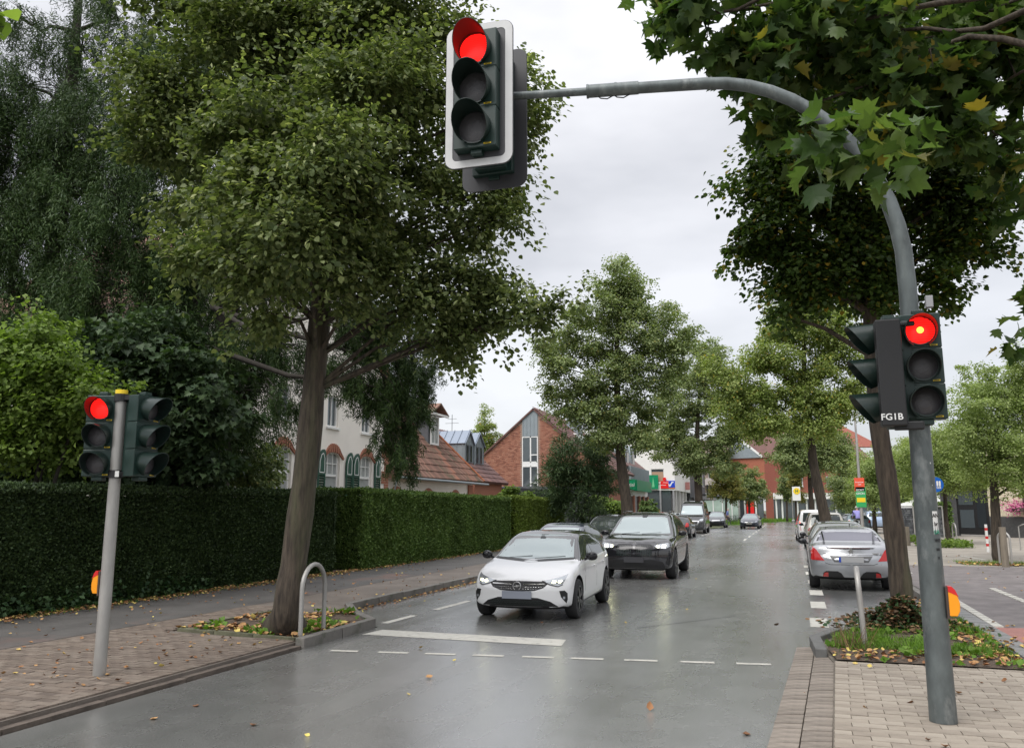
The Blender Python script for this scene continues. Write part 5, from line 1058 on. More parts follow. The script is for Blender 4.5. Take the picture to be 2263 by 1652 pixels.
q = MB(); q.bar((cA.x-.5, cA.y-.1, 3.55), (cB.x+.2, cB.y-.1, 3.55), 1.2, .25); q.build('canopy', M['plate_grey'], YB_, world=True)
q = MB(); a, b_ = cA.lerp(cB, .18), cA.lerp(cB, .98)
q.bar((a.x, a.y, 1.8), (b_.x, b_.y, 1.8), .12, 3.2); dr = q.build('door', M['black'], YB_, world=True)
outE = Vector((dE.y, -dE.x))*.08
for s0, s1, z0, z1, m in ((.28, .62, 2.0, 3.1, 'pane'), (.30, .62, .6, 1.7, 'pane'), (.70, .9, .6, 3.1, 'pane_dark')):
    a, b_ = cA.lerp(cB, s0)+outE, cA.lerp(cB, s1)+outE; q = MB(); q.bar((a.x, a.y, (z0+z1)/2), (b_.x, b_.y, (z0+z1)/2), .02, z1-z0); q.build('pane', M[m], dr, world=True)
q = MB(); q.bar((cA.x-.3, cA.y+.1, 5.2), (cB.x, cB.y+.1, 5.2), .2, 3.0); q.build('upper_wall', M['slategrey'], YB_, world=True)
q = MB(); q.bar((cA.x+.3, cA.y-.15, 4.6), (cB.x-.3, cB.y-.15, 4.6), .05, 1.3); q.build('upper_window', M['pane'], YB_, world=True)
for s in (.9,): q = MB(); a = cB+dF*s+outF*.2; q.bar((a.x, a.y, 4.4), (a.x+dF.x*.7, a.y+dF.y*.7, 4.4), .05, 1.5); q.build('window', M['pane_dark'], YB_, world=True)
q = MB(); a = cB+dF*2.4+outF*.2; q.bar((a.x, a.y, 3.4), (a.x+dF.x*.7, a.y+dF.y*.7, 3.4), .06, 4.6); q.tube([(a.x+dF.x, a.y+dF.y, 1), (a.x+dF.x, a.y+dF.y, 5.8)], .06, n=6); q.build('brown_panel', M['timber'], YB_, world=True)
a = cB+dF*2.2+outF*.5; fb = thing('flower_box', 'window box of pink flowers on the pale yellow wall', 'flower box', (a.x, a.y, 1.7)); q = MB(); q.box((0, 0, 0), (1.1, .3, .2), math.atan2(dF.y, dF.x)); q.build('box', M['timber'], fb)
pp = np.array([(a.x+random.gauss(0, .38), a.y+random.gauss(0, .2), 1.85+random.gauss(0, .22)) for _ in range(500)]); me = leaf_mesh('flowers', pp-np.array([a.x, a.y, 1.7]), rnd(500), rnd(500), .10+0*pp[:, 0], 'leaf', M['pink']); tag(linkobj(bpy.data.objects.new('flowers', me), fb), kind='stuff')
# more roofs glimpsed between the crowns
# ------------------------------------------------------------ traffic signals
M['visor_gloss'] = mat('visor black', (.009, .021, .017), .33)
M['lens_red'] = mat('lit red lens ', (.5, .01, .005), .35, emit=(1, .010, .008), est=2.2)
_n = M['lens_red'].node_tree.nodes; _l = M['lens_red'].node_tree.links; _w = _n.new('ShaderNodeTexWave'); _w.bands_direction = 'Z'; _w.inputs['Scale'].default_value = 16; _w.inputs['Distortion'].default_value = 1.2; _w.inputs['Detail'].default_value = 2; _w.inputs['Detail Scale'].default_value = 3
_c = _n.new('ShaderNodeTexCoord'); _l.new(_c.outputs['Object'], _w.inputs[0]); _r = _n.new('ShaderNodeMapRange'); _r.inputs['To Min'].default_value = .42; _r.inputs['To Max'].default_value = 1.5; _l.new(_w.outputs['Fac'], _r.inputs[0]); _l.new(_r.outputs[0], _n['Principled BSDF'].inputs['Emission Strength'])
M['border'] = mat('border white', (.56, .56, .56), .5, var=.06, vscale=6)
M['sticker'] = mat('sticker white', (.7, .7, .68), .5); M['green_text'] = mat('green print', (.02, .25, .15), .5)
def rrect(w_, h, r, n=5):
    p = []
    for cx, cz, a0 in ((w_/2-r, h/2-r, 0), (-w_/2+r, h/2-r, 90), (-w_/2+r, -h/2+r, 180), (w_/2-r, -h/2+r, 270)):
        for i in range(n+1): a = R(a0+90*i/n); p.append((cx+r*math.cos(a), cz+r*math.sin(a)))
    return p
def ring(mb, outer, inner, y, th=.003):
    n = len(outer); k = len(mb.v)
    for yy in (y, y+th):
        for p in outer: mb.v.append((p[0], yy, p[1]))
        for p in inner: mb.v.append((p[0], yy, p[1]))
    for i in range(n):
        j = (i+1) % n; mb.f += [(k+i, k+j, k+n+j, k+n+i), (k+i, k+2*n+i, k+2*n+j, k+j), (k+n+i, k+n+j, k+3*n+j, k+3*n+i)]; mb.m += [mb.cm]*3
def signal_head(parent, origin, yaw, s=.28, lit=None, backplate=None, label=None, visor=.24, ring_white=False, visor_open=55, vexp=1.25):
    """three lamps one above another; the head looks along its local -y"""
    M4 = wm(parent).inverted() @ Matrix.Translation(Vector(origin)) @ Matrix.Rotation(yaw, 4, 'Z')
    w_ = s*1.06; r = s*.385; dep = s*.50
    b = MB()
    for k in (1, 0, -1): b.box((0, dep/2, k*s), (w_, dep, s-.006))
    b.box((0, dep*.5, 0), (w_-.02, dep-.01, 3*s-.02)); b.box((0, dep+.03, 0), (w_*.75, .08, 3*s-.06)); b.box((0, dep*.5, 1.5*s+.018), (.09, .09, .04)); b.box((0, dep*.5, -1.5*s-.018), (.11, .11, .045))
    head = b.build('signal_head', M['housing'], parent, bevel=.008, label=label); head.matrix_local = M4
    if backplate:
        bw, bh = backplate; q = MB(); q.prism(rrect(bw, bh, .10), dep*.5+.02, dep*.5+.034); q.build('backing_plate', M['plate_dark'], head, bevel=.003)
        if ring_white: q = MB(); ring(q, rrect(bw-.012, bh-.012, .095), rrect(bw-.15, bh-.15, .045), dep*.5+.016, .004); q.build('white_border', M['border'], head)
    for k in (1, 0, -1):
        z = k*s; on = (lit == 1-k); q = MB()
        M0 = Matrix.Translation((0, 0, z))
        q.lathe([(0, -.030), (r*.35, -.028), (r*.7, -.020), (r, -.002), (r, .01)], 28, M0); q.build('lens', M['lens_red'] if on else M['lens_dark'], head, smooth=True, auto=60, label='lit red lamp' if on else None)
        if not on:   # ribbed glass
            pass
        q = MB(); q.lathe([(r+.012, .0), (r+.012, -.022), (r, -.022), (r, .0)], 28, M0); q.build('lens_ring', M['visor_gloss'], head, smooth=True, auto=30)
        v = MB(); R1 = r+.010; n = 30; a_lo, a_hi = R(-90+visor_open/2), R(270-visor_open/2); k0 = 0; lay = 5
        for rr, fl in ((R1, 1), (R1-.006, -1)):
            for i in range(n+1):
                a = a_lo+(a_hi-a_lo)*i/n; Ln = visor*(.16+.84*((1+math.sin(a))/2)**vexp)
                for j in range(lay): t = j/(lay-1); v.v.append((rr*math.cos(a)*(1+.03*t), -.018-Ln*t, z+rr*math.sin(a)*(1+.03*t)-.02*t))
            for i in range(n):
                for j in range(lay-1):
                    a_, b_ = k0+i*lay+j, k0+(i+1)*lay+j; v.f.append((a_, a_+1, b_+1, b_) if fl > 0 else (a_, b_, b_+1, a_+1)); v.m.append(0)
            k0 = len(v.v)
        h_ = k0//2
        for i in range(n): a_ = i*lay+lay-1; b_ = a_+lay; v.f.append((a_, b_, b_+h_, a_+h_)); v.m.append(0)
        v.build('visor', M['visor_gloss'], head, smooth=True, auto=50)
        q = MB(); q.box((w_*.30, -.002, z-s*.425), (.055 if s < .3 else .07, .004, .012)); st_ = q.build('maker_plate', M['yellow'], head); q = MB(); q.box((w_*.30, -.005, z-s*.425), (.04 if s < .3 else .05, .002, .005)); q.build('print', M['visor_in'], st_)
    return head
MB_ = Vector((1.06, 7.37, .10)); ud = Vector((-3.29, -.586, 0)).normalized()
mast = thing('traffic_light', 'tall curved galvanised signal mast with two red lamps lit, right foreground', 'traffic light', tuple(MB_))
q = MB(); pth = [(0, .0), (0, .6), (.0, 1.6), (.0, 2.6), (.0, 3.45)]+[(1.60-1.60*math.cos(R(a)), 3.60+1.86*math.sin(R(a))) for a in range(6, 91, 7)]+[(1.8, 5.462), (2.0, 5.464), (2.33, 5.466)]
pp_ = [MB_+ud*a+Vector((0, 0, z)) for a, z in pth]; rr_ = np.interp([z+a for a, z in pth], [0, 3.4, 5.6, 7.8], [.100, .072, .058, .052])
q.tube(pp_, list(rr_), n=24); q.build('pole', M['galv'], mast, world=True, smooth=True, auto=60)
A_ = lambda s, z=5.468: MB_+ud*s+Vector((0, 0, z))
q = MB(); q.tube([A_(2.20), A_(2.68)], .060, n=18); q.tube([A_(2.66), A_(2.68)], .065, n=18); q.tube([A_(2.40), A_(2.42)], .0645, n=18); q.build('arm_sleeve', M['galv'], mast, world=True, smooth=True, auto=40)
q = MB(); q.tube([A_(2.68), A_(3.55, 5.48)], .037, n=14); q.build('arm_end', M['galv'], mast, world=True, smooth=True, auto=60)
q = MB(); 
for s0 in (2.28, 2.43): q.tube([A_(s0, 5.41), A_(s0+.06, 5.38), A_(s0+.12, 5.39), A_(s0+.14, 5.41)], .006, n=5)
q.build('cable', M['black'], mast, world=True, smooth=True)
hc = P(1049, 195, 6.78); hy = math.atan2(0, 1)
signal_head(mast, hc, R(2), s=.385, lit=0, backplate=(.66, 1.42), ring_white=True, visor=.27, label='large overhead lamp head with white-bordered board, red lit')
h2 = signal_head(mast, hc+Vector((.0, .66, -.06)), R(180), s=.385, backplate=(.66, 1.42), visor=.27, label='overhead lamp head seen from behind')
q = MB(); c_ = hc+Vector((0, .33, 0)); q.box((c_.x, c_.y, 5.57), (.07, .28, .10)); q.tube([c_+Vector((0, 0, -.45)), c_+Vector((0, 0, .45))], .022, n=8); q.build('hanger', M['black'], mast, world=True)
px_ = MB_+Vector((.03, 0, 0))
hr = P(2038, 808, 6.42); signal_head(mast, hr, R(-2), s=.292, lit=0, visor=.20, label='lamp head on the pole, red lit')
q = MB(); q.lathe([(0, -.034), (.026, -.033), (.028, -.02)], 16, Matrix.Translation(hr+Vector((0, 0, .292)))); q.build('lamp_core', M['amber'], mast, world=True, smooth=True)
hs = P(1948, 822, 6.60); sh_ = signal_head(mast, hs, R(-84), s=.292, visor=.25, vexp=.75, label='lamp head turned to the left, seen from its side')
bx_ = P(1968, 822, 6.36); q = MB(); q.box((bx_.x, bx_.y+.05, bx_.z-.0), (.19, .14, .87)); q.box((bx_.x+.11, bx_.y+.06, bx_.z-.43), (.22, .06, .07)); q.box((bx_.x+.11, bx_.y+.06, bx_.z+.40), (.2, .04, .04)); bk_ = q.build('back_cover', M['black'], mast, world=True, bevel=.012)
text('FG1B', .072, M['white'], mast, (bx_.x-.02, bx_.y-.026, bx_.z-.365), world=True, bold=True, ext=.001)
jb = P(2052, 667, 6.5); q = MB(); q.box(tuple(jb), (.055, .06, .10)); q.build('junction_box', M['plate_grey'], mast, world=True, bevel=.004)
q = MB()
for z in (3.20,): q.tube([(MB_.x, MB_.y, z), (MB_.x, MB_.y, z+.018)], float(np.interp(z, [0, 3.4], [.098, .070]))+.006, n=20)
q.build('clamp_band', M['galv2'], mast, world=True, smooth=True, auto=40)
for (x, y, w_, h, m, tx) in ((2058, 1030, .03, .065, 'sticker', ''), (2060, 1053, .075, .05, 'plate_dark', ''), (2065, 1078, .035, .05, 'sticker', ''), (2071, 1185, .052, .40, 'sticker', 'note')):
    c = P(x, y, 6.5); dirv = Vector((c.x-MB_.x, c.y-MB_.y)); rz_ = math.radians(38); rad_ = float(np.interp(c.z, [0, 3.4], [.098, .070]))+.002
    p_ = Vector((MB_.x+math.sin(rz_)*rad_, MB_.y-math.cos(rz_)*rad_, c.z)); q = MB(); n_ = 5
    for i in range(n_):   # bent round the pole
        a0_, a1_ = rz_+(i/n_-.5)*w_/rad_, rz_+((i+1)/n_-.5)*w_/rad_
        q.q((MB_.x+math.sin(a0_)*rad_, MB_.y-math.cos(a0_)*rad_, c.z-h/2), (MB_.x+math.sin(a1_)*rad_, MB_.y-math.cos(a1_)*rad_, c.z-h/2), (MB_.x+math.sin(a1_)*rad_, MB_.y-math.cos(a1_)*rad_, c.z+h/2), (MB_.x+math.sin(a0_)*rad_, MB_.y-math.cos(a0_)*rad_, c.z+h/2))
    so_ = q.build('sticker', M[m], mast, world=True)
    if tx:
        for i, (t_, mm) in enumerate((('AN', 'black'), ('br', 'black'), ('GR', 'green_text'), ('WI', 'black'), ('se', 'black'), ('x', 'black'))):
            a_ = rz_-.02; text(t_, .042, M[mm], so_, (MB_.x+math.sin(a_)*(rad_+.003), MB_.y-math.cos(a_)*(rad_+.003), c.z+.165-i*.065), rot=(PI/2, 0, a_), world=True, bold=True, ext=.0005)
def button(parent, c, side):
    M4 = wm(parent).inverted() @ Matrix.Translation(Vector(c)); q = MB()
    prof = [(0, -.10), (.055, -.10), (.075, -.06), (.078, .0), (.06, .07), (.03, .11), (0, .11)]
    q.prism([(side*x, z) for x, z in prof], -.045, .045); o = q.build('push_button', M['orange'], parent, bevel=.006); o.matrix_local = M4
    q = MB(); q.prism([(side*x, z) for x, z in ((.0, .085), (.055, .06), (.072, .045), (.05, .10), (.028, .125), (0, .125))], -.047, .047); q.build('red_cap', M['red'], o)
    q = MB(); q.box((side*-.008, 0, 0), (.02, .08, .24)); q.build('bracket', M['timber'], o)
button(mast, P(2094, 1330, 6.5), 1)
# left signal
LB = Vector((-6.62, 6.75, LZ)); lt = thing('traffic_light', 'straight galvanised signal pole with two lamp heads and yellow cap, on the left pavement', 'traffic light', tuple(LB))
top = P(270, 872, 8.38); q = MB(); q.tube([LB, LB+Vector((0, 0, 1.3)), Vector((LB.x, LB.y, top.z))], [.062, .060, .052], n=18); q.build('pole', M['galv2'], lt, world=True, smooth=True, auto=60)
q = MB(); q.tube([(LB.x, LB.y, top.z), (LB.x, LB.y, top.z+.05)], .062, n=16); q.build('pole_cap', M['yellow'], lt, world=True, smooth=True, auto=40)
hl = P(219, 962, 8.36); signal_head(lt, hl, R(22), s=.285, lit=0, visor=.20, label='left lamp head, red lit')
hq = P(326, 963, 8.40); signal_head(lt, hq, R(84), s=.285, visor=.24, vexp=.9, label='right lamp head turned towards the road')
q = MB(); 
for z in (hl.z+.40, hl.z-.40): q.bar((LB.x-.22, LB.y, z), (LB.x+.22, LB.y, z), .05, .05); q.tube([(LB.x, LB.y, z-.04), (LB.x, LB.y, z+.04)], .068, n=14)
q.build('bracket', M['black'], lt, world=True)
q = MB(); q.box((hl.x+.15, hl.y+.14, hl.z), (.02, .08, .86)); q.build('mounting_rail', M['housing'], lt, world=True)
q = MB(); q.box((LB.x+.08, LB.y-.06, hl.z-.40), (.05, .004, .06)); q.build('sticker', M['sticker'], lt, world=True)
button(lt, Vector((LB.x-.065, LB.y-.01, P(222, 1288, 8.38).z)), -1)
red_glow = None
# ------------------------------------------------------------ vehicles
KS = .945
M['tyre'] = mat('tyre', (.018, .018, .019), .75, var=.2, vscale=8)
M['rim_dark'] = mat('dark alloy', (.05, .05, .053), .3, metal=.7); M['rim'] = mat('alloy', (.45, .45, .46), .3, metal=.8)
M['chrome'] = mat('chrome', (.5, .5, .5), .22, metal=1); M['wsg'] = mat('windscreen', (.34, .39, .39), .06, metal=.55, spec=.8); M['sideg'] = mat('side glass', (.05, .06, .06), .04, metal=.3, spec=.9)
M['lampglass'] = mat('lamp glass', (.42, .44, .46), .12, metal=.5); M['lampon'] = mat('headlight on', (.9, .95, .7), .2, emit=(1.0, .98, .55), est=12); M['lampon2'] = mat('daytime lamp', (.9, .9, .7), .2, emit=(1.0, 1.0, .78), est=1.4)
M['tail'] = mat('tail lamp', (.42, .015, .015), .15, spec=.7); M['tailon'] = mat('brake lamp on', (.9, .05, .02), .2, emit=(1, .06, .02), est=4)
M['plate'] = mat('number plate blurred', (.26, .28, .33), .5); M['plate2'] = mat('number plate grey', (.40, .40, .40), .5); M['plate3'] = mat('pale number plate', (.5, .48, .42), .5); M['eu'] = mat('plate blue', (.01, .06, .42), .5)
M['indicator'] = mat('wet grey trim', (.10, .10, .10), .4)
def paint(name, c, rough=.25, metal=0, coat=1.0): return mat(name, c, rough, metal=metal, coat=coat, var=.02, vscale=2)
def interp(pts, y):
    a = np.array(pts, float); return np.interp(y, a[:, 0], a[:, 1])
class Car:
    def __init__(s, name, label, cat, loc, rz, sp, paintm, group=None, roofm=None, detail=2):
        s.sp = sp; s.t = thing(name, label, cat, loc, rz, group); s.t.scale = (KS,)*3; s.L = sp['L']; s.hw = sp['W']/2; s.paint = paintm
        s.body(paintm, roofm, detail); s.wheels(detail)
    def body(s, pm, rm, detail):
        sp = s.sp; L = s.L; hw = s.hw; H = max(z for y, z in sp['top']); n = 40 if detail > 1 else 24
        ys = np.unique(np.concatenate([np.array([0, .02, .06, .13, .24]), np.linspace(.36, L-.36, n), L-np.array([0, .02, .06, .13, .24])]))
        top = interp(sp['top'], ys); belt = interp(sp['belt'], ys); wid = interp(sp.get('wid', [(0, .90), (.06, .94), (.25, .975), (.8, 1), (L-.8, 1), (L-.25, .97), (L-.05, .93), (L, .89)]), ys)*hw; bot = interp(sp.get('bot', [(0, .22), (.3, .17), (L-.4, .19), (L, .30)]), ys)
        rt_ = sp.get('tumble', .20); secs = []
        for y, zt, zb_, w_, z0 in zip(ys, top, belt, wid, bot):
            zs = min(zb_, zt-.055); t = min(1, max(0, (zt-zb_)/(H-zb_))); we = w_*(.86-(rt_-.0)*t*.75+.06*(1-t)); ze = zt-(.035+.03*t)
            zm = z0+(zs-z0)*.55
            P_ = [(0, z0), (w_*.55, z0), (w_*.86, z0+.01), (w_*.965, z0+.06), (w_*.985, z0+.20*(zs-z0)+.03), (w_, zm), (w_*.992, zs-.10*(zs-z0)), (w_*.955, zs), ]
            a, b_ = (w_*.955, zs), (we, ze); P_ += [(a[0]*(1-u)+b_[0]*u+.018*math.sin(PI*u)*t, a[1]*(1-u)+b_[1]*u) for u in (.33, .66)]+[(we, ze), (we*.88, zt-.012-.01*t), (we*.5, zt-.002), (0, zt)]
            secs.append(P_)
        k = len(secs[0]); V = []; F = []; Ys = list(ys)
        def ring_(sec, y): return [(x, y, z) for x, z in sec]+[(-x, y, z) for x, z in sec[-2:0:-1]]
        rings = []
        zc_f = sum(z for x, z in secs[0])/k; zc_r = sum(z for x, z in secs[-1])/k
        for sc_, dy in ((.25, -.018), (.55, -.016), (.82, -.010)): rings.append(ring_([(x*sc_, zc_f+(z-zc_f)*sc_) for x, z in secs[0]], dy))
        for sec, y in zip(secs, Ys): rings.append(ring_(sec, y))
        for sc_, dy in ((.82, .010), (.55, .016), (.25, .018)): rings.append(ring_([(x*sc_, zc_r+(z-zc_r)*sc_) for x, z in secs[-1]], L+dy))
        m_ = len(rings[0]); V = [p for r in rings for p in r]
        for i in range(len(rings)-1):
            for j in range(m_): a = i*m_+j; b_ = i*m_+(j+1) % m_; F.append((a, b_, b_+m_, a+m_))
        F.append(tuple(range(m_))[::-1]); F.append(tuple(range((len(rings)-1)*m_, len(rings)*m_)))
        V = np.array(V); y = V[:, 1].copy(); x = V[:, 0]; z = V[:, 2]
        tf = np.clip(1-y/1.3, 0, 1)**1.6; tr = np.clip(1-(L-y)/1.2, 0, 1)**1.6
        V[:, 1] += sp.get('bowf', .28)*np.abs(x/hw)**2.2*tf-sp.get('bowr', .16)*np.abs(x/hw)**2.4*tr
        tf2 = np.clip(1-y/.5, 0, 1); tr2 = np.clip(1-(L-y)/.5, 0, 1)
        V[:, 1] += tf2*interp(sp.get('nose', [(0, .12), (.3, .02), (.5, 0), (.7, .04), (.9, .14)]), z)-tr2*interp(sp.get('stern', [(0, .12), (.35, .02), (.6, 0), (.85, .03), (1.2, .08)]), z)
        V[:, 1] -= L/2; F = [f[::-1] for f in F]
        me = mesh_np('body', V, F, [pm, M['black'], rm or pm]); o = newo('body', me, s.t)
        sb = o.modifiers.new('s', 'SUBSURF'); sb.levels = sb.render_levels = 1
        cuts = []
        R1 = sp['wr']+.055
        if detail > 1:
            for wy in sp['axles']:
                for sx in (-1, 1):
                    q = MB(); q.lathe([(0, 0), (R1, 0), (R1, .36), (0, .36)], 28, Matrix.Translation((sx*(hw-.28) if sx > 0 else -hw+.28, wy-L/2, sp['wr']+.01)) @ Matrix.Rotation(-sx*PI/2, 4, 'Z'))
                    import bmesh as bm_; mc = mesh_np('cut', q.v, q.f, M['black']); bb = bm_.new(); bb.from_mesh(mc); bm_.ops.remove_doubles(bb, verts=bb.verts, dist=1e-5); bm_.ops.recalc_face_normals(bb, faces=bb.faces); bb.to_mesh(mc); bb.free()
                    c = newo('cut', mc, s.t); cuts.append(c); bo = o.modifiers.new('b', 'BOOLEAN'); bo.object = c; bo.operation = 'DIFFERENCE'; bo.solver = 'EXACT'
        bpy.context.view_layer.update(); me2 = evalmesh(o); o.modifiers.clear(); o.data = me2
        for c in cuts: bpy.data.objects.remove(c)
        P0 = np.empty(len(me2.polygons)*3); me2.polygons.foreach_get('center', P0); P0 = P0.reshape(-1, 3); N0 = np.empty(len(me2.polygons)*3); me2.polygons.foreach_get('normal', N0); N0 = N0.reshape(-1, 3)
        mi = np.zeros(len(P0), int); bl = interp(sp['belt'], P0[:, 1]+L/2)
        if rm: mi[(P0[:, 2] > bl+.03) & (P0[:, 1]+L/2 > 1.12)] = 2
        mi[(P0[:, 2] < sp.get('blackz', .24))] = 1; mi[N0[:, 2] < -.75] = 1
        for wy in sp['axles']:
            d = np.hypot(P0[:, 1]-(wy-L/2), P0[:, 2]-(sp['wr']+.01)); mi[(d < R1+.002) & (np.abs(P0[:, 0]) < hw-.01) & ((np.abs(N0[:, 0]) < .6) | (np.abs(P0[:, 0]) < hw-.2)) & (P0[:, 2] < R1*2+.1)] = 1
        me2.materials.clear(); [me2.materials.append(m) for m in (pm, M['black'], rm or pm)]
        me2.polygons.foreach_set('material_index', mi.astype(np.int32)); me2.polygons.foreach_set('use_smooth', np.ones(len(P0), bool)); me2.set_sharp_from_angle(angle=R(38)); me2.update()
        s.o = o; s.bvh = BVHTree.FromPolygons([v.co[:] for v in me2.vertices], [p.vertices[:] for p in me2.polygons]); s.H = H
    def patch(s, name, poly, axis, m, off=.004, mirror=False, parent=None, thick=.014, dens=.07, label=None, closed=True):
        """poly: outline as seen along an axis ('f' front, 'r' rear: x,z; 's' side: y from the front,z; 't' top x,y)"""
        outs = []
        for sg in ((1, -1) if mirror else (1,)):
            pl = []
            n = len(poly)
            for i in range(n):
                a = Vector(poly[i]); b = Vector(poly[(i+1) % n]); kk = max(1, int((b-a).length/dens)); pl += [a.lerp(b, j/kk) for j in range(kk)]
            pts = [Vector(p) for p in pl]; m_ = len(pts); mnx, mxx = min(p.x for p in pl), max(p.x for p in pl); mny, mxy = min(p.y for p in pl), max(p.y for p in pl)
            x = mnx+dens/2
            while x < mxx:
                y = mny+dens/2
                while y < mxy:
                    if inpoly(x, y, pl) and min((Vector((x, y))-p).length for p in pl) > dens*.35: pts.append(Vector((x, y)))
                    y += dens
                x += dens
            vs, _, fs, ov, _, _ = delaunay_2d_cdt(pts, [], [list(range(m_))], 1, 1e-5)
            V3 = []
            for v in vs:
                if axis in 'fr': o_ = Vector((v.x*sg, -6 if axis == 'f' else 6, v.y)); d = Vector((0, 1 if axis == 'f' else -1, 0))
                elif axis == 's': o_ = Vector((4*sg, v.x-s.L/2, v.y)); d = Vector((-sg, 0, 0))
                else: o_ = Vector((v.x*sg, v.y-s.L/2, 5)); d = Vector((0, 0, -1))
                h, nr, _, _ = s.bvh.ray_cast(o_, d)
                if h is None: h, nr, _, _ = s.bvh.find_nearest(o_+d*4)
                V3.append((h-d*off, d))
            b = MB(); b.v = [tuple(p) for p, d in V3]; k = len(V3); b.v += [tuple(p+d*thick) for p, d in V3]
            flip = None; F = []
            for f in fs:
                f = list(f); a_, b_, c_ = (V3[i][0] for i in f[:3]); nn = (b_-a_).cross(c_-a_)
                if nn.dot(V3[f[0]][1]) > 0: f = f[::-1]
                F.append(tuple(f))
            ec = {}
            for f in F:
                for i in range(len(f)): e = (f[i], f[(i+1) % len(f)]); ec[e] = 1
            for (a_, b_) in list(ec):
                if (b_, a_) not in ec: F.append((b_, a_, a_+k, b_+k))
            b.f = F; b.m = [0]*len(F); o = b.build(name, m if not isinstance(m, str) else M[m], parent or s.t, smooth=True, auto=35, label=label); outs.append(o)
        return outs
    def wheels(s, detail):
        sp = s.sp; wr = sp['wr']; ww = sp.get('ww', .21); rimm = M[sp.get('rim', 'rim')]
        for wy in sp['axles']:
            for sx in (-1, 1):
                M4 = Matrix.Translation((sx*(s.hw-ww/2+.0), wy-s.L/2, wr)) @ Matrix.Rotation(-sx*PI/2, 4, 'Z')
                e = bpy.data.objects.new('wheel', None); e.empty_display_size = .1
                q = MB(); q.lathe([(wr*.66, -ww/2), (wr*.93, -ww/2), (wr, -ww*.36), (wr, ww*.36), (wr*.93, ww/2), (wr*.66, ww/2), (wr*.64, ww*.3), (wr*.64, -ww*.3), (wr*.66, -ww/2)], 30)
                t = q.build('wheel', M['tyre'], s.t, smooth=True, auto=40); t.matrix_local = M4; t.name = 'wheel'
                bpy.data.objects.remove(e)
                q = MB(); q.lathe([(wr*.66, ww*.47), (wr*.60, ww*.40), (wr*.58, ww*.1), (0, ww*.08)], 26); bk = q.build('brake_disc', M['black'], t, smooth=True, auto=40)
                q = MB(); q.lathe([(wr*.665, ww*.46), (wr*.665, ww*.50), (wr*.61, ww*.49), (wr*.61, ww*.40)], 26); q.lathe([(0, ww*.44), (wr*.13, ww*.44), (wr*.15, ww*.36)], 12)
                if detail > 1:
                    for i in range(5):
                        for da in (-.13, .13):
                            a = 2*PI*i/5+da*.3; a2 = 2*PI*i/5+da*1.6; q.bar((math.cos(a)*wr*.10, ww*.41, math.sin(a)*wr*.10), (math.cos(a2)*wr*.62, ww*.45, math.sin(a2)*wr*.62), .045, .03, up=(0, 1, 0))
                q.build('rim', rimm, t, smooth=True, auto=40)
    def gw(s, y, z): # half width of the glasshouse
        sp = s.sp; b = interp(sp['belt'], y); t = min(1, max(0, (z-b)/(s.H-b))); return s.hw*(.955*(1-t)+(.86-sp.get('tumble', .20)*.75)*t)
    def glass(s, ws, rw, side, bp=(), wsm='wsg', rwm='sideg'):
        """ws: (z low, z high) of the windscreen; rw the same behind; side: (y0,y1 at belt, y0,y1 at top, z low, z high)"""
        if ws: z0, z1, e0, e1 = ws; s.patch('windscreen', [(-e0, z0), (-e0*.5, z0-.02), (0, z0-.028), (e0*.5, z0-.02), (e0, z0), (e1, z1-.015), (e1*.5, z1), (0, z1+.004), (-e1*.5, z1), (-e1, z1-.015)], 'f', wsm)
        if rw: z0, z1, e0, e1 = rw; s.patch('rear_window', [(-e0, z0), (e0, z0), (e1, z1), (-e1, z1)], 'r', rwm)
        if side:
            y0, y1, u0, u1, z0, z1 = side; cuts = [0]+list(bp)+[1]; g = .035/(y1-y0)
            for i in range(len(cuts)-1):
                a, b = cuts[i]+(g if i else 0), cuts[i+1]-(g if i < len(cuts)-2 else 0)
                lo = lambda t: (y0+(y1-y0)*t, z0+(.03*t)); hi = lambda t: (u0+(u1-u0)*min(1, max(0, ((y0+(y1-y0)*t)-u0)/(u1-u0))), z1)
                pl = [lo(a), lo(b)]
                if i == len(cuts)-2: pl += [(u1, z1-.03), (u1-.12, z1)]
                else: pl += [(y0+(y1-y0)*b, z1)]
                if i == 0: pl += [(u0, z1), ]
                else: pl += [(y0+(y1-y0)*a, z1)]
                s.patch('side_window', pl, 's', 'sideg', mirror=True)
    def mirrors(s, y, z, m, w_=.20):
        for sx in (-1, 1):
            q = MB(); q.box((0, 0, 0), (w_, .12, .15)); o = q.build('mirror', m, s.t, smooth=True, auto=180); sb = o.modifiers.new('s', 'SUBSURF'); sb.levels = sb.render_levels = 2; o.scale = (1.25, 1.25, 1.2); o.location = (sx*(s.hw+.10), y-s.L/2, z); o.rotation_euler = (0, 0, sx*.2)
            g = MB(); g.bar((sx*(s.hw-.03), y-s.L/2+.02, z-.06), (sx*(s.hw+.06), y-s.L/2, z-.02), .06, .04); g.build('mirror_arm', M['black'], s.t)
    def plate(s, end, z, m='plate', wd=.52, h=.115, eu=False):
        y = -s.L/2-.03 if end == 'f' else s.L/2+.03; sg = 1 if end == 'f' else -1
        hh, _, _, _ = s.bvh.ray_cast(Vector((0, -6*sg, z)), Vector((0, sg, 0))); y = hh.y-.02*sg
        q = MB(); q.box((0, y, z), (wd, .02, h)); o = q.build('number_plate', M[m], s.t)
        if eu: q = MB(); q.box((-sg*(wd/2-.022), y-sg*.012, z), (.044, .004, h)); q.build('blue_strip', M['eu'], o)
        return y
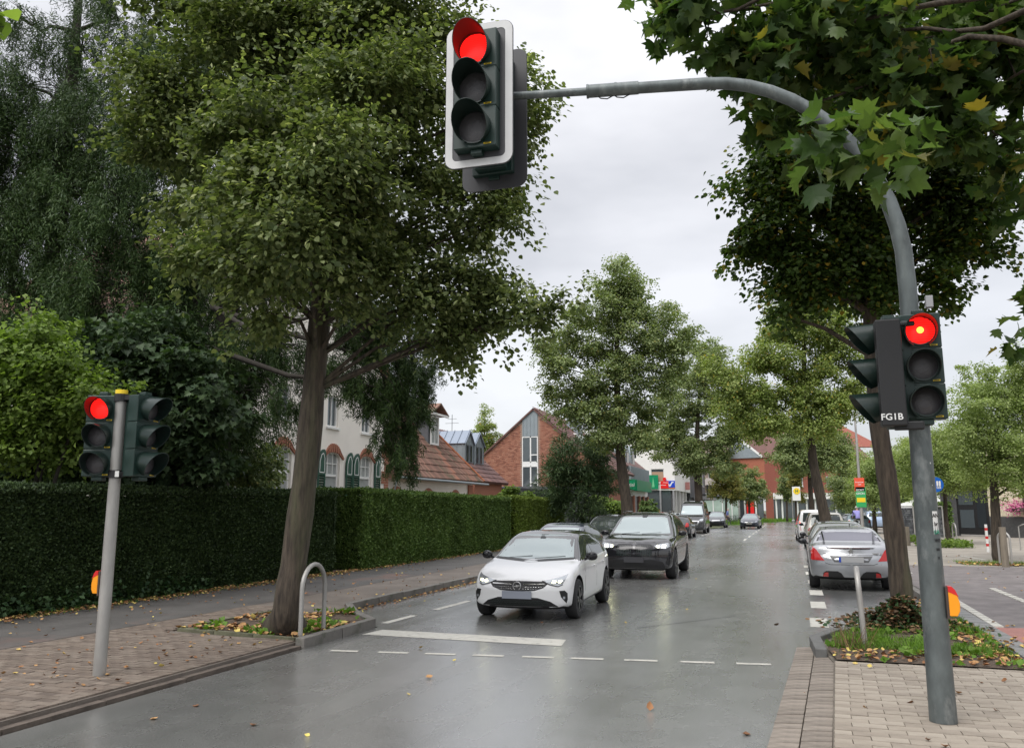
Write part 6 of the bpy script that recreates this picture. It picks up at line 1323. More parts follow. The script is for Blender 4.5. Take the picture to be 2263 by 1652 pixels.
    def seams(s, lines, wd=.010):
        for axis, pl, mir in lines:
            for a, b in zip(pl[:-1], pl[1:]):
                a, b = Vector(a), Vector(b); d = (b-a).normalized(); n = Vector((-d.y, d.x))*wd/2
                try: s.patch('panel_gap', [a+n, a-n, b-n, b+n], axis, 'black', off=.0015, mirror=mir, thick=.004, dens=.12)
                except Exception: pass
    def wipers(s, z, m='black'):
        q = MB()
        for x0, x1 in ((-.55, -.05), (.02, .55)):
            a, _, _, _ = s.bvh.ray_cast(Vector((x0, -6, z+.01)), Vector((0, 1, 0))); b, _, _, _ = s.bvh.ray_cast(Vector((x1, -6, z+.05)), Vector((0, 1, 0)))
            if a and b: q.bar(a+Vector((0, -.008, 0)), b+Vector((0, -.008, 0)), .010, .010)
        if q.v: q.build('wiper', M[m], s.t)
HATCH = dict(L=4.06, W=1.765, top=[(0, .60), (.03, .66), (.10, .735), (.35, .84), (.8, .925), (1.08, .965), (1.25, 1.05), (1.5, 1.19), (1.8, 1.34), (2.05, 1.41), (2.4, 1.432), (2.9, 1.425), (3.35, 1.38), (3.6, 1.29), (3.85, 1.10), (3.98, .98), (4.06, .80)], belt=[(0, .70), (1.0, .90), (2.2, .93), (3.4, 1.0), (4.06, 1.0)], axles=(.80, 3.34), wr=.325, ww=.205, tumble=.22)
# --- white hatchback with black roof, driving towards the camera
wp = paint('white car paint', (.80, .80, .80), .3); bp2 = paint('black gloss roof', (.012, .012, .014), .12)
HT = dict(HATCH); HT['rim'] = 'rim_dark'
c = Car('hatchback', 'white hatchback with black roof and lit headlights, nearest oncoming car', 'car', (-4.12, 14.3, 0), R(1.5), HT, wp, 'oncoming cars', roofm=bp2)
c.glass((.985, 1.365, .70, .565), (1.03, 1.33, .56, .48), (1.30, 3.62, 1.92, 3.30, .975, 1.345), (.40, .80))
c.patch('windscreen_frame', [(-.755, .955), (0, .915), (.755, .955), (.71, .99), (0, .945), (-.71, .99)], 'f', 'black', off=.003)
c.patch('mirror_mount', [(-.07, 1.36), (-.05, 1.29), (.05, 1.29), (.07, 1.36)], 'f', 'black', off=.006, dens=.04)
c.patch('grille', [(-.50, .615), (-.44, .55), (-.30, .505), (0, .49), (.30, .505), (.44, .55), (.50, .615), (.46, .645), (0, .655), (-.46, .645)], 'f', 'black', off=.006, dens=.05)
c.patch('chrome_bar', [(-.45, .603), (-.10, .596), (-.10, .612), (-.45, .619)], 'f', 'chrome', off=.014, mirror=True, dens=.06)
for zz in (.53, .56):   # little mesh studs
    for k in range(9):
        x = .10+k*.042
        if zz < .54 and x > .35: continue
        c.patch('grille_stud', [(x, zz), (x+.016, zz), (x+.016, zz+.004), (x, zz+.004)], 'f', 'chrome', off=.012, mirror=True, dens=.1)
def emblem(c, z, r=.062, y=None, kind='bolt', end='f'):
    sg = 1 if end == 'f' else -1
    h, _, _, _ = c.bvh.ray_cast(Vector((0, -6*sg, z)), Vector((0, sg, 0))); y = h.y-.022*sg; q = MB()
    if kind == 'bolt':
        q.tube([(r*math.cos(a), y, z+r*math.sin(a)) for a in np.linspace(0, 2*PI, 25)], .008, n=6, cap=False); q.prism([(-r*1.2, z-.004), (-r*.1, z+.006), (-r*.45, z+.022), (r*1.2, z+.006), (r*.1, z-.006), (r*.45, z-.020)], y-.004, y+.004)
    elif kind == 'roundel': q.lathe([(0, -.004), (r, -.002), (r, .006)], 18, Matrix.Translation((0, y, z)))
    else: q.prism([(-.01, z+.07), (.03, z+.05), (.015, z+.02), (.06, z+.0), (.02, z-.01), (.04, z-.07), (.01, z-.07), (-.01, z-.03), (-.05, z-.07), (-.055, z-.05), (-.03, z-.0), (-.06, z+.03), (-.02, z+.03), (-.05, z+.06)], y-.006, y+.004)
    q.build('badge', M['chrome'], c.t, smooth=True, auto=40)
emblem(c, .575, .066)
c.patch('headlight', [(.40, .655), (.54, .60), (.66, .575), (.72, .60), (.76, .68), (.775, .76), (.70, .725), (.55, .685)], 'f', M['lampglass'], off=.006, mirror=True, dens=.04)
c.patch('headlight_rim', [(.39, .655), (.53, .592), (.66, .562), (.735, .595), (.72, .60), (.66, .575), (.54, .603), (.41, .66)], 'f', 'black', off=.009, mirror=True, dens=.04)
for pl in ([(.56, .628), (.61, .622), (.62, .655), (.575, .66)], [(.655, .632), (.70, .635), (.71, .665), (.665, .665)]): c.patch('lamp_unit', pl, 'f', 'lampon', off=.011, mirror=True, dens=.03)
c.patch('lower_grille', [(-.66, .245), (.66, .245), (.54, .33), (.34, .39), (0, .405), (-.34, .39), (-.54, .33)], 'f', 'black', off=.005, dens=.06)
for zz in (.275, .305, .335): c.patch('grille_slat', [(-.5, zz), (.5, zz), (.5, zz+.008), (-.5, zz+.008)], 'f', M['visor_gloss'], off=.011, dens=.08)
c.patch('fog_lamp_recess', [(.68, .50), (.705, .40), (.78, .30), (.80, .36), (.80, .46), (.76, .505)], 'f', 'black', off=.006, mirror=True, dens=.04); c.patch('fog_lamp', [(.735, .37), (.765, .37), (.765, .41), (.735, .41)], 'f', 'lampglass', off=.010, mirror=True, dens=.03)
c.mirrors(1.38, 1.0, M['blackgloss']); c.plate('f', .435, 'plate', .50, .12); c.wipers(.955)
c.seams([('s', [(1.32, .30), (1.30, .60), (1.36, .92)], True), ('s', [(2.32, .26), (2.34, .60), (2.30, .95)], True), ('s', [(3.05, .50), (3.22, .75), (3.30, .97)], True)])
for y in (2.12, 3.02):
    for sx in (-1, 1): q = MB(); q.box((sx*(c.hw+.008), y-c.L/2, .80 if y < 3 else .83), (.03, .16, .028)); q.build('door_handle', c.paint, c.t, bevel=.01)
c.patch('lower_trim', [(1.18, .20), (2.95, .20), (2.95, .235), (1.18, .235)], 's', 'black', off=.004, mirror=True)
# --- black SUV
SUV = dict(L=4.93, W=2.0, top=[(0, .82), (.03, .90), (.10, .98), (.4, 1.06), (1.0, 1.11), (1.35, 1.14), (1.6, 1.28), (1.95, 1.50), (2.25, 1.67), (2.6, 1.735), (3.2, 1.745), (4.0, 1.70), (4.35, 1.60), (4.65, 1.30), (4.82, 1.12), (4.93, .98)], belt=[(0, .9), (1.3, 1.05), (3, 1.10), (4.5, 1.18), (4.93, 1.1)], axles=(.88, 3.86), wr=.385, ww=.26, tumble=.20, bot=[(0, .27), (.3, .22), (4.5, .24), (4.93, .38)], rim='rim_dark', nose=[(0, .14), (.35, .02), (.6, 0), (.85, .02), (1.0, .10), (1.1, .2)], bowf=.30)
kp = paint('black car paint', (.014, .014, .017), .16)
c = Car('suv', 'black SUV with lit headlights driving behind the white hatchback', 'car', (-3.72, 22.85, 0), R(.8), SUV, kp, 'oncoming cars')
c.glass((1.17, 1.66, .80, .62), (1.22, 1.58, .62, .55), (1.62, 4.45, 2.30, 4.05, 1.14, 1.655), (.36, .72), wsm=M['wsg'])
c.patch('mirror_mount', [(-.09, 1.655), (-.06, 1.59), (.06, 1.59), (.09, 1.655)], 'f', 'black', off=.006, dens=.04)
c.patch('kidney_grille', [(.03, .60), (.03, .90), (.10, .93), (.42, .92), (.50, .86), (.47, .68), (.40, .60), (.10, .58)], 'f', 'blackgloss', off=.012, mirror=True, dens=.06)
for k in range(9): x = .08+k*.045; c.patch('grille_bar', [(x, .62), (x+.016, .62), (x+.016, .89), (x, .89)], 'f', M['visor_gloss'], off=.018, mirror=True, dens=.12)
c.patch('headlight', [(.52, .88), (.60, .82), (.80, .80), (.92, .86), (.93, .95), (.85, .95), (.65, .92)], 'f', 'lampglass', off=.006, mirror=True, dens=.05)
for pl in ([(.58, .85), (.64, .83), (.65, .88), (.59, .89)], [(.71, .83), (.80, .83), (.81, .90), (.72, .90)]): c.patch('lamp_unit', pl, 'f', 'lampon', off=.011, mirror=True, dens=.03)
c.patch('air_intake', [(-.80, .30), (.80, .30), (.74, .46), (.50, .52), (-.50, .52), (-.74, .46)], 'f', 'black', off=.005, dens=.08); c.patch('side_intake', [(.80, .42), (.90, .36), (.93, .62), (.88, .66)], 'f', 'black', off=.005, mirror=True, dens=.05)
emblem(c, .965, .038, kind='roundel'); c.mirrors(1.72, 1.17, M['blackgloss'], .22); c.plate('f', .52, M and 'plate_dark', .52, .14); c.wipers(1.14)
c.seams([('f', [(-.9, .99), (-.4, .96), (0, .955), (.4, .96), (.9, .99)], False), ('s', [(1.62, .40), (1.60, 1.02)], True), ('s', [(2.75, .35), (2.75, 1.08)], True), ('t', [(.35, .4), (.55, 1.2)], True)])
for sx in (-1, 1): q = MB(); q.tube([(sx*.66, -.1, 1.72), (sx*.66, 0, 1.77), (sx*.64, 1.3, 1.76), (sx*.62, 1.5, 1.70)], .016, n=6); q.build('roof_rail', M['blackgloss'], c.t, smooth=True)
# --- dark blue car and grey people carrier parked behind
bl_ = paint('dark blue paint', (.018, .022, .05), .2); HB = dict(HATCH); HB.update(L=4.25, W=1.79)
c = Car('parked_car', 'dark blue hatchback parked by the hedge, only its upper half showing behind the white one', 'car', (-6.15, 23.2, 0), R(1), HB, bl_, 'cars parked at the left kerb')
c.glass((.985, 1.365, .70, .565), (1.03, 1.33, .56, .48), (1.30, 3.62, 1.92, 3.30, .975, 1.345), (.45,)); c.mirrors(1.4, 1.0, bl_); c.plate('f', .45, 'plate3'); c.patch('headlight', [(.45, .66), (.66, .62), (.76, .68), (.76, .75), (.6, .72)], 'f', 'lampglass', mirror=True, dens=.05); c.patch('grille', [(-.42, .58), (.42, .58), (.40, .67), (-.40, .67)], 'f', 'black')
q = MB(); q.tube([(0, .2, 1.43), (0, .42, 1.62)], .004, n=4); q.build('aerial', M['black'], c.t)
MPV = dict(L=4.47, W=1.80, top=[(0, .72), (.04, .80), (.12, .87), (.5, .99), (.95, 1.08), (1.2, 1.20), (1.7, 1.47), (2.0, 1.58), (2.5, 1.635), (3.3, 1.625), (4.0, 1.56), (4.25, 1.40), (4.4, 1.05), (4.47, .9)], belt=[(0, .8), (1.0, .98), (3, 1.02), (4.47, 1.05)], axles=(.85, 3.55), wr=.325, ww=.205, tumble=.20, bowr=.1)
gp = paint('dark grey metallic', (.045, .047, .052), .25, metal=.4)
c = Car('parked_car', 'dark grey people carrier with chrome grille bar, parked behind the black SUV', 'car', (-6.02, 29.3, 0), R(1), MPV, gp, 'cars parked at the left kerb')
c.glass((1.12, 1.52, .74, .60), (1.12, 1.5, .6, .52), (1.35, 4.1, 2.05, 3.9, 1.05, 1.53), (.4, .75), wsm='sideg'); c.mirrors(1.45, 1.07, M['black']); c.plate('f', .42, 'plate3'); emblem(c, .745, .055)
c.patch('chrome_bar', [(-.48, .72), (.48, .72), (.48, .775), (-.48, .775)], 'f', 'chrome', off=.008); c.patch('grille', [(-.46, .60), (.46, .60), (.48, .70), (-.48, .70)], 'f', 'black'); c.patch('headlight', [(.50, .70), (.68, .66), (.80, .74), (.82, .90), (.68, .86)], 'f', 'lampglass', mirror=True, dens=.05)
for zz in (.62, .65, .68): c.patch('grille_slat', [(-.42, zz), (.42, zz), (.42, zz+.01), (-.42, zz+.01)], 'f', 'chrome', off=.010)
rp_ = paint('dark red-brown paint', (.05, .02, .02), .3)
c = Car('parked_car', 'dark hatchback with red tail lamps showing between the black SUV and the van', 'car', (-6.45, 52.3, 0), R(180), HATCH, kp, 'cars parked at the left kerb', detail=1)
c.glass((.985, 1.365, .70, .565), (1.03, 1.33, .56, .48), (1.30, 3.62, 1.92, 3.30, .975, 1.345), (.45,)); c.patch('tail_lamp', [(.55, .72), (.80, .72), (.80, .98), (.62, .98)], 'r', 'tail', mirror=True, dens=.06)
# --- black van
VAN = dict(L=5.4, W=2.05, top=[(0, .86), (.05, .98), (.2, 1.10), (.55, 1.28), (.85, 1.42), (1.1, 1.75), (1.4, 2.12), (1.6, 2.30), (2.0, 2.44), (2.6, 2.50), (5.2, 2.50), (5.36, 2.46), (5.4, 2.40)], belt=[(0, .95), (.8, 1.25), (2, 1.32), (5.4, 1.32)], axles=(.95, 4.4), wr=.34, ww=.22, tumble=.12, wid=[(0, .90), (.1, .95), (.4, .99), (.8, 1), (5.2, 1), (5.4, .97)], bowf=.22, bowr=.03, nose=[(0, .1), (.4, 0), (.9, .02), (1.2, .15)], stern=[(0, 0), (3, 0)], bot=[(0, .25), (5.4, .3)], rim='rim')
vp = paint('black van paint', (.02, .021, .024), .22)
c = Car('van', 'high-roofed black van with chrome-framed grille parked at the left kerb', 'van', (-6.72, 63.3, 0), R(1), VAN, vp, None)
c.glass((1.46, 2.12, .86, .72), None, (1.0, 2.1, 1.45, 2.05, 1.38, 2.05), ()); c.mirrors(1.15, 1.45, M['black'], .24); c.plate('f', .48, 'plate2'); c.patch('grille', [(-.42, .72), (.42, .72), (.50, .92), (-.50, .92)], 'f', 'black', off=.012); c.patch('chrome_frame', [(-.50, .66), (.50, .66), (.60, .98), (-.60, .98)], 'f', 'chrome', off=.006)
c.patch('headlight', [(.56, 1.02), (.72, .94), (.86, .98), (.88, 1.14), (.70, 1.12)], 'f', M['lampglass'], mirror=True, dens=.06); emblem(c, 1.08, .06, kind='lion'); c.patch('bumper', [(-.85, .3), (.85, .3), (.85, .42), (-.85, .42)], 'f', 'black')
c.patch('side_panel_window', [(2.4, 1.40), (5.0, 1.40), (5.0, 2.15), (2.4, 2.15)], 's', M['sideg'], mirror=True)
# --- SUV behind van, oncoming grey car, parked silver-green car
c = Car('parked_car', 'dark compact SUV parked just behind the black van', 'car', (-6.5, 82, 0), 0, dict(MPV, wr=.35), paint('blue-black paint', (.022, .026, .035), .25), 'cars parked at the left kerb', detail=1)
c.glass((1.12, 1.52, .74, .60), None, (1.35, 4.1, 2.05, 3.9, 1.05, 1.53), (.4, .75)); c.mirrors(1.45, 1.07, M['black']); c.patch('headlight', [(.45, .72), (.80, .76), (.82, .90), (.60, .86)], 'f', 'lampglass', mirror=True, dens=.06); c.patch('grille', [(-.4, .70), (.4, .70), (.42, .80), (-.42, .80)], 'f', 'chrome'); c.patch('intake', [(-.6, .35), (.6, .35), (.6, .58), (-.6, .58)], 'f', 'black')
c = Car('oncoming_car', 'small dark grey car coming along the far road', 'car', (-3.3, 79.6, 0), R(-3), HATCH, paint('slate grey paint', (.06, .07, .09), .25, metal=.4), 'oncoming cars', detail=1)
c.glass((.985, 1.365, .70, .565), None, (1.30, 3.62, 1.92, 3.30, .975, 1.345), (.45,)); c.mirrors(1.4, 1.0, M['black']); c.plate('f', .47, 'plate3'); c.patch('chrome_bar', [(-.42, .58), (.42, .58), (.42, .62), (-.42, .62)], 'f', 'chrome'); c.patch('headlight', [(.48, .60), (.72, .62), (.78, .74), (.58, .70)], 'f', 'lampglass', mirror=True, dens=.06); c.patch('intake', [(-.5, .28), (.5, .28), (.45, .42), (-.45, .42)], 'f', 'black')
for (lab, x, y, rz, pcol, spec) in (('pale car on the bank forecourt, only its roof above the black SUV', -9.3, 72, 0, (.25, .30, .29), HATCH), ('dark car parked among the trees at the end of the left pavement', -9.5, 118, 70, (.06, .065, .07), HATCH),
    ('blue-grey car parked on the right pavement beyond the beige one', 4.4, 64, 190, (.20, .26, .30), HATCH), ('pale blue car parked furthest right behind the cyclist', 6.4, 74, 190, (.35, .45, .6), MPV)):
    c = Car('parked_car', lab, 'car', (x, y, .1), R(rz), spec, paint('far car paint', pcol, .25, metal=.3), 'small parked cars in the distance', detail=1)
    if spec is HATCH: c.glass((.985, 1.365, .70, .565), (1.03, 1.33, .56, .48), (1.30, 3.62, 1.92, 3.30, .975, 1.345), (.45,))
    else: c.glass((1.12, 1.52, .74, .60), (1.12, 1.5, .6, .52), (1.35, 4.1, 2.05, 3.9, 1.05, 1.53), (.4, .75))
    c.patch('tail_lamp', [(.6, .75), (.80, .75), (.80, .95), (.66, .95)], 'r', 'tail', mirror=True, dens=.06)
# --- silver coupe, rear towards the camera
CPE = dict(L=4.40, W=1.82, top=[(0, .6), (.04, .67), (.15, .74), (.6, .86), (1.1, .93), (1.35, 1.02), (1.8, 1.25), (2.1, 1.37), (2.5, 1.42), (2.9, 1.405), (3.2, 1.35), (3.5, 1.20), (3.72, 1.075), (3.95, 1.045), (4.18, 1.035), (4.30, 1.02), (4.36, .98), (4.40, .86)], belt=[(0, .7), (1.2, .88), (2.2, .93), (3.5, 1.0), (4.0, .97), (4.4, .93)],
    axles=(.85, 3.46), wr=.335, ww=.235, tumble=.24, wid=[(0, .90), (.1, .95), (.3, .98), (.8, 1), (3.7, 1), (4.1, .985), (4.3, .96), (4.4, .93)], stern=[(0, .10), (.30, .03), (.5, 0), (.68, .0), (.80, .07), (1.0, .09), (1.05, .07)], bowr=.24, bot=[(0, .22), (4.0, .22), (4.4, .30)], blackz=.20)
sp_ = paint('silver paint', (.36, .37, .385), .30, metal=.65)
c = Car('coupe', 'silver coupe with red tail lamps parked at the right, seen from behind', 'car', (1.26, 21.2, 0), R(179.2), CPE, sp_, 'cars parked at the right kerb')
c.glass((.96, 1.32, .70, .55), (1.10, 1.375, .665, .52), (1.45, 3.5, 2.1, 3.05, .985, 1.34), (.65,), rwm=mat('tinted rear glass', (.17, .17, .20), .07, metal=.45))
c.patch('window_frame', [(-.71, 1.085), (-.665, 1.085), (-.52, 1.39), (-.56, 1.39)], 'r', 'blackgloss', mirror=True, off=.002)
c.patch('tail_lamp', [(.56, .665), (.88, .68), (.905, .80), (.88, .95), (.80, .975), (.72, .90), (.63, .76)], 'r', 'tail', mirror=True, dens=.045, off=.010)
c.patch('plate_recess', [(-.46, .78), (-.36, .64), (.36, .64), (.46, .78)], 'r', M['indicator'], off=.003, dens=.07); 
c.plate('r', .70, 'plate2', .52, .115, eu=True)
c.patch('spoiler', [(-.50, .965), (.50, .965), (.52, .985), (-.52, .985)], 'r', sp_, off=.04, thick=.05); c.patch('third_brake_lamp', [(-.42, .945), (.42, .945), (.42, .96), (-.42, .96)], 'r', mat('dark red lamp', (.08, .005, .008), .3), off=.03)
c.patch('bumper_vent', [(.16, .30), (.66, .30), (.60, .40), (.54, .44), (.30, .44), (.23, .40)], 'r', 'black', mirror=True, off=.006, dens=.06)
c.patch('reflector', [(.50, .31), (.62, .31), (.58, .40), (.50, .41)], 'r', M['tail'], mirror=True, off=.012, dens=.05)
c.patch('underside', [(-.8, .20), (.8, .20), (.70, .295), (-.70, .295)], 'r', 'black', off=.004, dens=.08)
emblem(c, .89, kind='lion', end='r'); c.mirrors(1.55, 1.0, M['blackgloss'])
c.seams([('r', [(-.66, .80), (-.55, .62), (-.45, .585), (.45, .585), (.55, .62), (.66, .80)], False), ('r', [(-.66, .80), (.66, .80)], False), ('r', [(-.84, .56), (-.62, .60)], True)])
q = MB(); h, _, _, _ = c.bvh.ray_cast(Vector((-.5, 6, .84)), Vector((0, -1, 0))); q.box((-.52, h.y+.01, .835), (.14, .01, .022)); q.box((-.64, h.y, .835), (.05, .01, .018)); q.box((.60, h.y, .835), (.15, .01, .008)); q.build('lettering', M['chrome'], c.t)
q = MB(); q.tube([(-.1, .4, 1.42), (-.1, .4, 1.47)], .012, n=6); q.build('aerial', M['black'], c.t)
# --- the row in front of it
EST = dict(MPV, top=[(0, .62), (.04, .70), (.12, .76), (.6, .88), (1.05, .96), (1.3, 1.08), (1.75, 1.30), (2.1, 1.42), (2.6, 1.475), (3.6, 1.46), (4.1, 1.40), (4.3, 1.20), (4.42, .98), (4.47, .85)])
c = Car('estate_car', 'grey estate car with roof rails directly in front of the silver coupe', 'car', (1.36, 27.2, 0), R(180), EST, paint('grey green metallic', (.17, .18, .17), .25, metal=.5), 'cars parked at the right kerb', detail=1)
c.glass((1.0, 1.40, .72, .58), (1.05, 1.38, .62, .54), (1.35, 4.1, 2.05, 3.9, .99, 1.38), (.4, .75)); c.mirrors(1.5, 1.0, M['blackgloss']); c.patch('tail_lamp', [(.6, .75), (.84, .75), (.84, .98), (.66, .98)], 'r', 'tail', mirror=True)
for sx in (-1, 1): q = MB(); q.tube([(sx*.60, -.3, 1.44), (sx*.60, -.2, 1.50), (sx*.60, 1.6, 1.49), (sx*.60, 1.75, 1.41)], .016, n=8); q.build('roof_rail', M['chrome'], c.t, smooth=True)
BOX = dict(MPV, L=4.2, top=[(0, .80), (.04, .88), (.12, .95), (.7, 1.04), (1.05, 1.10), (1.25, 1.22), (1.65, 1.55), (1.9, 1.66), (2.4, 1.70), (3.7, 1.69), (3.95, 1.62), (4.08, 1.30), (4.15, 1.05), (4.2, .9)], axles=(.8, 3.38), bowr=.06, tumble=.14, wr=.34)
c = Car('compact_suv', 'beige compact SUV with red tail lamps partly behind the bent tree trunk', 'car', (1.52, 40.2, 0), R(181), BOX, paint('beige white paint', (.60, .57, .50), .3), 'cars parked at the right kerb', detail=1)
c.glass((1.15, 1.6, .74, .62), (1.10, 1.58, .66, .60), (1.3, 3.9, 1.9, 3.75, 1.08, 1.6), (.4, .75)); c.mirrors(1.4, 1.1, M['blackgloss']); c.patch('tail_lamp', [(.38, .84), (.80, .84), (.82, 1.0), (.38, 1.0)], 'r', 'tail', mirror=True); c.plate('r', .7, 'plate3')
c = Car('minivan', 'white boxy minivan with upright tail lamps, brake lamp glowing, beyond the beige car', 'van', (1.25, 49.2, 0), R(182), dict(BOX, L=4.4, top=[(0, .85), (.04, .95), (.15, 1.02), (.8, 1.12), (1.1, 1.25), (1.6, 1.62), (1.9, 1.76), (2.4, 1.82), (4.1, 1.80), (4.25, 1.74), (4.34, 1.3), (4.38, 1.0), (4.4, .9)], axles=(.85, 3.6)), paint('white van paint', (.72, .72, .71), .3), 'cars parked at the right kerb', detail=1)
c.glass((1.25, 1.7, .74, .64), (1.12, 1.66, .62, .56), (1.3, 4.1, 1.9, 3.95, 1.15, 1.68), (.4, .75)); c.mirrors(1.4, 1.15, M['plate_grey']); c.patch('tail_lamp', [(.72, .62), (.86, .62), (.86, 1.22), (.76, 1.22)], 'r', 'tail', mirror=True); c.patch('brake_lamp', [(.76, 1.02), (.86, 1.02), (.86, 1.14), (.77, 1.14)], 'r', 'tailon', mirror=True, off=.012)
# ------------------------------------------------------------ street furniture
def hoop(label, a, b, h, r=.03, group='bent steel hoops guarding the tree pits', lean=0):
    a, b = Vector(a), Vector(b); t = thing('steel_hoop', label, 'bollard', tuple(a), 0, group); w_ = (b-a).length; u = (b-a).normalized(); q = MB()
    pts = [a, a+Vector((0, 0, h-w_/2))]+[a+u*(w_/2-w_/2*math.cos(R(k)))+Vector((0, 0, h-w_/2+w_/2*math.sin(R(k)))) for k in range(15, 180, 15)]+[b+Vector((0, 0, h-w_/2)), b]
    pts = [p+Vector((lean*(p.z-a.z), 0, 0)) for p in pts]
    q.tube(pts, r, n=12); q.build('tube', M['galv2'], t, world=True, smooth=True, auto=60)
hoop('rounded steel hoop in the left pit, beside the leaning tree trunk', G(663, 1408, LZ+.03), G(714, 1393, LZ+.03), .90)
g1 = G(1911, 1425, .12); hoop('steel hoop seen edge-on in the right pit before the ivy heap', g1, g1+Vector((.035, .5, 0)), .88, .032, lean=-.045)
g1 = G(2236, 1248, .1); hoop('steel hoop beside the wooden post at the right edge', g1, g1+Vector((-.25, .3, 0)), .95)
g1 = G(2115, 1205, .1); hoop('slim steel hoop behind the small planted bed', g1, g1+Vector((-.05, .6, 0)), 1.0)
g1 = G(1994, 1198, .1); hoop('distant steel hoop before the gabion wall', g1, g1+Vector((-.05, .6, 0)), 1.0)
def post(name, label, p, pts, r, m, cat, n=10, group=None, bands=None):
    t = thing(name, label, cat, tuple(p), 0, group); q = MB(); q.tube(pts, r, n=n); q.build('post', M[m], t, world=True, smooth=True, auto=50)
    return t
pp2 = G(2222, 1252, .1); post('wooden_post', 'grey weathered wooden post between the thick feathery tree and the steel hoop', pp2, [pp2, pp2+Vector((0, 0, 1.12))], [.10, .09], 'wood', 'post', 12)
pp2 = G(2006, 1205, .1); post('wooden_post', 'short dark wooden post beside the gabion wall', pp2, [pp2, pp2+Vector((0, 0, .85))], [.11, .10], 'wood', 'post', 10)
pb = G(2183, 1219, .1); t = post('striped_bollard', 'red and white striped bollard before the entrance door', pb, [pb, pb+Vector((0, 0, 1.05))], .05, 'white', 'bollard', 12)
for z in (.22, .5, .82): q = MB(); q.tube([pb+Vector((0, 0, z)), pb+Vector((0, 0, z+.10))], .0525, n=14); q.build('red_band', M['red'], t, world=True, smooth=True, auto=50)
# handrails
hb = G(2255, 1215, .1); t = thing('handrail', 'tubular steel handrails of a ramp at the right edge', 'handrail', tuple(hb)); q = MB()
for dx, z in ((0, .95), (.25, .72), (.9, .95)):
    a = hb+Vector((dx, -dx*.6, 0)); q.tube([a, a+Vector((0, 0, z)), a+Vector((.15, -.1, z+.08)), a+Vector((2.5, -1.6, z+.35))], .022, n=7)
q.build('tube', M['galv2'], t, world=True, smooth=True)
# lamp post with election posters
lp = P(1903, 1130, 52); lp.z = .1; t = thing('street_lamp', 'grey street lamp post carrying a red and a green poster', 'lamp post', tuple(lp)); q = MB(); q.tube([lp, lp+Vector((0, 0, 5)), lp+Vector((0, 0, 8.6)), lp+Vector((-.5, 0, 9.0))], [.11, .08, .05, .04], n=10); q.build('pole', M['galv2'], t, world=True, smooth=True)
q = MB(); q.box((lp.x-.8, lp.y, 9.02), (.7, .2, .12)); q.build('lamp_head', M['plate_grey'], t, world=True)
pz = P(1903, 1070, 52).z; q = MB(); q.box((lp.x-.02, lp.y-.12, pz), (.60, .02, .85)); o = q.build('poster', mat('orange red poster', (.75, .09, .04), .6), t, world=True); text('Kommunal', .11, 'white', t, (lp.x-.02, lp.y-.135, pz+.15), world=True, bold=True); text('wahl', .11, 'white', t, (lp.x-.02, lp.y-.135, pz+.0), world=True, bold=True)
pz = P(1904, 1097, 52).z; q = MB(); q.box((lp.x+.02, lp.y-.12, pz-.02), (.60, .02, 1.28)); q.build('poster', mat('green poster', (.03, .35, .10), .6), t, world=True); q = MB(); q.box((lp.x+.02, lp.y-.134, pz-.2), (.5, .004, .28)); q.build('yellow_stripe', M['yellow'], t, world=True); text('ECHT', .18, 'white', t, (lp.x, lp.y-.14, pz+.42), world=True, bold=True); text('GRÜN', .18, 'white', t, (lp.x, lp.y-.14, pz+.2), world=True, bold=True)
# bus stop sign
bs_ = P(1751, 1130, 100); bs_.z = .1; t = thing('bus_stop_sign', 'white bus stop board with yellow disc beside the light green street tree', 'sign', tuple(bs_)); q = MB(); q.tube([bs_, bs_+Vector((0, 0, 3.2))], .05, n=7); q.build('pole', M['galv2'], t, world=True)
pz = P(1752, 1090, 100).z; q = MB(); q.box((bs_.x+.55, bs_.y, pz), (.95, .05, 1.7)); q.build('board', M['white'], t, world=True); q = MB(); q.lathe([(0, 0), (.40, 0), (.40, .03)], 20, Matrix.Translation((bs_.x+.6, bs_.y-.06, pz+.3)) @ Matrix.Rotation(0, 4, 'X')); q.build('disc', M['yellow'], t, world=True)
text('H', .5, mat('sign green dark', (.0, .15, .06), .5), t, (bs_.x+.6, bs_.y-.08, pz+.3), world=True, bold=True)
# blue round cycle and foot path sign behind the mast
sp0 = P(2066, 1070, 30); t = thing('round_sign', 'round blue footpath sign half hidden by the signal mast', 'sign', (sp0.x, sp0.y, .1)); q = MB(); q.tube([(sp0.x, sp0.y+.05, .1), (sp0.x, sp0.y+.05, sp0.z+.3)], .03, n=7); q.build('pole', M['galv2'], t, world=True)
q = MB(); q.lathe([(0, 0), (.28, 0), (.28, .015)], 26, Matrix.Translation(sp0)); q.build('disc', mat('sign blue ', (.01, .12, .50), .4), t, world=True); q = MB()
for dx in (.07, .15): q.lathe([(0, 0), (.035, 0)], 10, Matrix.Translation(sp0+Vector((dx, -.01, .10)))); q.box((sp0.x+dx, sp0.y-.01, sp0.z), (.06, .005, .14)); q.box((sp0.x+dx-.02, sp0.y-.01, sp0.z-.10), (.02, .005, .10)); q.box((sp0.x+dx+.02, sp0.y-.01, sp0.z-.10), (.02, .005, .10))
q.build('pictogram', M['white'], t, world=True)
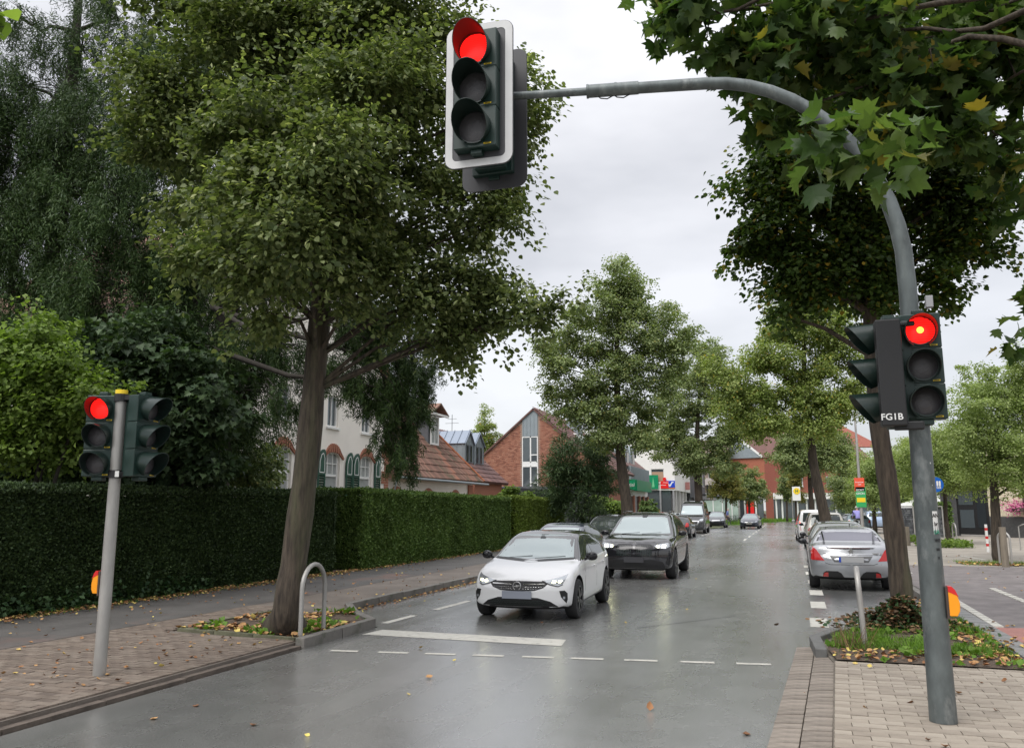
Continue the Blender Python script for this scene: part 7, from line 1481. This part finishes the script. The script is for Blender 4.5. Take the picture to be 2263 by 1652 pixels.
# gabion wall, tent roof, garden hedge on the right
gb = G(1985, 1185, .1); t = thing('gabion_wall', 'grey stone-filled gabion panels in a steel frame', 'wall', (gb.x, gb.y, .1)); a = P(1978, 1150, 50); b = P(2018, 1150, 47); a2, b2_ = P(2062, 1150, 47), P(2082, 1150, 47); stn = mat('gabion stone', (.07, .075, .08), .8, island=((0, (.04, .042, .048)), (.6, (.09, .095, .105)), (1, (.17, .175, .18))))
st = MB(); fr = MB()
for a, b in ((a, b), (a2, b2_)):
    a = Vector((a.x, a.y, .15)); b = Vector((b.x, b.y, .15)); u = (b-a); L_ = u.length; u.normalize()
    for z in range(14):
        s_ = 0
        while s_ < L_: w_ = random.uniform(.12, .3); c_ = a+u*(s_+w_/2); st.box((c_.x, c_.y+random.uniform(-.03, .03), .2+z*.12), (w_-.02, .2, .105), math.atan2(u.y, u.x)+random.uniform(-.05, .05)); s_ += w_
    for z in (.12, 1.9): fr.bar(a+Vector((0, -.15, z-.15)), b+Vector((0, -.15, z-.15)), .06, .06)
    for c_ in (a, b): fr.bar(c_+Vector((0, -.15, 0)), c_+Vector((0, -.15, 1.75)), .06, .06)
st.build('stones', stn, t, world=True, kind='stuff'); fr.build('frame', M['galv2'], t, world=True)
t = thing('garden_pavilion', 'white fabric roof over a dark garden bar behind the gabion wall', 'pavilion', tuple(P(2020, 1135, 54))); q = MB(); a, b = P(1975, 1118, 54), P(2112, 1118, 54); k = Vector((0, 3, 0))
q.v = [tuple(a), tuple(b), tuple(b+k), tuple(a+k), tuple(a.lerp(b, .35)+k*.5+Vector((0, 0, .45))), tuple(a.lerp(b, .7)+k*.5+Vector((0, 0, .9))), tuple(a-Vector((0, 0, .22))), tuple(b-Vector((0, 0, .22)))]
q.f = [(0, 1, 5, 4), (2, 3, 4, 5), (3, 0, 4), (1, 2, 5), (0, 6, 7, 1)]; q.m = [0]*5; q.build('canopy', M['white'], t, world=True)
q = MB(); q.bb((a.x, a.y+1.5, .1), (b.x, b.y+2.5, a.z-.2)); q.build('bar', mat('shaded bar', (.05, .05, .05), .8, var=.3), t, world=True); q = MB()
for s_ in (.02, .3, .98): c_ = a.lerp(b, s_); q.bb((c_.x, c_.y, .1), (c_.x+.1, c_.y+.1, c_.z))
q.build('post', M['timber'], t, world=True)
t = thing('hedge', 'dark garden hedge behind the gabion wall on the right', 'hedge', tuple(P(2050, 1160, 50))); a, b = P(2022, 1150, 49.5), P(2102, 1150, 49); pts = np.array([tuple(a.lerp(b, random.random())+Vector((0, random.gauss(0, .2), 0)))[:2]+(random.uniform(.1, 2.15),) for _ in range(16000)])
me = leaf_mesh('foliage', pts-np.array(t.location), rnd(len(pts)), rnd(len(pts)), .12+0*pts[:, 0], 'leaf', M['lf_yew2']); linkobj(bpy.data.objects.new('foliage', me), t)
q = MB(); q.bar((a.x, a.y+.35, 1.05), (b.x, b.y+.35, 1.05), .3, 2.0); q.build('branches', M['bark2'], t, world=True)
# closed parasol
g = P(1975, 1150, 48); t = thing('closed_parasol', 'closed turquoise parasol standing beside the gabion wall', 'parasol', (g.x, g.y, .1)); q = MB(); q.tube([(g.x, g.y, .3), (g.x, g.y, 1.0), (g.x+.05, g.y, 2.2)], [.12, .16, .03], n=8); q.build('cloth', mat('turquoise cloth', (.03, .32, .24), .7), t, world=True); q = MB(); q.tube([(g.x, g.y, .1), (g.x, g.y, 2.4)], .02, n=5); q.build('pole', M['galv2'], t, world=True)
# ground cover beds
def bed(name, c, rx, ry, n, h, m, size=.10): scatter(name, [(c.x+random.uniform(-1, 1)*rx, c.y+random.uniform(-1, 1)*ry, .12+random.random()**1.5*h) for _ in range(n)], size, 'leaf', M[m])
bed('ground_cover', G(2085, 1208, .1), 1.0, 1.2, 1800, .28, 'lf_hazel'); bed('ground_cover', G(2028, 1196, .1), .6, 1.4, 1000, .28, 'lf_hazel')
gq_ = G(2225, 1246, .1); scatter('verge_grass', [(gq_.x+random.uniform(-1.3, 1.3), gq_.y+random.uniform(-.9, .9), .1) for _ in range(1600)], .10, 'blade', M['grass']); scatter('fallen_leaves', [(gq_.x+random.uniform(-1.3, 1.3), gq_.y+random.uniform(-1.2, .2), .12) for _ in range(160)], .09, 'curl', M['fallen'])
sheet('pit_soil', [(gq_.x+1.4*math.cos(a), gq_.y+1.0*math.sin(a)) for a in np.linspace(0, 6.0, 14)], .108, M['soil'])
for (x, y, z, rx, ry) in ((1625, 1158, 95, 3.0, 5), (1668, 1152, 112, 3.0, 4), (1745, 1148, 118, 5, 5)):
    g = P(x, 1130, z); sheet('verge', [(g.x+rx*math.cos(a), g.y+ry*math.sin(a)) for a in np.linspace(0, 6.0, 14)], .06, mat('verge grass', (.10, .17, .04), .9, var=.3, vscale=2), thick=.2)
    scatter('verge_grass', [(g.x+random.gauss(0, rx*.45), g.y+random.gauss(0, ry*.45), .06) for _ in range(1800)], .45, 'blade', M['grass'])
# striped hoops, bicycles
for i, x in enumerate((1685.5, 1690, 1694.5, 1698)):
    g = P(x, 1143, 128); g.z = .1; t = thing('striped_post', ('leftmost of the four','second from left of the four','third from left of the four','rightmost of the four')[i]+' short red and white striped posts', 'bollard', tuple(g), 0, 'striped posts before the far shop'); q = MB(); q.tube([g, g+Vector((0, 0, 1.0))], .12, n=7); q.build('post', M['white'], t, world=True)
    for z in (.15, .6): q = MB(); q.tube([g+Vector((0, 0, z)), g+Vector((0, 0, z+.2))], .13, n=7); q.build('red_band', M['red'], t, world=True)
def bicycle(label, x, z, rz, y=1150, group='bicycles leaning at the trees beside the walking man'):
    g = P(x, y, z); g.z = .08; t = thing('bicycle', label, 'bicycle', tuple(g), R(rz), group)
    for xx in (-.52, .52):
        q = MB(); q.tube([(xx+.33*math.cos(a), 0, .34+.33*math.sin(a)) for a in np.linspace(0, 2*PI, 21)], .022, n=5, cap=False); w_ = q.build('wheel', M['tyre'], t, smooth=True); q = MB()
        for k in range(8): a = k*PI/8; q.bar((xx-.32*math.cos(a), 0, .34-.32*math.sin(a)), (xx+.32*math.cos(a), 0, .34+.32*math.sin(a)), .004, .004, up=(0, 1, 0))
        q.build('spokes', M['chrome'], w_)
    q = MB()
    for a, b in (((-.52, .34), (-.12, .34)), ((-.12, .34), (-.22, .88)), ((-.52, .34), (-.20, .78)), ((-.12, .34), (.34, .74)), ((-.20, .78), (.32, .84)), ((.32, .98), (.52, .34))): q.tube([(a[0], 0, a[1]), (b[0], 0, b[1])], .018, n=6)
    q.build('frame', M['plate_dark'], t, smooth=True); q = MB(); q.box((-.24, 0, .92), (.24, .14, .05)); q.build('saddle', M['black'], t); q = MB(); q.tube([(.22, -.28, 1.02), (.32, 0, 1.0), (.22, .28, 1.02)], .014, n=6); q.build('handlebar', M['chrome'], t, smooth=True)
    return t
bicycle('leftmost parked bicycle, right behind the walking man', 1618, 92, 20); bicycle('second parked bicycle, right of the walking man', 1624, 93, 15); bicycle('rightmost parked bicycle under the dark green small tree', 1630, 94, 25)
# ------------------------------------------------------------ people
def person(label, loc, rz, joints, mats_, hair, scale=1, cat='person'):
    """joints: name -> (x,y,z,radius); one skinned body"""
    t = thing('person', label, cat, tuple(loc), R(rz)); names = list(joints); V = [joints[k][:3] for k in names]; idx = {k: i for i, k in enumerate(names)}
    E = [(idx[a], idx[b]) for a, b in EDG if a in idx and b in idx]; me = bpy.data.meshes.new('body'); me.from_pydata(V, E, []); o = newo('body', me, t)
    md = o.modifiers.new('skin', 'SKIN'); md.use_smooth_shade = True; sk = me.skin_vertices[0].data
    for i, k in enumerate(names): sk[i].radius = (joints[k][3],)*2; sk[i].use_root = (k == 'pelvis')
    sb = o.modifiers.new('s', 'SUBSURF'); sb.levels = sb.render_levels = 1; bpy.context.view_layer.update(); m2 = evalmesh(o); o.modifiers.clear(); o.data = m2
    m2.materials.clear(); [m2.materials.append(m) for m in mats_]
    P0 = np.empty(len(m2.polygons)*3); m2.polygons.foreach_get('center', P0); P0 = P0.reshape(-1, 3); mi = np.zeros(len(P0), int); pz = joints['pelvis'][2]; nk = joints['neck'][2]; sh_r = np.array(joints['hand_l'][:3]), np.array(joints['hand_r'][:3])
    mi[P0[:, 2] < nk] = 1; mi[P0[:, 2] < pz+.06] = 2; mi[P0[:, 2] < .09] = 3
    for h in sh_r: mi[np.linalg.norm(P0-h, axis=1) < .13] = 0
    m2.polygons.foreach_set('material_index', mi.astype(np.int32)); m2.update()
    hx, hy, hz, hr = joints['head']; q = MB(); q.lathe([(0, .0)]+[(hr*1.12*math.sin(a), hr*1.12*(1-math.cos(a))) for a in np.linspace(.3, 1.7, 5)], 12, Matrix.Translation((hx, hy, hz+hr*1.25)) @ Matrix.Rotation(-PI/2, 4, 'X')); q.build('hair', hair, t, smooth=True)
    return t
EDG = [('pelvis', 'chest'), ('chest', 'neck'), ('neck', 'head'), ('pelvis', 'hip_l'), ('hip_l', 'knee_l'), ('knee_l', 'ankle_l'), ('ankle_l', 'toe_l'), ('pelvis', 'hip_r'), ('hip_r', 'knee_r'), ('knee_r', 'ankle_r'), ('ankle_r', 'toe_r'), ('chest', 'sh_l'), ('sh_l', 'el_l'), ('el_l', 'hand_l'), ('chest', 'sh_r'), ('sh_r', 'el_r'), ('el_r', 'hand_r')]
skin = mat('skin', (.50, .28, .20), .6); shirt = mat('blue shirt', (.13, .16, .36), .8, var=.15, vscale=8); dark = mat('dark trousers', (.025, .025, .03), .8); shoe = mat('dark shoes', (.02, .02, .02), .6); greyh = mat('grey hair', (.4, .38, .36), .8)
walk = dict(pelvis=(0, 0, .95, .14), chest=(0.05, 0, 1.32, .16), neck=(.10, 0, 1.50, .065), head=(.13, 0, 1.66, .105), hip_l=(0, -.09, .88, .10), knee_l=(.22, -.09, .52, .065), ankle_l=(.30, -.09, .10, .045), toe_l=(.44, -.09, .06, .04), hip_r=(0, .09, .88, .10), knee_r=(-.08, .09, .50, .065), ankle_r=(-.36, .09, .16, .045), toe_r=(-.28, .09, .05, .04),
    sh_l=(.06, -.19, 1.42, .07), el_l=(-.10, -.23, 1.15, .05), hand_l=(.08, -.23, .93, .04), sh_r=(.06, .19, 1.42, .07), el_r=(.10, .23, 1.14, .05), hand_r=(.32, .22, 1.02, .04))
g = P(1606, 1130, 88); g.z = .08; pm_ = person('man in blue shirt and dark trousers walking right past the parked bicycles', g, 12, walk, [skin, shirt, dark, shoe], greyh)
# cyclist seen from behind
g = P(1893.5, 1130, 54); g.z = .1; bicycle('bicycle ridden by the person in lilac, beside the lamp post', 1893.5, 54, 95, group=None)
ride = dict(pelvis=(-.24, 0, 1.02, .15), chest=(-.02, 0, 1.40, .18), neck=(.06, 0, 1.56, .065), head=(.10, 0, 1.72, .105), hip_l=(-.20, -.10, .98, .10), knee_l=(.12, -.11, .72, .07), ankle_l=(-.05, -.11, .32, .045), toe_l=(.08, -.11, .28, .04), hip_r=(-.20, .10, .98, .10), knee_r=(.08, .11, .62, .07), ankle_r=(-.12, .11, .22, .045), toe_r=(.02, .11, .18, .04),
    sh_l=(.0, -.22, 1.48, .08), el_l=(.12, -.28, 1.22, .05), hand_l=(.24, -.27, 1.06, .04), sh_r=(.0, .22, 1.48, .08), el_r=(.12, .28, 1.22, .05), hand_r=(.24, .27, 1.06, .04))
person('cyclist in a lilac jacket seen from behind next to the lamp post', g, 95, ride, [skin, mat('lilac jacket', (.28, .27, .58), .8), dark, shoe], greyh)
g = P(1884, 1130, 78); g.z = .1; person('distant pedestrian in dark clothes between the far cars and the cyclist', g, 95, walk, [skin, mat('green-brown top', (.10, .10, .07), .8), dark, shoe], mat('brown hair', (.15, .09, .05), .8))
